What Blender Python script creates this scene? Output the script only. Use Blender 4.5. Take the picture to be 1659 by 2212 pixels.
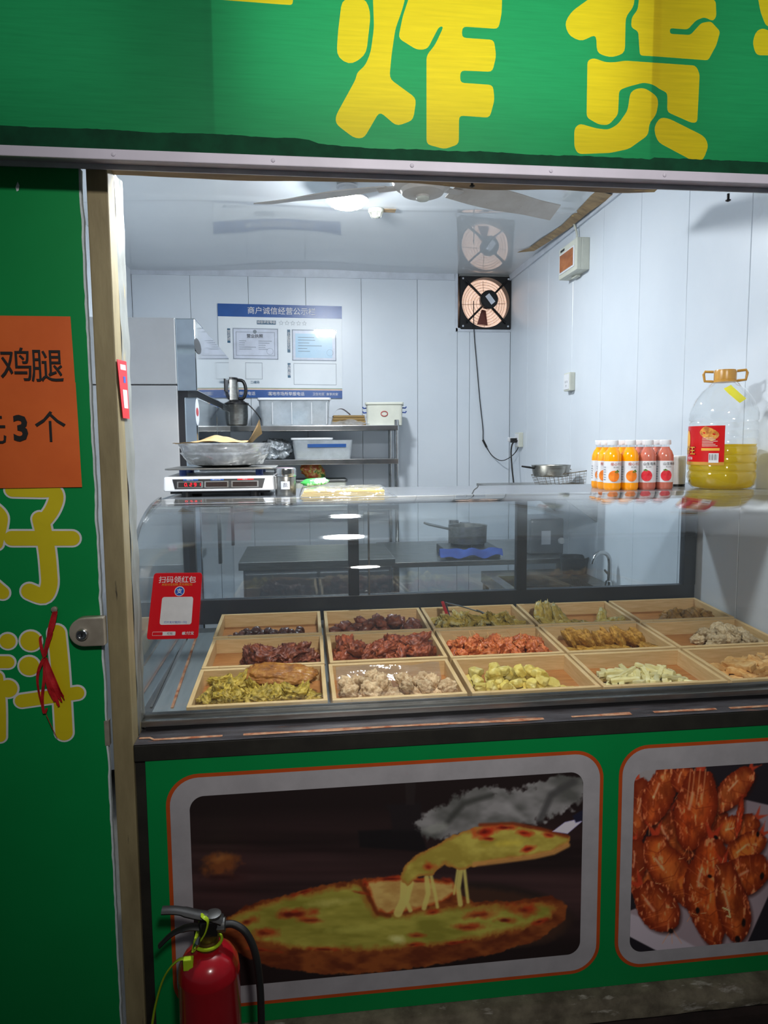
import bpy, bmesh, math, random
import numpy as np
from mathutils import Vector, Matrix, noise, geometry

for o in list(bpy.data.objects):
    bpy.data.objects.remove(o)
SC = bpy.context.scene
COL = SC.collection
PI = math.pi

# ------------------------------------------------------------------ camera
F_PX, W_PX, H_PX = 1500.0, 1659.0, 2212.0
YAW, PITCH, ROLL = math.radians(6.5578), math.radians(-5.5771), math.radians(-0.4706)
CAM = Vector((0, -1.57, 1.5))
_f = Vector((math.sin(YAW) * math.cos(PITCH), math.cos(YAW) * math.cos(PITCH), math.sin(PITCH)))
_r0 = Vector((math.cos(YAW), -math.sin(YAW), 0))
_u0 = _r0.cross(_f)
_r = _r0 * math.cos(ROLL) + _u0 * math.sin(ROLL)
_u = _u0 * math.cos(ROLL) - _r0 * math.sin(ROLL)
cd = bpy.data.cameras.new('camera')
cam = bpy.data.objects.new('camera', cd)
COL.objects.link(cam)
cam.matrix_world = Matrix(((_r.x, _u.x, -_f.x, CAM.x), (_r.y, _u.y, -_f.y, CAM.y), (_r.z, _u.z, -_f.z, CAM.z), (0, 0, 0, 1)))
cd.sensor_fit = 'VERTICAL'
cd.sensor_height = 36.0
cd.lens = 36.0 * F_PX / H_PX
cd.clip_start = 0.02
SC.camera = cam


def U(px, py, ax, val):
    """photo pixel -> world point on the plane axis = val"""
    d = _f + _r * ((px - W_PX / 2) / F_PX) - _u * ((py - H_PX / 2) / F_PX)
    i = 'XYZ'.index(ax)
    t = (val - CAM[i]) / d[i]
    return CAM + d * t


# ------------------------------------------------------------------ light and exposure
SC.view_settings.view_transform = 'Standard'
SC.view_settings.look = 'None'
SC.view_settings.exposure = 0.0
SC.view_settings.gamma = 1.0
SC.view_settings.use_curve_mapping = False
world = bpy.data.worlds.new('world')
SC.world = world
world.use_nodes = True
world.node_tree.nodes['Background'].inputs[0].default_value = (0.62, 0.70, 0.78, 1)
world.node_tree.nodes['Background'].inputs[1].default_value = 0.09

LAMP_IN = 110.0        # ceiling bulb
LAMP_ADDED = 54.0     # unseen bulb added behind the sign to light the food
LAMP_AISLE = 9.0     # round downlight over the aisle
LAMP_SIGN = 1.08       # tube inside the light box


def light(name, kind, loc, power, color=(1, 1, 1), size=0.1, rot=(0, 0, 0), shape=None, sy=None):
    d = bpy.data.lights.new(name, kind)
    d.energy = power
    d.color = color
    if kind == 'AREA':
        d.size = size
        if shape:
            d.shape = shape
        if sy:
            d.size_y = sy
    elif kind == 'POINT':
        d.shadow_soft_size = size
    o = bpy.data.objects.new(name, d)
    o.location = loc
    o.rotation_euler = rot
    COL.objects.link(o)
    return o


# ------------------------------------------------------------------ materials
def lin(c):
    def f(v):
        v = v / 255.0
        return v / 12.92 if v <= 0.04045 else ((v + 0.055) / 1.055) ** 2.4
    return (f(c[0]), f(c[1]), f(c[2]), 1.0)


class NT:
    def __init__(s, name):
        s.m = bpy.data.materials.new(name)
        s.m.use_nodes = True
        s.t = s.m.node_tree
        s.b = s.t.nodes['Principled BSDF']
        s.out = s.t.nodes['Material Output']

    def n(s, typ, **kw):
        nd = s.t.nodes.new(typ)
        for k, v in kw.items():
            setattr(nd, k, v)
        return nd

    def l(s, a, b):
        s.t.links.new(a, b)


def ramp(nt, src, stops):
    r = nt.n('ShaderNodeValToRGB')
    els = r.color_ramp.elements
    while len(els) < len(stops):
        els.new(0.5)
    for e, (p, c) in zip(els, stops):
        e.position = p
        e.color = c
    nt.l(src, r.inputs[0])
    return r.outputs[0]


def tex(nt, scale=10, detail=4, stretch=(1, 1, 1), kind='noise', rough=0.6):
    tc = nt.n('ShaderNodeTexCoord')
    mp = nt.n('ShaderNodeMapping')
    mp.inputs['Scale'].default_value = stretch
    nt.l(tc.outputs['Object'], mp.inputs[0])
    if kind == 'noise':
        t = nt.n('ShaderNodeTexNoise')
        t.inputs['Scale'].default_value = scale
        t.inputs['Detail'].default_value = detail
        t.inputs['Roughness'].default_value = rough
        nt.l(mp.outputs[0], t.inputs['Vector'])
        return t.outputs['Fac']
    t = nt.n('ShaderNodeTexVoronoi')
    t.inputs['Scale'].default_value = scale
    nt.l(mp.outputs[0], t.inputs['Vector'])
    return t.outputs['Distance']


def bump(nt, src, strength=0.3, dist=0.002):
    b = nt.n('ShaderNodeBump')
    b.inputs['Strength'].default_value = strength
    b.inputs['Distance'].default_value = dist
    nt.l(src, b.inputs['Height'])
    nt.l(b.outputs[0], nt.b.inputs['Normal'])


MATS = {}


def pm(name, rgb, rough=0.5, metal=0.0, rgb2=None, scale=12, stretch=(1, 1, 1), lo=0.35, hi=0.65, bmp=0, bscale=60,
       bdist=0.002, emit=None, es=1.0, spec=0.5, rgb3=None, p3=(0.62, 0.72), scale3=None, stretch3=None, sss=0, coat=0, detail=5):
    """general procedural material: base colour with one or two noise-driven tones, relief, gloss"""
    nt = NT(name)
    b = nt.b
    b.inputs['Roughness'].default_value = rough
    b.inputs['Metallic'].default_value = metal
    b.inputs['Specular IOR Level'].default_value = spec
    c = lin(rgb)
    if rgb2 is None:
        k = [max(0, v * 0.93) for v in rgb]
        rgb2 = k
    col = ramp(nt, tex(nt, scale, detail, stretch), [(lo, c), (hi, lin(rgb2))])
    if rgb3 is not None:
        mx = nt.n('ShaderNodeMixRGB')
        fac = ramp(nt, tex(nt, scale3 or scale * 2.3, 6, stretch3 or stretch), [(p3[0], (0, 0, 0, 1)), (p3[1], (1, 1, 1, 1))])
        nt.l(fac, mx.inputs[0])
        nt.l(col, mx.inputs[1])
        mx.inputs[2].default_value = lin(rgb3)
        col = mx.outputs[0]
    nt.l(col, b.inputs['Base Color'])
    if bmp:
        bump(nt, tex(nt, bscale, 5, stretch), bmp, bdist)
    if emit is not None:
        b.inputs['Emission Color'].default_value = lin(emit)
        b.inputs['Emission Strength'].default_value = es
    if sss:
        b.inputs['Subsurface Weight'].default_value = sss
        b.inputs['Subsurface Radius'].default_value = (0.01, 0.006, 0.003)
    if coat:
        b.inputs['Coat Weight'].default_value = coat
        b.inputs['Coat Roughness'].default_value = 0.08
    MATS[name] = nt.m
    return nt.m


def thin_glass(name, tint=(1, 1, 1), f0=0.045, rough=0.02, film=0.0, film_rgb=(200, 210, 215), film_scale=3, trans=0.0, power=5.0, bmp=0, bscale=20):
    """thin clear sheet: mirror reflection rising at grazing angles, the rest passes straight through; film = dust on it"""
    nt = NT(name)
    nt.t.nodes.remove(nt.b)
    geo = nt.n('ShaderNodeNewGeometry')
    dot = nt.n('ShaderNodeVectorMath', operation='DOT_PRODUCT')
    nt.l(geo.outputs['Normal'], dot.inputs[0])
    nt.l(geo.outputs['Incoming'], dot.inputs[1])
    ab = nt.n('ShaderNodeMath', operation='ABSOLUTE')
    nt.l(dot.outputs['Value'], ab.inputs[0])
    om = nt.n('ShaderNodeMath', operation='SUBTRACT')
    om.inputs[0].default_value = 1.0
    nt.l(ab.outputs[0], om.inputs[1])
    pw = nt.n('ShaderNodeMath', operation='POWER')
    nt.l(om.outputs[0], pw.inputs[0])
    pw.inputs[1].default_value = power
    ma = nt.n('ShaderNodeMath', operation='MULTIPLY_ADD')
    nt.l(pw.outputs[0], ma.inputs[0])
    ma.inputs[1].default_value = 1 - f0
    ma.inputs[2].default_value = f0
    tr = nt.n('ShaderNodeBsdfTransparent')
    tr.inputs[0].default_value = (tint[0], tint[1], tint[2], 1)
    gl = nt.n('ShaderNodeBsdfGlossy')
    gl.inputs['Roughness'].default_value = rough
    gl.inputs['Color'].default_value = (1, 1, 1, 1)
    if bmp:
        bp = nt.n('ShaderNodeBump')
        bp.inputs['Strength'].default_value = bmp
        bp.inputs['Distance'].default_value = 0.004
        nt.l(tex(nt, bscale, 3), bp.inputs['Height'])
        nt.l(bp.outputs[0], gl.inputs['Normal'])
    mx = nt.n('ShaderNodeMixShader')
    nt.l(ma.outputs[0], mx.inputs[0])
    base = tr.outputs[0]
    if film:
        df = nt.n('ShaderNodeBsdfDiffuse')
        df.inputs[0].default_value = lin(film_rgb)
        tl = nt.n('ShaderNodeBsdfTranslucent')
        tl.inputs[0].default_value = lin(film_rgb)
        a0 = nt.n('ShaderNodeMixShader')
        a0.inputs[0].default_value = 0.5
        nt.l(df.outputs[0], a0.inputs[1])
        nt.l(tl.outputs[0], a0.inputs[2])
        a = nt.n('ShaderNodeMixShader')
        fac = ramp(nt, tex(nt, film_scale, 6), [(0.3, (film * 0.4,) * 3 + (1,)), (0.75, (film,) * 3 + (1,))])
        nt.l(fac, a.inputs[0])
        nt.l(base, a.inputs[1])
        nt.l(a0.outputs[0], a.inputs[2])
        base = a.outputs[0]
    nt.l(base, mx.inputs[1])
    nt.l(gl.outputs[0], mx.inputs[2])
    nt.l(mx.outputs[0], nt.out.inputs[0])
    MATS[name] = nt.m
    return nt.m


def banner(name, rgb, weave=True):
    """translucent printed flex cloth of the light box"""
    nt = NT(name)
    nt.t.nodes.remove(nt.b)
    c = lin(rgb)
    d = nt.n('ShaderNodeBsdfDiffuse')
    t = nt.n('ShaderNodeBsdfTranslucent')
    g = nt.n('ShaderNodeBsdfGlossy')
    g.inputs['Roughness'].default_value = 0.45
    col = ramp(nt, tex(nt, 60, 3, (0.15, 1, 3.0)), [(0.3, c), (0.7, tuple(v * 0.86 for v in c[:3]) + (1,))])
    nt.l(col, d.inputs[0])
    nt.l(col, t.inputs[0])
    a = nt.n('ShaderNodeMixShader')
    a.inputs[0].default_value = 0.5
    nt.l(d.outputs[0], a.inputs[1])
    nt.l(t.outputs[0], a.inputs[2])
    m = nt.n('ShaderNodeMixShader')
    m.inputs[0].default_value = 0.008
    nt.l(a.outputs[0], m.inputs[1])
    nt.l(g.outputs[0], m.inputs[2])
    nt.l(m.outputs[0], nt.out.inputs[0])
    MATS[name] = nt.m
    return nt.m


def vcol(name, rough=0.35, spec=0.4):
    """print on paper: the picture is stored as a colour attribute of the sheet"""
    nt = NT(name)
    a = nt.n('ShaderNodeVertexColor', layer_name='print')
    nt.l(a.outputs[0], nt.b.inputs['Base Color'])
    nt.b.inputs['Roughness'].default_value = rough
    nt.b.inputs['Specular IOR Level'].default_value = spec
    MATS[name] = nt.m
    return nt.m


# ------------------------------------------------------------------ mesh helpers
class G:
    def __init__(s):
        s.v = []
        s.f = []

    def add(s, vs, fs):
        n = len(s.v)
        s.v += [tuple(v) for v in vs]
        s.f += [tuple(i + n for i in f) for f in fs]
        return s

    def box(s, x0, x1, y0, y1, z0, z1):
        return s.add([(x0, y0, z0), (x1, y0, z0), (x1, y1, z0), (x0, y1, z0), (x0, y0, z1), (x1, y0, z1), (x1, y1, z1), (x0, y1, z1)],
                     [(0, 3, 2, 1), (4, 5, 6, 7), (0, 1, 5, 4), (1, 2, 6, 5), (2, 3, 7, 6), (3, 0, 4, 7)])

    def hexa(s, p):      # 8 corners: bottom 4, top 4
        return s.add(p, [(0, 3, 2, 1), (4, 5, 6, 7), (0, 1, 5, 4), (1, 2, 6, 5), (2, 3, 7, 6), (3, 0, 4, 7)])

    def lathe(s, prof, seg=24, c=(0, 0, 0), axis='Z', cap=True, wob=None):
        vs, fs = [], []
        for i, (r, z) in enumerate(prof):
            for k in range(seg):
                a = 2 * PI * k / seg
                rr = r if wob is None else r * wob(a, z)
                p = (rr * math.cos(a), rr * math.sin(a), z)
                if axis == 'X':
                    p = (p[2], p[0], p[1])
                elif axis == 'Y':
                    p = (p[0], p[2], p[1])
                vs.append((p[0] + c[0], p[1] + c[1], p[2] + c[2]))
        for i in range(len(prof) - 1):
            for k in range(seg):
                k2 = (k + 1) % seg
                fs.append((i * seg + k, i * seg + k2, (i + 1) * seg + k2, (i + 1) * seg + k))
        if cap:
            fs.append(tuple(range(seg))[::-1])
            fs.append(tuple((len(prof) - 1) * seg + k for k in range(seg)))
        return s.add(vs, fs)

    def cyl(s, c, r, h, axis='Z', seg=20, r2=None):
        return s.lathe([(r, 0), (r if r2 is None else r2, h)], seg, c, axis)

    def tube(s, pts, r, seg=8, closed=False, flat=None):
        pts = [Vector(p) for p in pts]
        n = len(pts)
        rs = r if isinstance(r, (list, tuple)) else [r] * n
        vs, fs = [], []
        up = Vector((0, 0, 1))
        prev = None
        for i, p in enumerate(pts):
            a = pts[(i - 1) % n] if (closed or i > 0) else p
            b = pts[(i + 1) % n] if (closed or i < n - 1) else p
            t = (b - a)
            t = t.normalized() if t.length > 1e-9 else Vector((0, 1, 0))
            if prev is None:
                x = t.cross(up)
                if x.length < 1e-3:
                    x = t.cross(Vector((1, 0, 0)))
            else:
                x = prev - t * prev.dot(t)
            x.normalize()
            prev = x
            y = t.cross(x)
            for k in range(seg):
                an = 2 * PI * k / seg
                q = p + x * (rs[i] * math.cos(an)) + y * (rs[i] * math.sin(an) * (flat or 1))
                vs.append(q)
        m = n if closed else n - 1
        for i in range(m):
            j = (i + 1) % n
            for k in range(seg):
                k2 = (k + 1) % seg
                fs.append((i * seg + k, i * seg + k2, j * seg + k2, j * seg + k))
        if not closed:
            fs.append(tuple(range(seg))[::-1])
            fs.append(tuple((n - 1) * seg + k for k in range(seg)))
        return s.add(vs, fs)

    def prism(s, pts, fn, t):
        """2d outline -> slab; fn(a, b, c) maps outline coordinates and depth to a point"""
        n = len(pts)
        vs = [fn(a, b, 0) for a, b in pts] + [fn(a, b, t) for a, b in pts]
        fs = []
        tri = geometry.tessellate_polygon([[Vector((a, b, 0)) for a, b in pts]])
        for q in tri:
            fs.append(tuple(q))
            fs.append(tuple(i + n for i in q)[::-1])
        for i in range(n):
            j = (i + 1) % n
            fs.append((i, j, j + n, i + n))
        return s.add(vs, fs)

    def grid(s, fn, nu, nv):
        vs = [fn(i / nu, j / nv) for j in range(nv + 1) for i in range(nu + 1)]
        fs = [(j * (nu + 1) + i, j * (nu + 1) + i + 1, (j + 1) * (nu + 1) + i + 1, (j + 1) * (nu + 1) + i) for j in range(nv) for i in range(nu)]
        return s.add(vs, fs)

    def sweep(s, prof, x0, x1, t):
        """open profile [(y, z)] with thickness t, extruded along X"""
        n = len(prof)
        off = []
        for i in range(n):
            a = Vector(prof[max(0, i - 1)])
            b = Vector(prof[min(n - 1, i + 1)])
            d = (b - a).normalized()
            off.append((prof[i][0] - d.y * t, prof[i][1] + d.x * t))
        vs = []
        for x in (x0, x1):
            vs += [(x, p[0], p[1]) for p in prof] + [(x, p[0], p[1]) for p in off]
        m = 2 * n
        fs = []
        for i in range(n - 1):
            fs.append((i, i + 1, m + i + 1, m + i))
            fs.append((n + i, m + n + i, m + n + i + 1, n + i + 1))
            fs.append((i, n + i, n + i + 1, i + 1))
            fs.append((m + i, m + i + 1, m + n + i + 1, m + n + i))
        fs.append((0, m, m + n, n))
        fs.append((n - 1, 2 * n - 1, m + 2 * n - 1, m + n - 1))
        return s.add(vs, fs)

    def mesh(s, name, bevel=0, seg=2, smooth=False, recalc=True, ang=35):
        me = bpy.data.meshes.new(name)
        me.from_pydata([tuple(v) for v in s.v], [], s.f)
        if bevel or recalc:
            bm = bmesh.new()
            bm.from_mesh(me)
            if recalc:
                bmesh.ops.recalc_face_normals(bm, faces=bm.faces)
            if bevel:
                es = [e for e in bm.edges if len(e.link_faces) == 2 and e.calc_face_angle(0) > math.radians(ang)]
                bmesh.ops.bevel(bm, geom=es, offset=bevel, segments=seg, affect='EDGES', profile=0.6)
            bm.to_mesh(me)
            bm.free()
        if smooth:
            me.polygons.foreach_set('use_smooth', [True] * len(me.polygons))
            me.set_sharp_from_angle(angle=math.radians(smooth if smooth is not True else 40))
        return me

    def build(s, name, mat, parent=None, bevel=0, seg=2, smooth=False, loc=None, rot=None, recalc=True, label=None):
        me = s.mesh(name, bevel, seg, smooth, recalc)
        return link(name, me, mat, parent, loc, rot, label)


def link(name, me, mat, parent=None, loc=None, rot=None, label=None):
    o = bpy.data.objects.new(name, me)
    COL.objects.link(o)
    if mat is not None and not me.materials:
        me.materials.append(MATS[mat] if isinstance(mat, str) else mat)
    if parent is not None:
        o.parent = parent
    if loc is not None:
        o.location = loc
    if rot is not None:
        o.rotation_euler = rot
    if label:
        o['label'] = label
    return o


def tag(o, label, cat, group=None, kind=None):
    o['label'] = label
    o['category'] = cat
    if group:
        o['group'] = group
    if kind:
        o['kind'] = kind
    return o


def thing(name, label, cat, loc=(0, 0, 0), rot=(0, 0, 0), group=None, kind=None):
    o = bpy.data.objects.new(name, None)
    COL.objects.link(o)
    o.location = loc
    o.rotation_euler = rot
    o.empty_display_size = 0.05
    return tag(o, label, cat, group, kind)


def dup(root, loc=None, rot=None, label=None, group=None):
    r = root.copy()
    COL.objects.link(r)
    if loc is not None:
        r.location = loc
    if rot is not None:
        r.rotation_euler = rot
    if label:
        r['label'] = label
    if group:
        r['group'] = group
    for ch in list(root.children):
        c = ch.copy()
        COL.objects.link(c)
        c.parent = r
        for g in list(ch.children):
            d = g.copy()
            COL.objects.link(d)
            d.parent = c
    return r


def cat(pts, n=6, closed=False):
    """Catmull-Rom smoothing of a point list"""
    pts = [Vector(p) for p in pts]
    m = len(pts)
    out = []
    rng = m if closed else m - 1
    for i in range(rng):
        p0 = pts[(i - 1) % m] if closed or i > 0 else pts[0]
        p1 = pts[i]
        p2 = pts[(i + 1) % m]
        p3 = pts[(i + 2) % m] if closed or i < m - 2 else pts[-1]
        for k in range(n):
            t = k / n
            out.append(0.5 * ((2 * p1) + (p2 - p0) * t + (2 * p0 - 5 * p1 + 4 * p2 - p3) * t * t + (3 * p1 - p0 - 3 * p2 + p3) * t ** 3))
    if not closed:
        out.append(pts[-1])
    return out


def rrect(x0, x1, y0, y1, r, n=6):
    out = []
    for cx, cy, a0 in ((x1 - r, y1 - r, 0), (x0 + r, y1 - r, 90), (x0 + r, y0 + r, 180), (x1 - r, y0 + r, 270)):
        for k in range(n + 1):
            a = math.radians(a0 + 90 * k / n)
            out.append((cx + r * math.cos(a), cy + r * math.sin(a)))
    return out


def rpoly(pts, r, n=3):
    """cut the corners of an outline round"""
    out = []
    m = len(pts)
    for i in range(m):
        p = Vector(pts[i]).to_2d()
        a = Vector(pts[i - 1]).to_2d() - p
        b = Vector(pts[(i + 1) % m]).to_2d() - p
        ra = min(r, a.length * 0.45)
        rb = min(r, b.length * 0.45)
        s, e = p + a.normalized() * ra, p + b.normalized() * rb
        for k in range(n + 1):
            t = k / n
            q = s * (1 - t) ** 2 + p * 2 * t * (1 - t) + e * t * t
            out.append((q.x, q.y))
    return out


def XZ(y0, sgn=-1):
    return lambda a, b, c: (a, y0 + sgn * c, b)


def text(body, h, mat, parent, org, right=(1, 0, 0), up=(0, 0, 1), align='CENTER', bold=0.0, vertical=False, wrap=None, sx=1.0, name='lettering', shear=0):
    if vertical:
        body = '\n'.join(body)
    cu = bpy.data.curves.new(name, 'FONT')
    cu.body = body
    cu.size = h
    cu.align_x = align
    cu.align_y = 'CENTER'
    cu.offset = bold * h
    cu.resolution_u = 2
    cu.shear = shear
    if vertical:
        cu.space_line = 0.82
    t = bpy.data.objects.new(name, cu)
    COL.objects.link(t)
    bpy.context.view_layer.update()
    me = bpy.data.meshes.new_from_object(t)
    bpy.data.objects.remove(t)
    bpy.data.curves.remove(cu)
    right, up, org = Vector(right), Vector(up), Vector(org)
    for v in me.vertices:
        x, y = v.co.x * sx, v.co.y
        v.co = wrap(x, y) if wrap else org + right * x + up * y
    me.materials.clear()
    return link(name, me, mat, parent)


rnd = random.Random(7)

# ------------------------------------------------------------------ palette
pm('wall_pvc', (213, 220, 227), 0.32, rgb2=(207, 215, 223), scale=2, rgb3=(202, 208, 214), p3=(0.68, 0.8), scale3=5)
pm('wall_core', (150, 152, 150), 0.8)
pm('ceiling_film', (220, 225, 228), 0.035, rgb2=(214, 220, 224), scale=1.5, spec=0.7)
pm('white_trim', (205, 212, 222), 0.4)
pm('floor_tile', (120, 118, 112), 0.35, rgb2=(98, 96, 92), scale=4)
pm('ground', (62, 48, 44), 0.8, rgb2=(40, 32, 30), scale=9, bmp=0.5, bscale=30)
pm('ledge', (128, 120, 100), 0.85, rgb2=(84, 76, 62), scale=14, rgb3=(168, 162, 150), p3=(0.58, 0.64), scale3=9, stretch3=(1, 3, 3), bmp=0.7, bscale=35, bdist=0.006)
pm('khaki', (152, 139, 103), 0.55, rgb2=(124, 111, 80), scale=5, stretch=(3, 3, 0.7), rgb3=(52, 46, 36), p3=(0.66, 0.74), scale3=22, stretch3=(4, 4, 0.4), bmp=0.25, bscale=40)
pm('jamb', (142, 146, 143), 0.4, rgb2=(122, 124, 118), scale=14, stretch=(1, 1, 0.5), rgb3=(172, 158, 116), p3=(0.6, 0.66), scale3=10, stretch3=(2, 2, 0.4), bmp=0.4, bscale=25, bdist=0.004)
pm('door_green', (4, 140, 70), 0.42, rgb2=(4, 134, 66), scale=3, spec=0.3)
pm('lock_steel', (172, 163, 148), 0.38, 0.35, rgb2=(150, 141, 126), scale=20, rgb3=(110, 96, 74), p3=(0.66, 0.74), scale3=30)
pm('foam_edge', (214, 222, 224), 0.6, rgb2=(190, 200, 204), scale=30, bmp=0.6, bscale=60)
pm('print_yellow', (214, 196, 28), 0.38, rgb2=(204, 186, 24), scale=6)
pm('print_white', (222, 222, 224), 0.4)
pm('border_white', (178, 174, 178), 0.45)
pm('orange_paper', (226, 104, 34), 0.6, rgb2=(214, 94, 28), scale=5, bmp=0.15, bscale=6, bdist=0.01)
pm('ink', (26, 24, 24), 0.5)
pm('red_plastic', (190, 26, 32), 0.3, rgb2=(150, 12, 20), scale=20)
pm('red_strap', (200, 40, 44), 0.3, rgb2=(150, 20, 26), scale=30)
pm('steel', (176, 176, 172), 0.32, 1.0, rgb2=(150, 148, 142), scale=9, stretch=(1, 8, 8))
pm('steel_bright', (205, 206, 206), 0.18, 1.0, rgb2=(180, 180, 178), scale=12)
pm('steel_mirror', (196, 205, 210), 0.06, 1.0, rgb2=(188, 198, 204), scale=3)
pm('steel_dull', (128, 130, 130), 0.42, 0.9, rgb2=(104, 104, 102), scale=7, rgb3=(84, 74, 62), p3=(0.62, 0.75), scale3=20)
pm('steel_sheet', (158, 160, 162), 0.36, 0.85, rgb2=(140, 143, 147), scale=3, rgb3=(120, 122, 124), p3=(0.66, 0.8), scale3=12)
pm('sill', (96, 94, 98), 0.4, 0.5, rgb2=(68, 64, 66), scale=8, stretch=(1, 4, 4), rgb3=(134, 92, 72), p3=(0.63, 0.69), scale3=16, stretch3=(0.4, 3, 3), bmp=0.3, bscale=50)
pm('dark_iron', (50, 48, 42), 0.6, 0.3, rgb2=(38, 36, 32), scale=12)
pm('rust', (140, 76, 44), 0.9, rgb2=(176, 140, 110), scale=40, bmp=0.8, bscale=80)
pm('black_frame', (22, 26, 34), 0.35, rgb2=(30, 34, 44), scale=5)
pm('black', (20, 20, 22), 0.4)
pm('rubber', (24, 24, 25), 0.55, rgb2=(34, 33, 32), scale=20)
pm('deck', (140, 149, 152), 0.4, 0.3, rgb2=(118, 127, 131), scale=4, stretch=(6, 0.6, 1), rgb3=(112, 92, 70), p3=(0.66, 0.74), scale3=9, stretch3=(7, 0.5, 1))
pm('case_top', (118, 122, 127), 0.25, rgb2=(106, 111, 117), scale=5, rgb3=(92, 94, 96), p3=(0.66, 0.74), scale3=13)
pm('bamboo', (226, 196, 144), 0.5, rgb2=(210, 176, 120), scale=10, stretch=(1.5, 14, 14), rgb3=(186, 142, 88), p3=(0.66, 0.8), scale3=4, stretch3=(8, 2, 1))
pm('bamboo_side', (226, 196, 144), 0.5, rgb2=(210, 176, 120), scale=10, stretch=(14, 1.5, 14), rgb3=(186, 142, 88), p3=(0.66, 0.8), scale3=4, stretch3=(2, 8, 1))
pm('bamboo_floor', (186, 128, 72), 0.35, rgb2=(164, 104, 52), scale=8, stretch=(2, 10, 1))
pm('white_plastic', (226, 228, 230), 0.35, rgb2=(216, 218, 222), scale=6)
pm('cream_plastic', (208, 210, 196), 0.45, rgb2=(196, 198, 186), scale=8)
pm('blue_print', (36, 84, 152), 0.3)
pm('teal_print', (34, 88, 118), 0.35)
pm('board_white', (222, 228, 232), 0.35, rgb2=(214, 221, 226), scale=3)
pm('paper_white', (224, 228, 238), 0.3)
pm('paper_blue', (176, 214, 234), 0.3, rgb2=(190, 220, 236), scale=5)
pm('grey_print', (128, 138, 146), 0.5)
pm('peach_print', (226, 196, 176), 0.5)
pm('red_card', (214, 22, 34), 0.3, rgb2=(206, 20, 32), scale=4)
pm('blue_logo', (28, 86, 190), 0.3)
pm('gold_print', (232, 170, 60), 0.4)
pm('orange_print', (196, 80, 28), 0.4)
pm('lcd_off', (46, 34, 30), 0.2, rgb2=(38, 30, 28), scale=60)
pm('led_red', (255, 20, 40), 0.4, emit=(255, 16, 40), es=2.2)
pm('fan_white', (196, 190, 182), 0.45, rgb2=(180, 172, 162), scale=8, rgb3=(120, 92, 66), p3=(0.7, 0.76), scale3=40)
pm('lamp_glow', (255, 255, 255), 0.4, emit=(244, 250, 255), es=14.0)
pm('fan_glow', (240, 214, 196), 0.6, rgb2=(150, 110, 90), scale=60, lo=0.45, hi=0.75, emit=(255, 214, 190), es=0.75)  # emission stands in for daylight coming through the fan opening
pm('amber', (150, 82, 30), 0.18, rgb2=(186, 112, 56), scale=9, stretch=(1, 1, 3), lo=0.4, hi=0.7)
pm('kraft', (206, 172, 120), 0.7, rgb2=(192, 156, 102), scale=8, bmp=0.4, bscale=18, bdist=0.006)
pm('yellow_paper', (214, 188, 112), 0.65, rgb2=(206, 178, 100), scale=5)
pm('green_pack', (70, 178, 84), 0.25, rgb2=(220, 232, 220), scale=26, lo=0.5, hi=0.56, rgb3=(206, 50, 40), p3=(0.66, 0.68), scale3=18)
pm('mixed_pack', (190, 96, 50), 0.25, rgb2=(206, 190, 90), scale=24, lo=0.47, hi=0.55, rgb3=(70, 130, 60), p3=(0.6, 0.63), scale3=20)
pm('orange_juice', (250, 164, 8), 0.12, rgb2=(244, 150, 6), scale=6, emit=(250, 150, 0), es=0.06, coat=0.6)  # weak emission painted in; the juice is no light source
pm('pink_juice', (196, 112, 92), 0.12, rgb2=(186, 102, 84), scale=6, coat=0.6)
pm('fruit_orange', (238, 132, 30), 0.4, rgb2=(206, 66, 22), scale=30, lo=0.4, hi=0.7)
pm('fruit_red', (206, 34, 46), 0.4, rgb2=(226, 110, 110), scale=60, lo=0.5, hi=0.68)
pm('leaf_green', (66, 120, 40), 0.5)
pm('cap_gold', (196, 146, 62), 0.3, rgb2=(182, 132, 52), scale=8)
pm('oil_label', (198, 24, 26), 0.25, rgb2=(178, 16, 20), scale=5)
pm('chicken_print', (222, 160, 60), 0.4, rgb2=(168, 96, 26), scale=60, lo=0.4, hi=0.6)
pm('yellow_tag', (236, 226, 60), 0.4)
pm('ext_red', (168, 20, 32), 0.22, rgb2=(152, 15, 27), scale=6, rgb3=(120, 70, 62), p3=(0.62, 0.8), scale3=5, coat=0.4)
pm('lime_tie', (176, 206, 40), 0.35, rgb2=(164, 194, 30), scale=20)
pm('brass', (150, 120, 66), 0.35, 0.9)
pm('blue_cloth', (44, 74, 150), 0.8, rgb2=(34, 58, 128), scale=20, bmp=0.4, bscale=30)
pm('wire', (150, 140, 122), 0.4, 0.8, rgb2=(96, 84, 68), scale=40)
pm('blue_clip', (42, 74, 150), 0.35)
pm('foil_bag', (200, 206, 210), 0.18, 0.75, rgb2=(140, 146, 152), scale=22, bmp=1.0, bscale=22, bdist=0.02)
pm('fridge_grey', (200, 202, 203), 0.42, 0.25, rgb2=(186, 188, 190), scale=2.2, rgb3=(140, 140, 141), p3=(0.7, 0.85), scale3=6)
pm('gasket', (26, 28, 34), 0.5)
pm('beige_beam', (168, 142, 104), 0.6, rgb2=(130, 108, 80), scale=7, stretch=(1, 4, 4), rgb3=(206, 178, 120), p3=(0.62, 0.68), scale3=11, stretch3=(0.6, 3, 3))
pm('alu', (206, 200, 214), 0.5, 0.0, rgb2=(192, 187, 200), scale=6)
pm('strip_green', (10, 66, 42), 0.75, rgb2=(7, 52, 33), scale=20, spec=0.15)
pm('box_white', (215, 218, 222), 0.8)
vcol('print_colours')
banner('banner_green', (42, 168, 104))
banner('banner_yellow', (246, 220, 40))
thin_glass('pane', (0.985, 0.99, 0.985), 0.05, 0.015, film=0.035, film_rgb=(190, 205, 212), film_scale=4)
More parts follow.
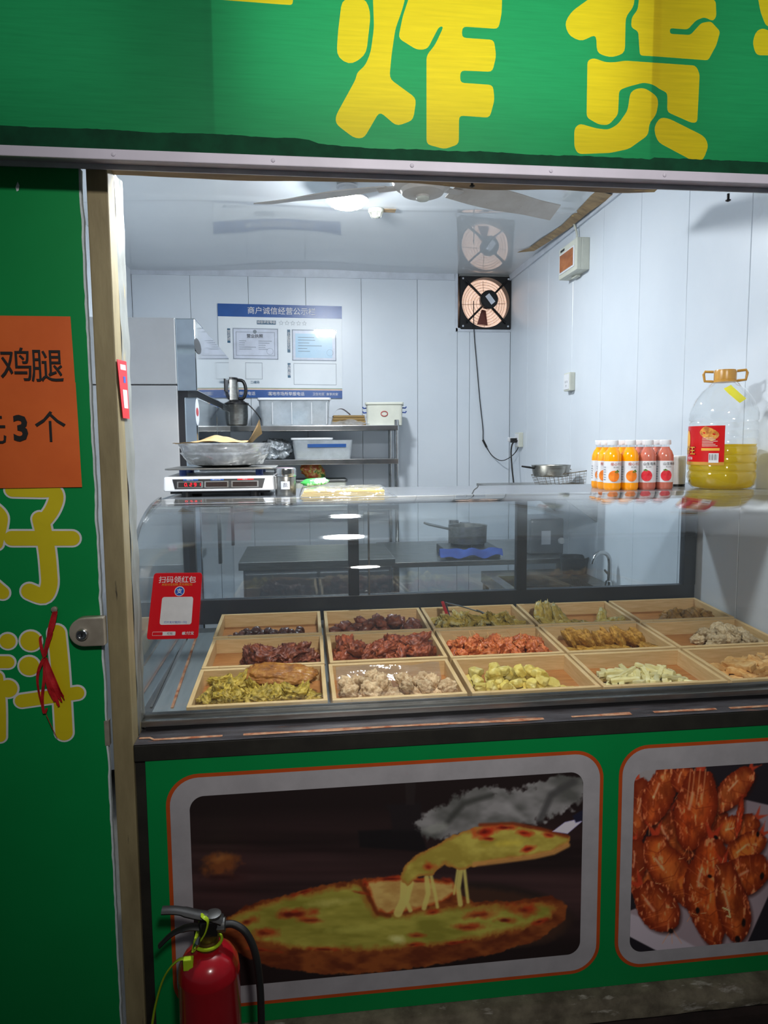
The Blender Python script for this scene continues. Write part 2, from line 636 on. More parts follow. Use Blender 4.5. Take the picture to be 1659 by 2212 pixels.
thin_glass('back_pane', (0.86, 0.91, 0.94), 0.07, 0.03, film=0.05, film_rgb=(170, 185, 200), film_scale=3)
thin_glass('clear_pet', (0.97, 0.98, 0.98), 0.05, 0.04, film=0.05, film_rgb=(230, 235, 238), film_scale=14, power=3.5, bmp=0.25, bscale=30)
thin_glass('wrap_film', (0.96, 0.97, 0.98), 0.12, 0.06, film=0.20, film_rgb=(235, 238, 240), film_scale=18, power=3, bmp=0.9, bscale=35)
thin_glass('bag_film', (0.93, 0.95, 0.97), 0.16, 0.07, film=0.62, film_rgb=(238, 242, 246), film_scale=18, power=2.5, bmp=0.9, bscale=35)
thin_glass('tub_film', (0.92, 0.95, 0.97), 0.06, 0.18, film=0.85, film_rgb=(232, 238, 242), film_scale=6, power=3)
thin_glass('gloss_sleeve', (0.985, 0.99, 1), 0.06, 0.05, power=4, bmp=0.12, bscale=14)


def oil_mat():
    nt = NT('oil')
    b = nt.b
    nt.t.nodes.remove(b)
    tr = nt.n('ShaderNodeBsdfTransparent')
    tr.inputs[0].default_value = (0.88, 0.76, 0.05, 1)
    tl = nt.n('ShaderNodeBsdfTranslucent')
    tl.inputs[0].default_value = lin((244, 216, 0))
    df = nt.n('ShaderNodeBsdfDiffuse')
    df.inputs[0].default_value = lin((222, 192, 0))
    a = nt.n('ShaderNodeMixShader')
    a.inputs[0].default_value = 0.5
    nt.l(tl.outputs[0], a.inputs[1])
    nt.l(df.outputs[0], a.inputs[2])
    m = nt.n('ShaderNodeMixShader')
    m.inputs[0].default_value = 0.55
    nt.l(tr.outputs[0], m.inputs[1])
    nt.l(a.outputs[0], m.inputs[2])
    nt.l(m.outputs[0], nt.out.inputs[0])
    MATS['oil'] = nt.m


oil_mat()

# ------------------------------------------------------------------ the room shell
XL, XR, YB, ZC = -1.13, 1.50, 3.40, 2.69


def structure(o, label, catg):
    return tag(o, label, catg, kind='structure')


structure(G().box(-1.25, 1.62, 0.05, 3.6, -0.1, 0.0).build('floor', 'floor_tile'), 'grey tiled floor inside the stall', 'floor')
structure(G().box(-4, 4, -4.5, 0.05, -0.1, 0.0).build('ground', 'ground'), 'dark worn paving in front of the stall', 'ground')

wb = structure(G().box(-1.25, 1.105, 3.412, 3.5, 0, 2.8).box(1.105, 1.62, 3.412, 3.5, 0, 2.315).build('wall_back', 'wall_core'), 'white panelled back wall of the stall', 'wall')
seams = [XL, -0.746, -0.356, 0.036, 0.423, 0.821, 1.110, 1.20, XR]
for a, b in zip(seams[:-1], seams[1:]):
    top = 2.318 if a >= 1.1 else 2.74
    G().box(a + 0.0012, b - 0.0012, 3.400, 3.413, 0, top).build('wall_panel', 'wall_pvc', wb, bevel=0.0015, seg=1)
G().box(1.095, XR, 3.392, 3.4, 2.296, 2.322).box(1.092, 1.112, 3.392, 3.4, 2.296, 2.70).build('fan_opening_trim', 'white_trim', wb, bevel=0.002)
wr = structure(G().box(1.512, 1.62, 0.0, 3.5, 0, 2.8).build('wall_right', 'wall_core'), 'white panelled side wall behind the oil bottle', 'wall')
y = YB
while y > 0.03:
    y2 = max(0.03, y - 0.39)
    G().box(1.500, 1.513, y2 + 0.0012, y - 0.0012, 0, 2.74).build('wall_panel', 'wall_pvc', wr, bevel=0.0015, seg=1)
    y = y2
wl = structure(G().box(-1.25, -1.142, 0.0, 3.5, 0, 2.8).build('wall_left', 'wall_core'), 'white panelled side wall behind the fridge', 'wall')
y = YB
while y > 0.03:
    y2 = max(0.03, y - 0.39)
    G().box(-1.143, -1.130, y2 + 0.0012, y - 0.0012, 0, 2.74).build('wall_panel', 'wall_pvc', wl, bevel=0.0015, seg=1)
    y = y2
wf = structure(G().box(-1.25, 1.62, 0.0, 0.05, 2.10, 2.8).box(1.513, 1.62, -0.02, 0.0, 0, 2.8).box(1.62, 3.4, -0.02, 0.05, 0, 2.8).box(-3.4, -1.26, -0.02, 0.05, 0, 2.8).build('wall_front', 'white_trim'), 'white inner wall above the serving opening', 'wall')


def ceil_fn(u, v):
    x = -1.16 + u * 2.72
    yy = 0.04 + v * 3.40
    z = 2.694 + 0.010 * math.sin(1.9 * x + 0.7) * (0.35 + 0.65 * v) + 0.006 * math.sin(4.2 * x - 1.3 * yy) + 0.004 * noise.noise(Vector((x * 2.2, yy * 2.0, 3)))
    # film seam running across, slightly puckered
    z -= 0.007 * math.exp(-((yy - 2.05 - 0.03 * math.sin(3 * x)) / 0.02) ** 2)
    return (x, yy, z)


cg = G().grid(ceil_fn, 90, 110)
n0 = len(cg.v)
cg.box(-1.25, 1.62, 0.0, 3.5, 2.76, 2.82)
structure(cg.build('ceiling', 'ceiling_film', smooth=60, recalc=False), 'glossy grey plastic film ceiling with ripples', 'ceiling')
structure(G().grid(lambda u, v: (XL + u * 2.22, 3.398 - 0.004 * v, 2.655 + 0.055 * v + 0.004 * math.sin(5 * u)), 30, 1).box(XL, 1.09, 3.390, 3.4, 2.652, 2.658).build('trim_1', 'white_trim'), 'white cornice strip along the top of the back wall', 'trim')
structure(G().box(1.486, 1.5, 0.05, YB, 2.655, 2.70).build('trim_2', 'white_trim', bevel=0.003), 'white cornice strip along the top of the right wall', 'trim')
# loose strip of film hanging along the right cornice
lg = G()
lp = [(1.494, 1.72, 2.672), (1.47, 1.95, 2.668), (1.475, 2.25, 2.672), (1.455, 2.5, 2.674), (1.44, 2.72, 2.68), (1.35, 2.78, 2.684)]
lq = [(1.40, 1.72, 2.690), (1.42, 1.95, 2.688), (1.435, 2.25, 2.690), (1.41, 2.5, 2.690), (1.40, 2.70, 2.692), (1.36, 2.76, 2.688)]
lg.add(lp + lq, [(i, i + 1, i + 7, i + 6) for i in range(5)])
structure(lg.build('trim_3', 'beige_beam', recalc=False), 'loose beige strip peeling off the edge of the ceiling', 'trim')

# left post, its inner jamb, the beam over the opening
po = structure(G().box(-0.440, -0.396, 0.0, 0.055, 0.0, 2.10).build('trim_4', 'khaki', bevel=0.003), 'khaki painted steel post beside the green door', 'post')
jg = G()


def jamb_fn(u, v):
    z = 0.80 + 1.29 * v
    k = 0.004 * noise.noise(Vector((u * 3, z * 14, 1.7)))
    return (-0.396 + k + 0.003 * u, 0.055 + 0.058 * u, z)


jg.grid(jamb_fn, 6, 120).box(-0.425, -0.401, 0.055, 0.113, 0.78, 2.09)
structure(jg.build('trim_5', 'jamb', recalc=False, smooth=50), 'pale inner jamb strip smeared with sealant beside the glass case', 'post')
bg = G()


def beam_bottom(x):
    return 2.090 - 0.005 * noise.noise(Vector((x * 6, 2, 5))) + 0.003 * math.sin(9 * x)


N = 60
for i in range(N):
    xa, xb = -0.40 + 1.235 * i / N, -0.40 + 1.235 * (i + 1) / N
    za, zb = beam_bottom(xa), beam_bottom(xb)
    bg.hexa([(xa, 0.0, za), (xb, 0.0, zb), (xb, 0.05, zb - 0.006), (xa, 0.05, za - 0.006), (xa, 0.0, 2.11), (xb, 0.0, 2.11), (xb, 0.05, 2.11), (xa, 0.05, 2.11)])
structure(bg.build('trim_6', 'beige_beam', recalc=False), 'weathered wooden board under the sign over the opening', 'beam')
structure(G().box(0.835, 1.55, 0.0, 0.05, 2.094, 2.11).build('trim_7', 'beige_beam'), 'thin beige batten under the sign by the right wall', 'beam')
hk = G().tube([(0, 0, 0.012), (0, 0, 0)], 0.003).lathe([(0.001, 0), (0.006, -0.002), (0.006, -0.004), (0.002, -0.006)], 10)
for px, py in ((1573, 428), (1020, 397)):
    p = U(px, py, 'Y', 0.012)
    tag(hk.build('hook_screw', 'black', loc=(p.x, p.y, p.z - 0.002)), 'small black screw sticking out under the beam', 'screw', 'screws under the beam')

# ------------------------------------------------------------------ the light box sign
YS = -0.10
sg = thing('light_box_sign', 'green light box sign with large yellow characters over the opening', 'sign', (0, 0, 0))
S2 = 979.0 / 1659.0


def z2(pts):
    out = []
    for a, b in pts:
        p = U(680 + a * S2, b * S2, 'Y', YS)
        out.append((p.x, p.z))
    return out


def pxp(pts):
    return [((lambda p: (p.x, p.z))(U(a, b, 'Y', YS))) for a, b in pts]


glyphs = [
    rpoly(pxp([(739, -3), (790, -4), (801, 30), (791, 118), (757, 141), (727, 122), (730, 70)]), 0.016),
    rpoly(z2([(212, -30), (336, -30), (322, 30), (295, 105), (281, 200), (273, 288), (372, 360), (360, 440), (300, 462), (237, 408), (180, 506), (145, 506), (78, 455), (76, 425), (150, 290), (155, 265), (185, 240), (205, 190), (217, 100)]), 0.011),
    rpoly(z2([(352, -30), (686, -30), (684, 50), (672, 106), (540, 97), (538, 138), (656, 146), (664, 205), (650, 263), (533, 258), (532, 303), (652, 311), (658, 365), (640, 431), (528, 423), (527, 528), (475, 546), (409, 528), (409, 203), (440, 165), (472, 97), (455, 97), (412, 180), (375, 183), (306, 140), (322, 60)]), 0.009),
    rpoly(z2([(1040, -30), (1172, -30), (1168, 25), (1138, 60), (1135, 195), (1085, 211), (1033, 195), (1030, 125), (975, 152), (930, 130), (914, 85), (940, 42)]), 0.012),
    rpoly(z2([(1190, -30), (1425, -30), (1468, 5), (1470, 60), (1458, 77), (1425, 63), (1395, 75), (1365, 108), (1300, 103), (1300, 124), (1375, 128), (1415, 84), (1450, 78), (1484, 115), (1470, 165), (1440, 221), (1255, 207), (1190, 203), (1184, 115), (1158, 100), (1160, 65), (1182, 35)]), 0.006),
    rpoly(z2([(998, 222), (1020, 212), (1065, 228), (1100, 228), (1135, 222), (1395, 240), (1409, 270), (1400, 448), (1380, 450), (1290, 410), (1291, 340), (1265, 328), (1240, 310), (1205, 302), (1145, 318), (1114, 330), (1110, 420), (1075, 458), (1040, 456), (995, 430)]), 0.008),
    rpoly(z2([(1155, 338), (1180, 323), (1210, 323), (1250, 350), (1258, 375), (1250, 420), (1225, 450), (1220, 495), (1150, 545), (1080, 560), (965, 564), (950, 540), (950, 470), (970, 452), (1030, 470), (1075, 475), (1110, 455), (1145, 405)]), 0.009),
    rpoly(z2([(1240, 470), (1262, 430), (1295, 433), (1428, 500), (1442, 535), (1420, 588), (1390, 592), (1255, 520)]), 0.012),
    rpoly(z2([(1618, -30), (1800, -30), (1800, 60), (1668, 100), (1650, 92), (1632, 45)]), 0.008),
    rpoly(z2([(1602, 155), (1615, 115), (1640, 102), (1700, 130), (1800, 120), (1800, 205), (1615, 202)]), 0.010),
    rpoly(pxp([(430, -40), (636, -40), (632, 11), (600, 9), (470, -1), (420, -8)]), 0.006),
]
SX0, SX1, SZ0, SZ1 = -1.25, 1.60, 2.075, 2.60
outer = [(SX0, SZ0), (SX1, SZ0), (SX1, SZ1), (SX0, SZ1)]
# the cloth is one sheet: the characters are printed on it, so their outlines are cut into the green field
polys = [[Vector((a, b, 0)) for a, b in outer]] + [[Vector((a, b, 0)) for a, b in g] for g in glyphs]
flatv = [p for q in polys for p in q]
tri = geometry.tessellate_polygon(polys)
gs = G().add([(p.x, YS, p.y) for p in flatv], [tuple(t) for t in tri])
gs.build('banner_cloth', 'banner_green', sg, recalc=False)
for g in glyphs:
    t = geometry.tessellate_polygon([[Vector((a, b, 0)) for a, b in g]])
    G().add([(a, YS, b) for a, b in g], [tuple(q) for q in t]).build('printed_stroke', 'banner_yellow', sg, recalc=False)
fr = G().box(SX0, SX1, YS, -0.0, SZ1, SZ1 + 0.01).box(SX0, SX1, -0.004, 0.0, SZ0, SZ1)
fr.box(SX0 - 0.01, SX0, YS, 0.0, SZ0, SZ1).box(SX1, SX1 + 0.01, YS, 0.0, SZ0, SZ1)
fr.build('box_casing', 'box_white', sg)
G().box(SX0, SX1, YS - 0.004, YS + 0.002, SZ0 - 0.018, SZ0 + 0.002).box(SX0, SX1, YS + 0.002, 0.0, SZ0 + 0.010, SZ0 + 0.014).build('bottom_frame', 'alu', sg, bevel=0.002)
for xx, ww in ((-0.170, 0.020), (0.754, 0.020)):
    G().box(xx - ww / 2, xx + ww / 2, YS + 0.0015, -0.004, SZ0 + 0.015, SZ1).build('inner_divider', 'steel_dull', sg)
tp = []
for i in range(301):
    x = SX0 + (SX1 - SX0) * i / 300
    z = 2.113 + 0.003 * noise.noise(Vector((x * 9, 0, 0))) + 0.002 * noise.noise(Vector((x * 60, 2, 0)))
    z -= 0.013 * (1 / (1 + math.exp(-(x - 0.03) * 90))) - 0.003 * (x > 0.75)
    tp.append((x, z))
G().prism([(SX0, SZ0)] + [(SX1, SZ0)] + tp[::-1], lambda a, b, c: (a, YS - 0.0012 + c, b), 0.001).build('dark_green_strip', 'strip_green', sg)  # darker green than the cloth, ragged along the top
for px, py in ((245, 341), (590, 358), (890, 374), (1190, 388), (1435, 399)):
    p = U(px, py, 'Y', YS - 0.004)
    G().lathe([(0.0045, 0), (0.004, -0.0015), (0.001, -0.0025)], 10, (p.x, YS - 0.004, SZ0 - 0.008), 'Y').build('rivet', 'alu', sg)
# lamps inside the box, one panel per compartment
for xa, xb, pw in ((-0.10, 0.70, LAMP_SIGN), (0.86, 1.5, LAMP_SIGN * 0.32), (-1.15, -0.34, LAMP_SIGN * 0.32)):
    G().box(xa, xb, -0.012, -0.005, 2.17, 2.53).build('inner_lamp_panel', 'box_white', sg)
    light('sign_panel_light', 'AREA', ((xa + xb) / 2, -0.014, 2.35), pw, (0.95, 1, 0.97), size=xb - xa, rot=(math.radians(-90), 0, 0), shape='RECTANGLE', sy=0.36)

# ------------------------------------------------------------------ the green door, notes, lock, ribbon
dr = thing('door_1', 'green door with yellow characters outlined in white', 'door', (-0.45, 0.0, 0.0), kind='structure')
dg = []
for i in range(121):
    z = 0.02 + 2.055 * i / 120
    dg.append((-0.4495 + 0.0022 * noise.noise(Vector((0, z * 16, 4))) + 0.0016 * noise.noise(Vector((3, z * 50, 4))), z))
off = lambda a, b, c: (a + 0.45, c, b)
G().prism([(-1.24, 0.02)] + dg + [(-1.24, 2.075)], off, 0.012).build('core_board', 'foam_edge', dr)
dg2 = [(a - 0.0035 - 0.002 * abs(noise.noise(Vector((0, b * 22, 9)))), b) for a, b in dg]
G().prism([(-1.24, 0.02)] + dg2 + [(-1.24, 2.072)], lambda a, b, c: (a + 0.45, -0.0006 - c * 0.1, b), 0.008).build('green_film', 'door_green', dr)
G().box(-0.8, -0.012, 0.012, 0.035, 0.02, 2.05).build('door_backing', 'white_trim', dr)
S4 = 460.0 / 1590.0


def z4(a, b):
    p = U(a * S4, 1000 + b * S4, 'Y', -0.001)
    return (p.x + 0.45, p.z)


def stroke(gm, pts, r, y, dr_=0.0):
    k = S4 * 1.57 / F_PX * 1.06
    pts = [Vector(z4(*p)) for p in pts]
    pts = [Vector((p.x, p.y, 0)) for p in pts]
    if len(pts) > 2:
        pts = cat(pts, 6)
    rr_ = r * k + dr_
    n = 18
    if len(pts) == 1:
        c = pts[0]
        gm.add([(c.x + rr_ * math.cos(2 * PI * i / 24), y, c.y + rr_ * math.sin(2 * PI * i / 24)) for i in range(24)], [tuple(range(24))])
        return
    L, Rr = [], []
    for i, p in enumerate(pts):
        t = (pts[min(i + 1, len(pts) - 1)] - pts[max(i - 1, 0)]).normalized()
        nn = Vector((-t.y, t.x, 0)) * rr_
        L.append(p + nn)
        Rr.append(p - nn)
    m = len(pts)
    for i in range(m - 1):      # stepped by a hair so folds in tight bends do not share a plane
        yy_ = y - i * 0.000012
        gm.add([(q.x, yy_, q.y) for q in (L[i], L[i + 1], Rr[i + 1], Rr[i])], [(0, 1, 2, 3)])
    for e in (0, -1):
        c = pts[e]
        y += 0.00005
        gm.add([(c.x + rr_ * math.cos(2 * PI * i / 24), y, c.y + rr_ * math.sin(2 * PI * i / 24)) for i in range(24)], [tuple(range(24))])


strokes = [
    ([(95, 200), (300, 205), (395, 208), (422, 262), (385, 360), (312, 452)], 47),
    ([(300, 420), (312, 470)], 50),
    ([(90, 562), (540, 562)], 50),
    ([(318, 470), (350, 640), (366, 800), (368, 915), (325, 990), (222, 958)], 54),
    ([(-60, 330), (0, 385), (10, 440), (-25, 600)], 42),
    ([(-60, 900), (20, 968)], 44),
    ([(60, 1330)], 52), ([(232, 1328)], 68), ([(-20, 1486), (62, 1486)], 42), ([(220, 1515)], 66), ([(62, 1683)], 62),
    ([(-20, 1600), (0, 1800), (2, 2040)], 40),
    ([(425, 1270), (448, 1500), (465, 1740), (480, 2010)], 58),
    ([(165, 1775), (580, 1716)], 46),
]
for i, (pts, r) in enumerate(strokes):
    gm = G()
    stroke(gm, pts, r, -0.0017 - i * 0.00001, 0.0042)
    gm.build('outline_print', 'print_white', dr, recalc=False)
for i, (pts, r) in enumerate(strokes):
    gm = G()
    stroke(gm, pts, r, -0.0025 - i * 0.00002)
    gm.build('character_stroke', 'print_yellow', dr, recalc=False)
# lock
lk = G()
cx, cz = -0.4985, 1.098
pts = []
for k in range(17):
    a = PI / 2 + PI * k / 16
    pts.append((cx + 0.045 + 0.0315 * math.cos(a) - 0.028, cz + 0.0315 * math.sin(a)))
pts += [(-0.4395, cz - 0.0315), (-0.4395, cz + 0.0315)]
lock = lk.prism(pts, lambda a, b, c: (a + 0.45, -0.002 - c, b), 0.026).build('lock_body', 'lock_steel', dr, bevel=0.0025, label='worn steel lock body')
p = U(178, 1370, 'Y', -0.03)
G().lathe([(0.0125, 0), (0.0125, -0.007), (0.0105, -0.010), (0.0075, -0.010), (0.007, -0.007), (0.0005, -0.0068)], 24, (p.x + 0.45, -0.028, p.z), 'Y').build('lock_cylinder', 'steel_bright', dr, smooth=40)
G().box(p.x + 0.449, p.x + 0.4515, -0.0362, -0.0345, p.z - 0.005, p.z + 0.004).build('keyhole', 'black', dr)
G().box(-0.0105 + 0.0, 0.006, -0.024, 0.0, cz - 0.03, cz + 0.03).build('lock_flange', 'lock_steel', dr, bevel=0.001)
p = U(38, 405, 'Y', -0.002)
G().add([(p.x + 0.45 + a, -0.0024, p.z + b) for a, b in ((-0.004, 0), (0.001, 0.012), (0.004, 0.004), (0.002, -0.006), (-0.002, -0.008))], [(0, 1, 2, 3, 4)]).build('scratch', 'foam_edge', dr, recalc=False)
# a little bolt low in the gap
p = U(249, 1580, 'Y', 0.004)
G().box(-0.0065, 0.004, -0.002, 0.012, p.z - 0.03, p.z + 0.028).build('strike_plate', 'lock_steel', dr, bevel=0.001)

n1, n2 = U(153, 685, 'Y', -0.004), U(178, 1052, 'Y', -0.004)


def sheet(name, poly, y, mat, label, catg, thick=0.0006, wav=0.0015, group=None):
    ax = [p[0] for p in poly]
    az = [p[1] for p in poly]
    c0 = (min(ax), max(az))
    gm = G()

    def fn(u, v):
        a = Vector(poly[0]) * (1 - u) + Vector(poly[1]) * u
        b = Vector(poly[3]) * (1 - u) + Vector(poly[2]) * u
        q = a * (1 - v) + b * v
        return (q.x, y - wav * (0.5 + 0.5 * noise.noise(Vector((q.x * 14, q.y * 14, 2)))), q.y)
    gm.grid(fn, 16, 20)
    t = thing(name, label, catg, (0, 0, 0), group=group)
    gm.build('paper', mat, t, recalc=False, smooth=60)
    return t


zb = 1.413
pa = sheet('price_note', [(-0.78, 1.56), (-0.479, 1.56), (-0.4835, 1.774), (-0.78, 1.774)], -0.0030, 'orange_paper', 'orange paper note with black characters on the green door, upper sheet', 'note')
pb = sheet('price_note', [(-0.78, zb), (-0.4765, zb), (-0.4790, 1.636), (-0.78, 1.640)], -0.0052, 'orange_paper', 'orange paper note reading three for a price on the green door, lower sheet', 'note')


def at(px, py, yy):
    return U(px, py, 'Y', yy)


for ch, px, py, h in (('鸡', 36, 793, 70), ('腿', 102, 795, 70)):
    p = at(px, py, -0.0062)
    text(ch, 0.0745, 'ink', pa, (p.x, -0.0066, p.z), bold=0.003, sx=0.92)
for ch, px, py, h, bd in (('元', -20, 932, 60, 0.003), ('3', 45, 928, 60, 0.03), ('个', 109, 927, 64, 0.003)):
    p = at(px, py, -0.008)
    text(ch, 0.070 if ch != '3' else 0.074, 'ink', pb, (p.x, -0.0080, p.z), bold=bd, sx=0.95)

# red ribbon bundle hanging from a nail
p0 = U(118, 1316, 'Y', -0.006)
rb = thing('ribbon_bundle', 'bundle of torn red plastic ribbon hanging from a nail on the green door', 'ribbon', (p0.x, 0, p0.z))
G().lathe([(0.0065, -0.004), (0.0065, -0.010), (0.002, -0.0115)], 14, (0, 0, 0), 'Y').cyl((0, -0.006, 0), 0.002, 0.006, 'Y', 8).build('nail', 'lock_steel', rb, smooth=40)


def ribbon(pts, w, seed):
    pts = cat(pts, 5)
    r_ = random.Random(seed)
    tw0, tw1 = r_.uniform(-0.5, 0.5), r_.uniform(-1.2, 1.2)
    vs = []
    for i, q in enumerate(pts):
        a = tw0 + (tw1 - tw0) * i / len(pts)
        d = Vector((math.cos(a), math.sin(a) * 0.5, 0)) * w * (1 - 0.5 * (i / len(pts)) ** 3)
        vs += [q - d, q + d]
    return vs, [(2 * i, 2 * i + 1, 2 * i + 3, 2 * i + 2) for i in range(len(pts) - 1)]


def zr(a, b, y=-0.010):
    q = U(a * S4, 1000 + b * S4, 'Y', y)
    return (q.x - p0.x, y, q.z - p0.z)


rr = random.Random(11)
top_ = [(412, 1110), (385, 1220), (355, 1330), (335, 1440)]
for k in range(5):
    j = lambda: rr.uniform(-9, 9)
    vs, fs = ribbon([zr(a + j() * (i > 0), b + j(), -0.008 - 0.0012 * k) for i, (a, b) in enumerate(top_)], 0.0042 + 0.0015 * rr.random(), k)
    G().add(vs, fs).build('ribbon_strip', 'red_strap', rb, recalc=False)
for k in range(9):
    ex, ey = 400 + 10 * k, 1790 - abs(k - 4) * 12
    vs, fs = ribbon([zr(335, 1455, -0.010), zr(345 + 5 * k + rr.uniform(-5, 5), 1560, -0.014), zr(365 + 9 * k, 1680, -0.014 - 0.001 * (k % 3)), zr(ex, ey + rr.uniform(-15, 30), -0.010)], 0.0046, 20 + k)
    G().add(vs, fs).build('ribbon_strip', 'red_strap', rb, recalc=False)
for k, pl in enumerate(([(330, 1450), (310, 1380), (300, 1310), (312, 1290)], [(330, 1450), (345, 1370), (375, 1310), (392, 1260)], [(325, 1460), (290, 1540), (280, 1640), (310, 1800), (350, 1880)], [(330, 1470), (330, 1600), (315, 1760), (330, 1870), (350, 1830)], [(330, 1460), (300, 1520), (285, 1560)], [(345, 1880), (385, 1970), (430, 2060)])):
    vs, fs = ribbon([zr(a, b, -0.011 - 0.001 * k) for a, b in pl], 0.0034 if k != 5 else 0.0008, 40 + k)
    G().add(vs, fs).build('ribbon_strip', 'red_strap', rb, recalc=False)
G().tube([zr(318, 1462, -0.006), zr(330, 1452, -0.017), zr(345, 1460, -0.006), zr(332, 1470, -0.004)], 0.0022, 6, closed=True).build('knot', 'red_strap', rb, smooth=60)

# ------------------------------------------------------------------ counter front with its two printed panels
ct = thing('serving_counter', 'green fronted serving counter with framed food pictures and a rusty steel sill', 'counter', (0.55, 0.0, 0.0))
CX = 0.55


def cbox(x0, x1, y0, y1, z0, z1, g=None):
    return (g or G()).box(x0 - CX, x1 - CX, y0, y1, z0, z1)


sgm = G()


def sill_fn(u, v):
    x = -0.395 + 1.90 * u
    return (x - CX, 0.0 + 0.128 * v, 0.826 + 0.0008 * noise.noise(Vector((x * 12, v * 4, 1))))


sgm.grid(sill_fn, 120, 8)
sgm.build('sill_top', 'sill', ct, recalc=False)
cbox(-0.395, 1.505, 0.0, 0.128, 0.786, 0.824).build('sill_front', 'dark_iron', ct, bevel=0.002)
rg = G()
rr = random.Random(5)
for side in (0, 1):
    pass
prev = None
for i in range(160):
    x = -0.39 + 1.89 * i / 159
    w = 0.004 + 0.006 * max(0, noise.noise(Vector((x * 7, 0, 3))) + 0.25)
    yc = 0.022 + 0.006 * noise.noise(Vector((x * 3, 4, 0))) + (0.012 if x < -0.36 else 0)
    cur = ((x - CX, yc - w, 0.8272), (x - CX, yc + w, 0.8276))
    if prev and noise.noise(Vector((x * 9, 7, 0))) > -0.28:
        rg.add([prev[0], cur[0], cur[1], prev[1]], [(0, 1, 2, 3)])
    prev = cur
rg.build('flaking_paint_line', 'rust', ct, recalc=False)['kind'] = 'stuff'
cbox(-0.372, 1.505, 0.004, 0.016, 0.116, 0.786).build('front_panel', 'door_green', ct)
cbox(-0.396, -0.373, 0.012, 0.03, 0.1, 0.786).build('dark_side_strip', 'dark_iron', ct)
cbox(-0.37, 1.49, 0.03, 0.095, 0.02, 0.78).build('carcass', 'dark_iron', ct)


def flat(pts, y, name, mat, parent=ct, ox=CX):
    t = geometry.tessellate_polygon([[Vector((a, b, 0)) for a, b in pts]])
    return G().add([(a - ox, y, b) for a, b in pts], [tuple(q) for q in t]).build(name, mat, parent, recalc=False)


class Paint:
    """paints a picture onto the vertices of a sheet; coordinates are those of the traced outline"""

    def __init__(s, a, b, base):
        s.a, s.b = a, b
        s.c = np.tile(np.array(base, float), (len(a), 1))

    def sd(s, pts):
        n = len(pts)
        d = np.full(len(s.a), 1e9)
        ins = np.zeros(len(s.a), bool)
        for i in range(n):
            x0, y0 = pts[i]
            x1, y1 = pts[(i + 1) % n]
            dx, dy = x1 - x0, y1 - y0
            t = np.clip(((s.a - x0) * dx + (s.b - y0) * dy) / (dx * dx + dy * dy + 1e-9), 0, 1)
            d = np.minimum(d, np.hypot(s.a - x0 - t * dx, s.b - y0 - t * dy))
            if abs(dy) > 1e-9:
                c = ((y0 > s.b) != (y1 > s.b)) & (s.a < dx * (s.b - y0) / dy + x0)
                ins ^= c
        return np.where(ins, -d, d)

    def noise(s, sx, sy, seed, octv=3):
        r = np.random.RandomState(seed)
        out = np.zeros(len(s.a))
        amp = 1.0
        for o in range(octv):
            g = r.rand(64, 64)
            x, y_ = s.a * sx * 2 ** o + 7.3 * o + 300, s.b * sy * 2 ** o + 3.1 * o + 300
            xi, yi = np.floor(x).astype(int), np.floor(y_).astype(int)
            fx, fy = x - xi, y_ - yi
            fx, fy = fx * fx * (3 - 2 * fx), fy * fy * (3 - 2 * fy)
            v = lambda i, j: g[(yi + j) % 64, (xi + i) % 64]
            out += amp * ((v(0, 0) * (1 - fx) + v(1, 0) * fx) * (1 - fy) + (v(0, 1) * (1 - fx) + v(1, 1) * fx) * fy - 0.5)
            amp *= 0.5
        return out

    def put(s, m, col):
        m = np.clip(m, 0, 1)[:, None]
        col = np.asarray(col, float)
        if col.ndim == 1:
            col = col[None]
        s.c = s.c * (1 - m) + col * m

    def poly(s, pts, col, soft=4, alpha=1, rag=0, seed=1, col2=None, ns=(0.02, 0.02), edge=None, ew=20):
        d = s.sd(pts)
        if rag:
            d = d + rag * s.noise(0.05, 0.05, seed)
        m = np.clip(0.5 - d / soft, 0, 1) * alpha
        c = np.tile(np.array(col, float), (len(s.a), 1))
        if col2 is not None:
            k = np.clip(0.5 + 1.3 * s.noise(ns[0], ns[1], seed + 5), 0, 1)[:, None]
            c = c * (1 - k) + np.array(col2, float) * k
        if edge is not None:
            k = np.clip(1 + d / ew, 0, 1)[:, None]
            c = c * (1 - k) + np.array(edge, float) * k
        s.put(m, c)

    def ell(s, cx, cy, rx, ry, col, soft=0.4, alpha=1, rot=0, rag=0.3, seed=1):
        a = math.radians(rot)
        x, y_ = s.a - cx, s.b - cy
        u, v = (x * math.cos(a) + y_ * math.sin(a)) / rx, (-x * math.sin(a) + y_ * math.cos(a)) / ry
        d = np.hypot(u, v) + rag * s.noise(0.04, 0.04, seed)
        s.put(np.clip((1 - d) / soft, 0, 1) * alpha, col)

    def line(s, pts, r, col, soft=3, alpha=1):
        d = np.full(len(s.a), 1e9)
        for (x0, y0), (x1, y1) in zip(pts[:-1], pts[1:]):
            dx, dy = x1 - x0, y1 - y0
            t = np.clip(((s.a - x0) * dx + (s.b - y0) * dy) / (dx * dx + dy * dy + 1e-9), 0, 1)
            d = np.minimum(d, np.hypot(s.a - x0 - t * dx, s.b - y0 - t * dy))
        s.put(np.clip((r - d) / soft + 0.5, 0, 1) * alpha, col)


def proj_np(X, Y, Z):
    d = np.stack([X - CAM.x, Y - CAM.y, Z - CAM.z], 1)
    r = d @ np.array(_r)
    u = d @ np.array(_u)
    f = d @ np.array(_f)
    return W_PX / 2 + F_PX * r / f, H_PX / 2 - F_PX * u / f


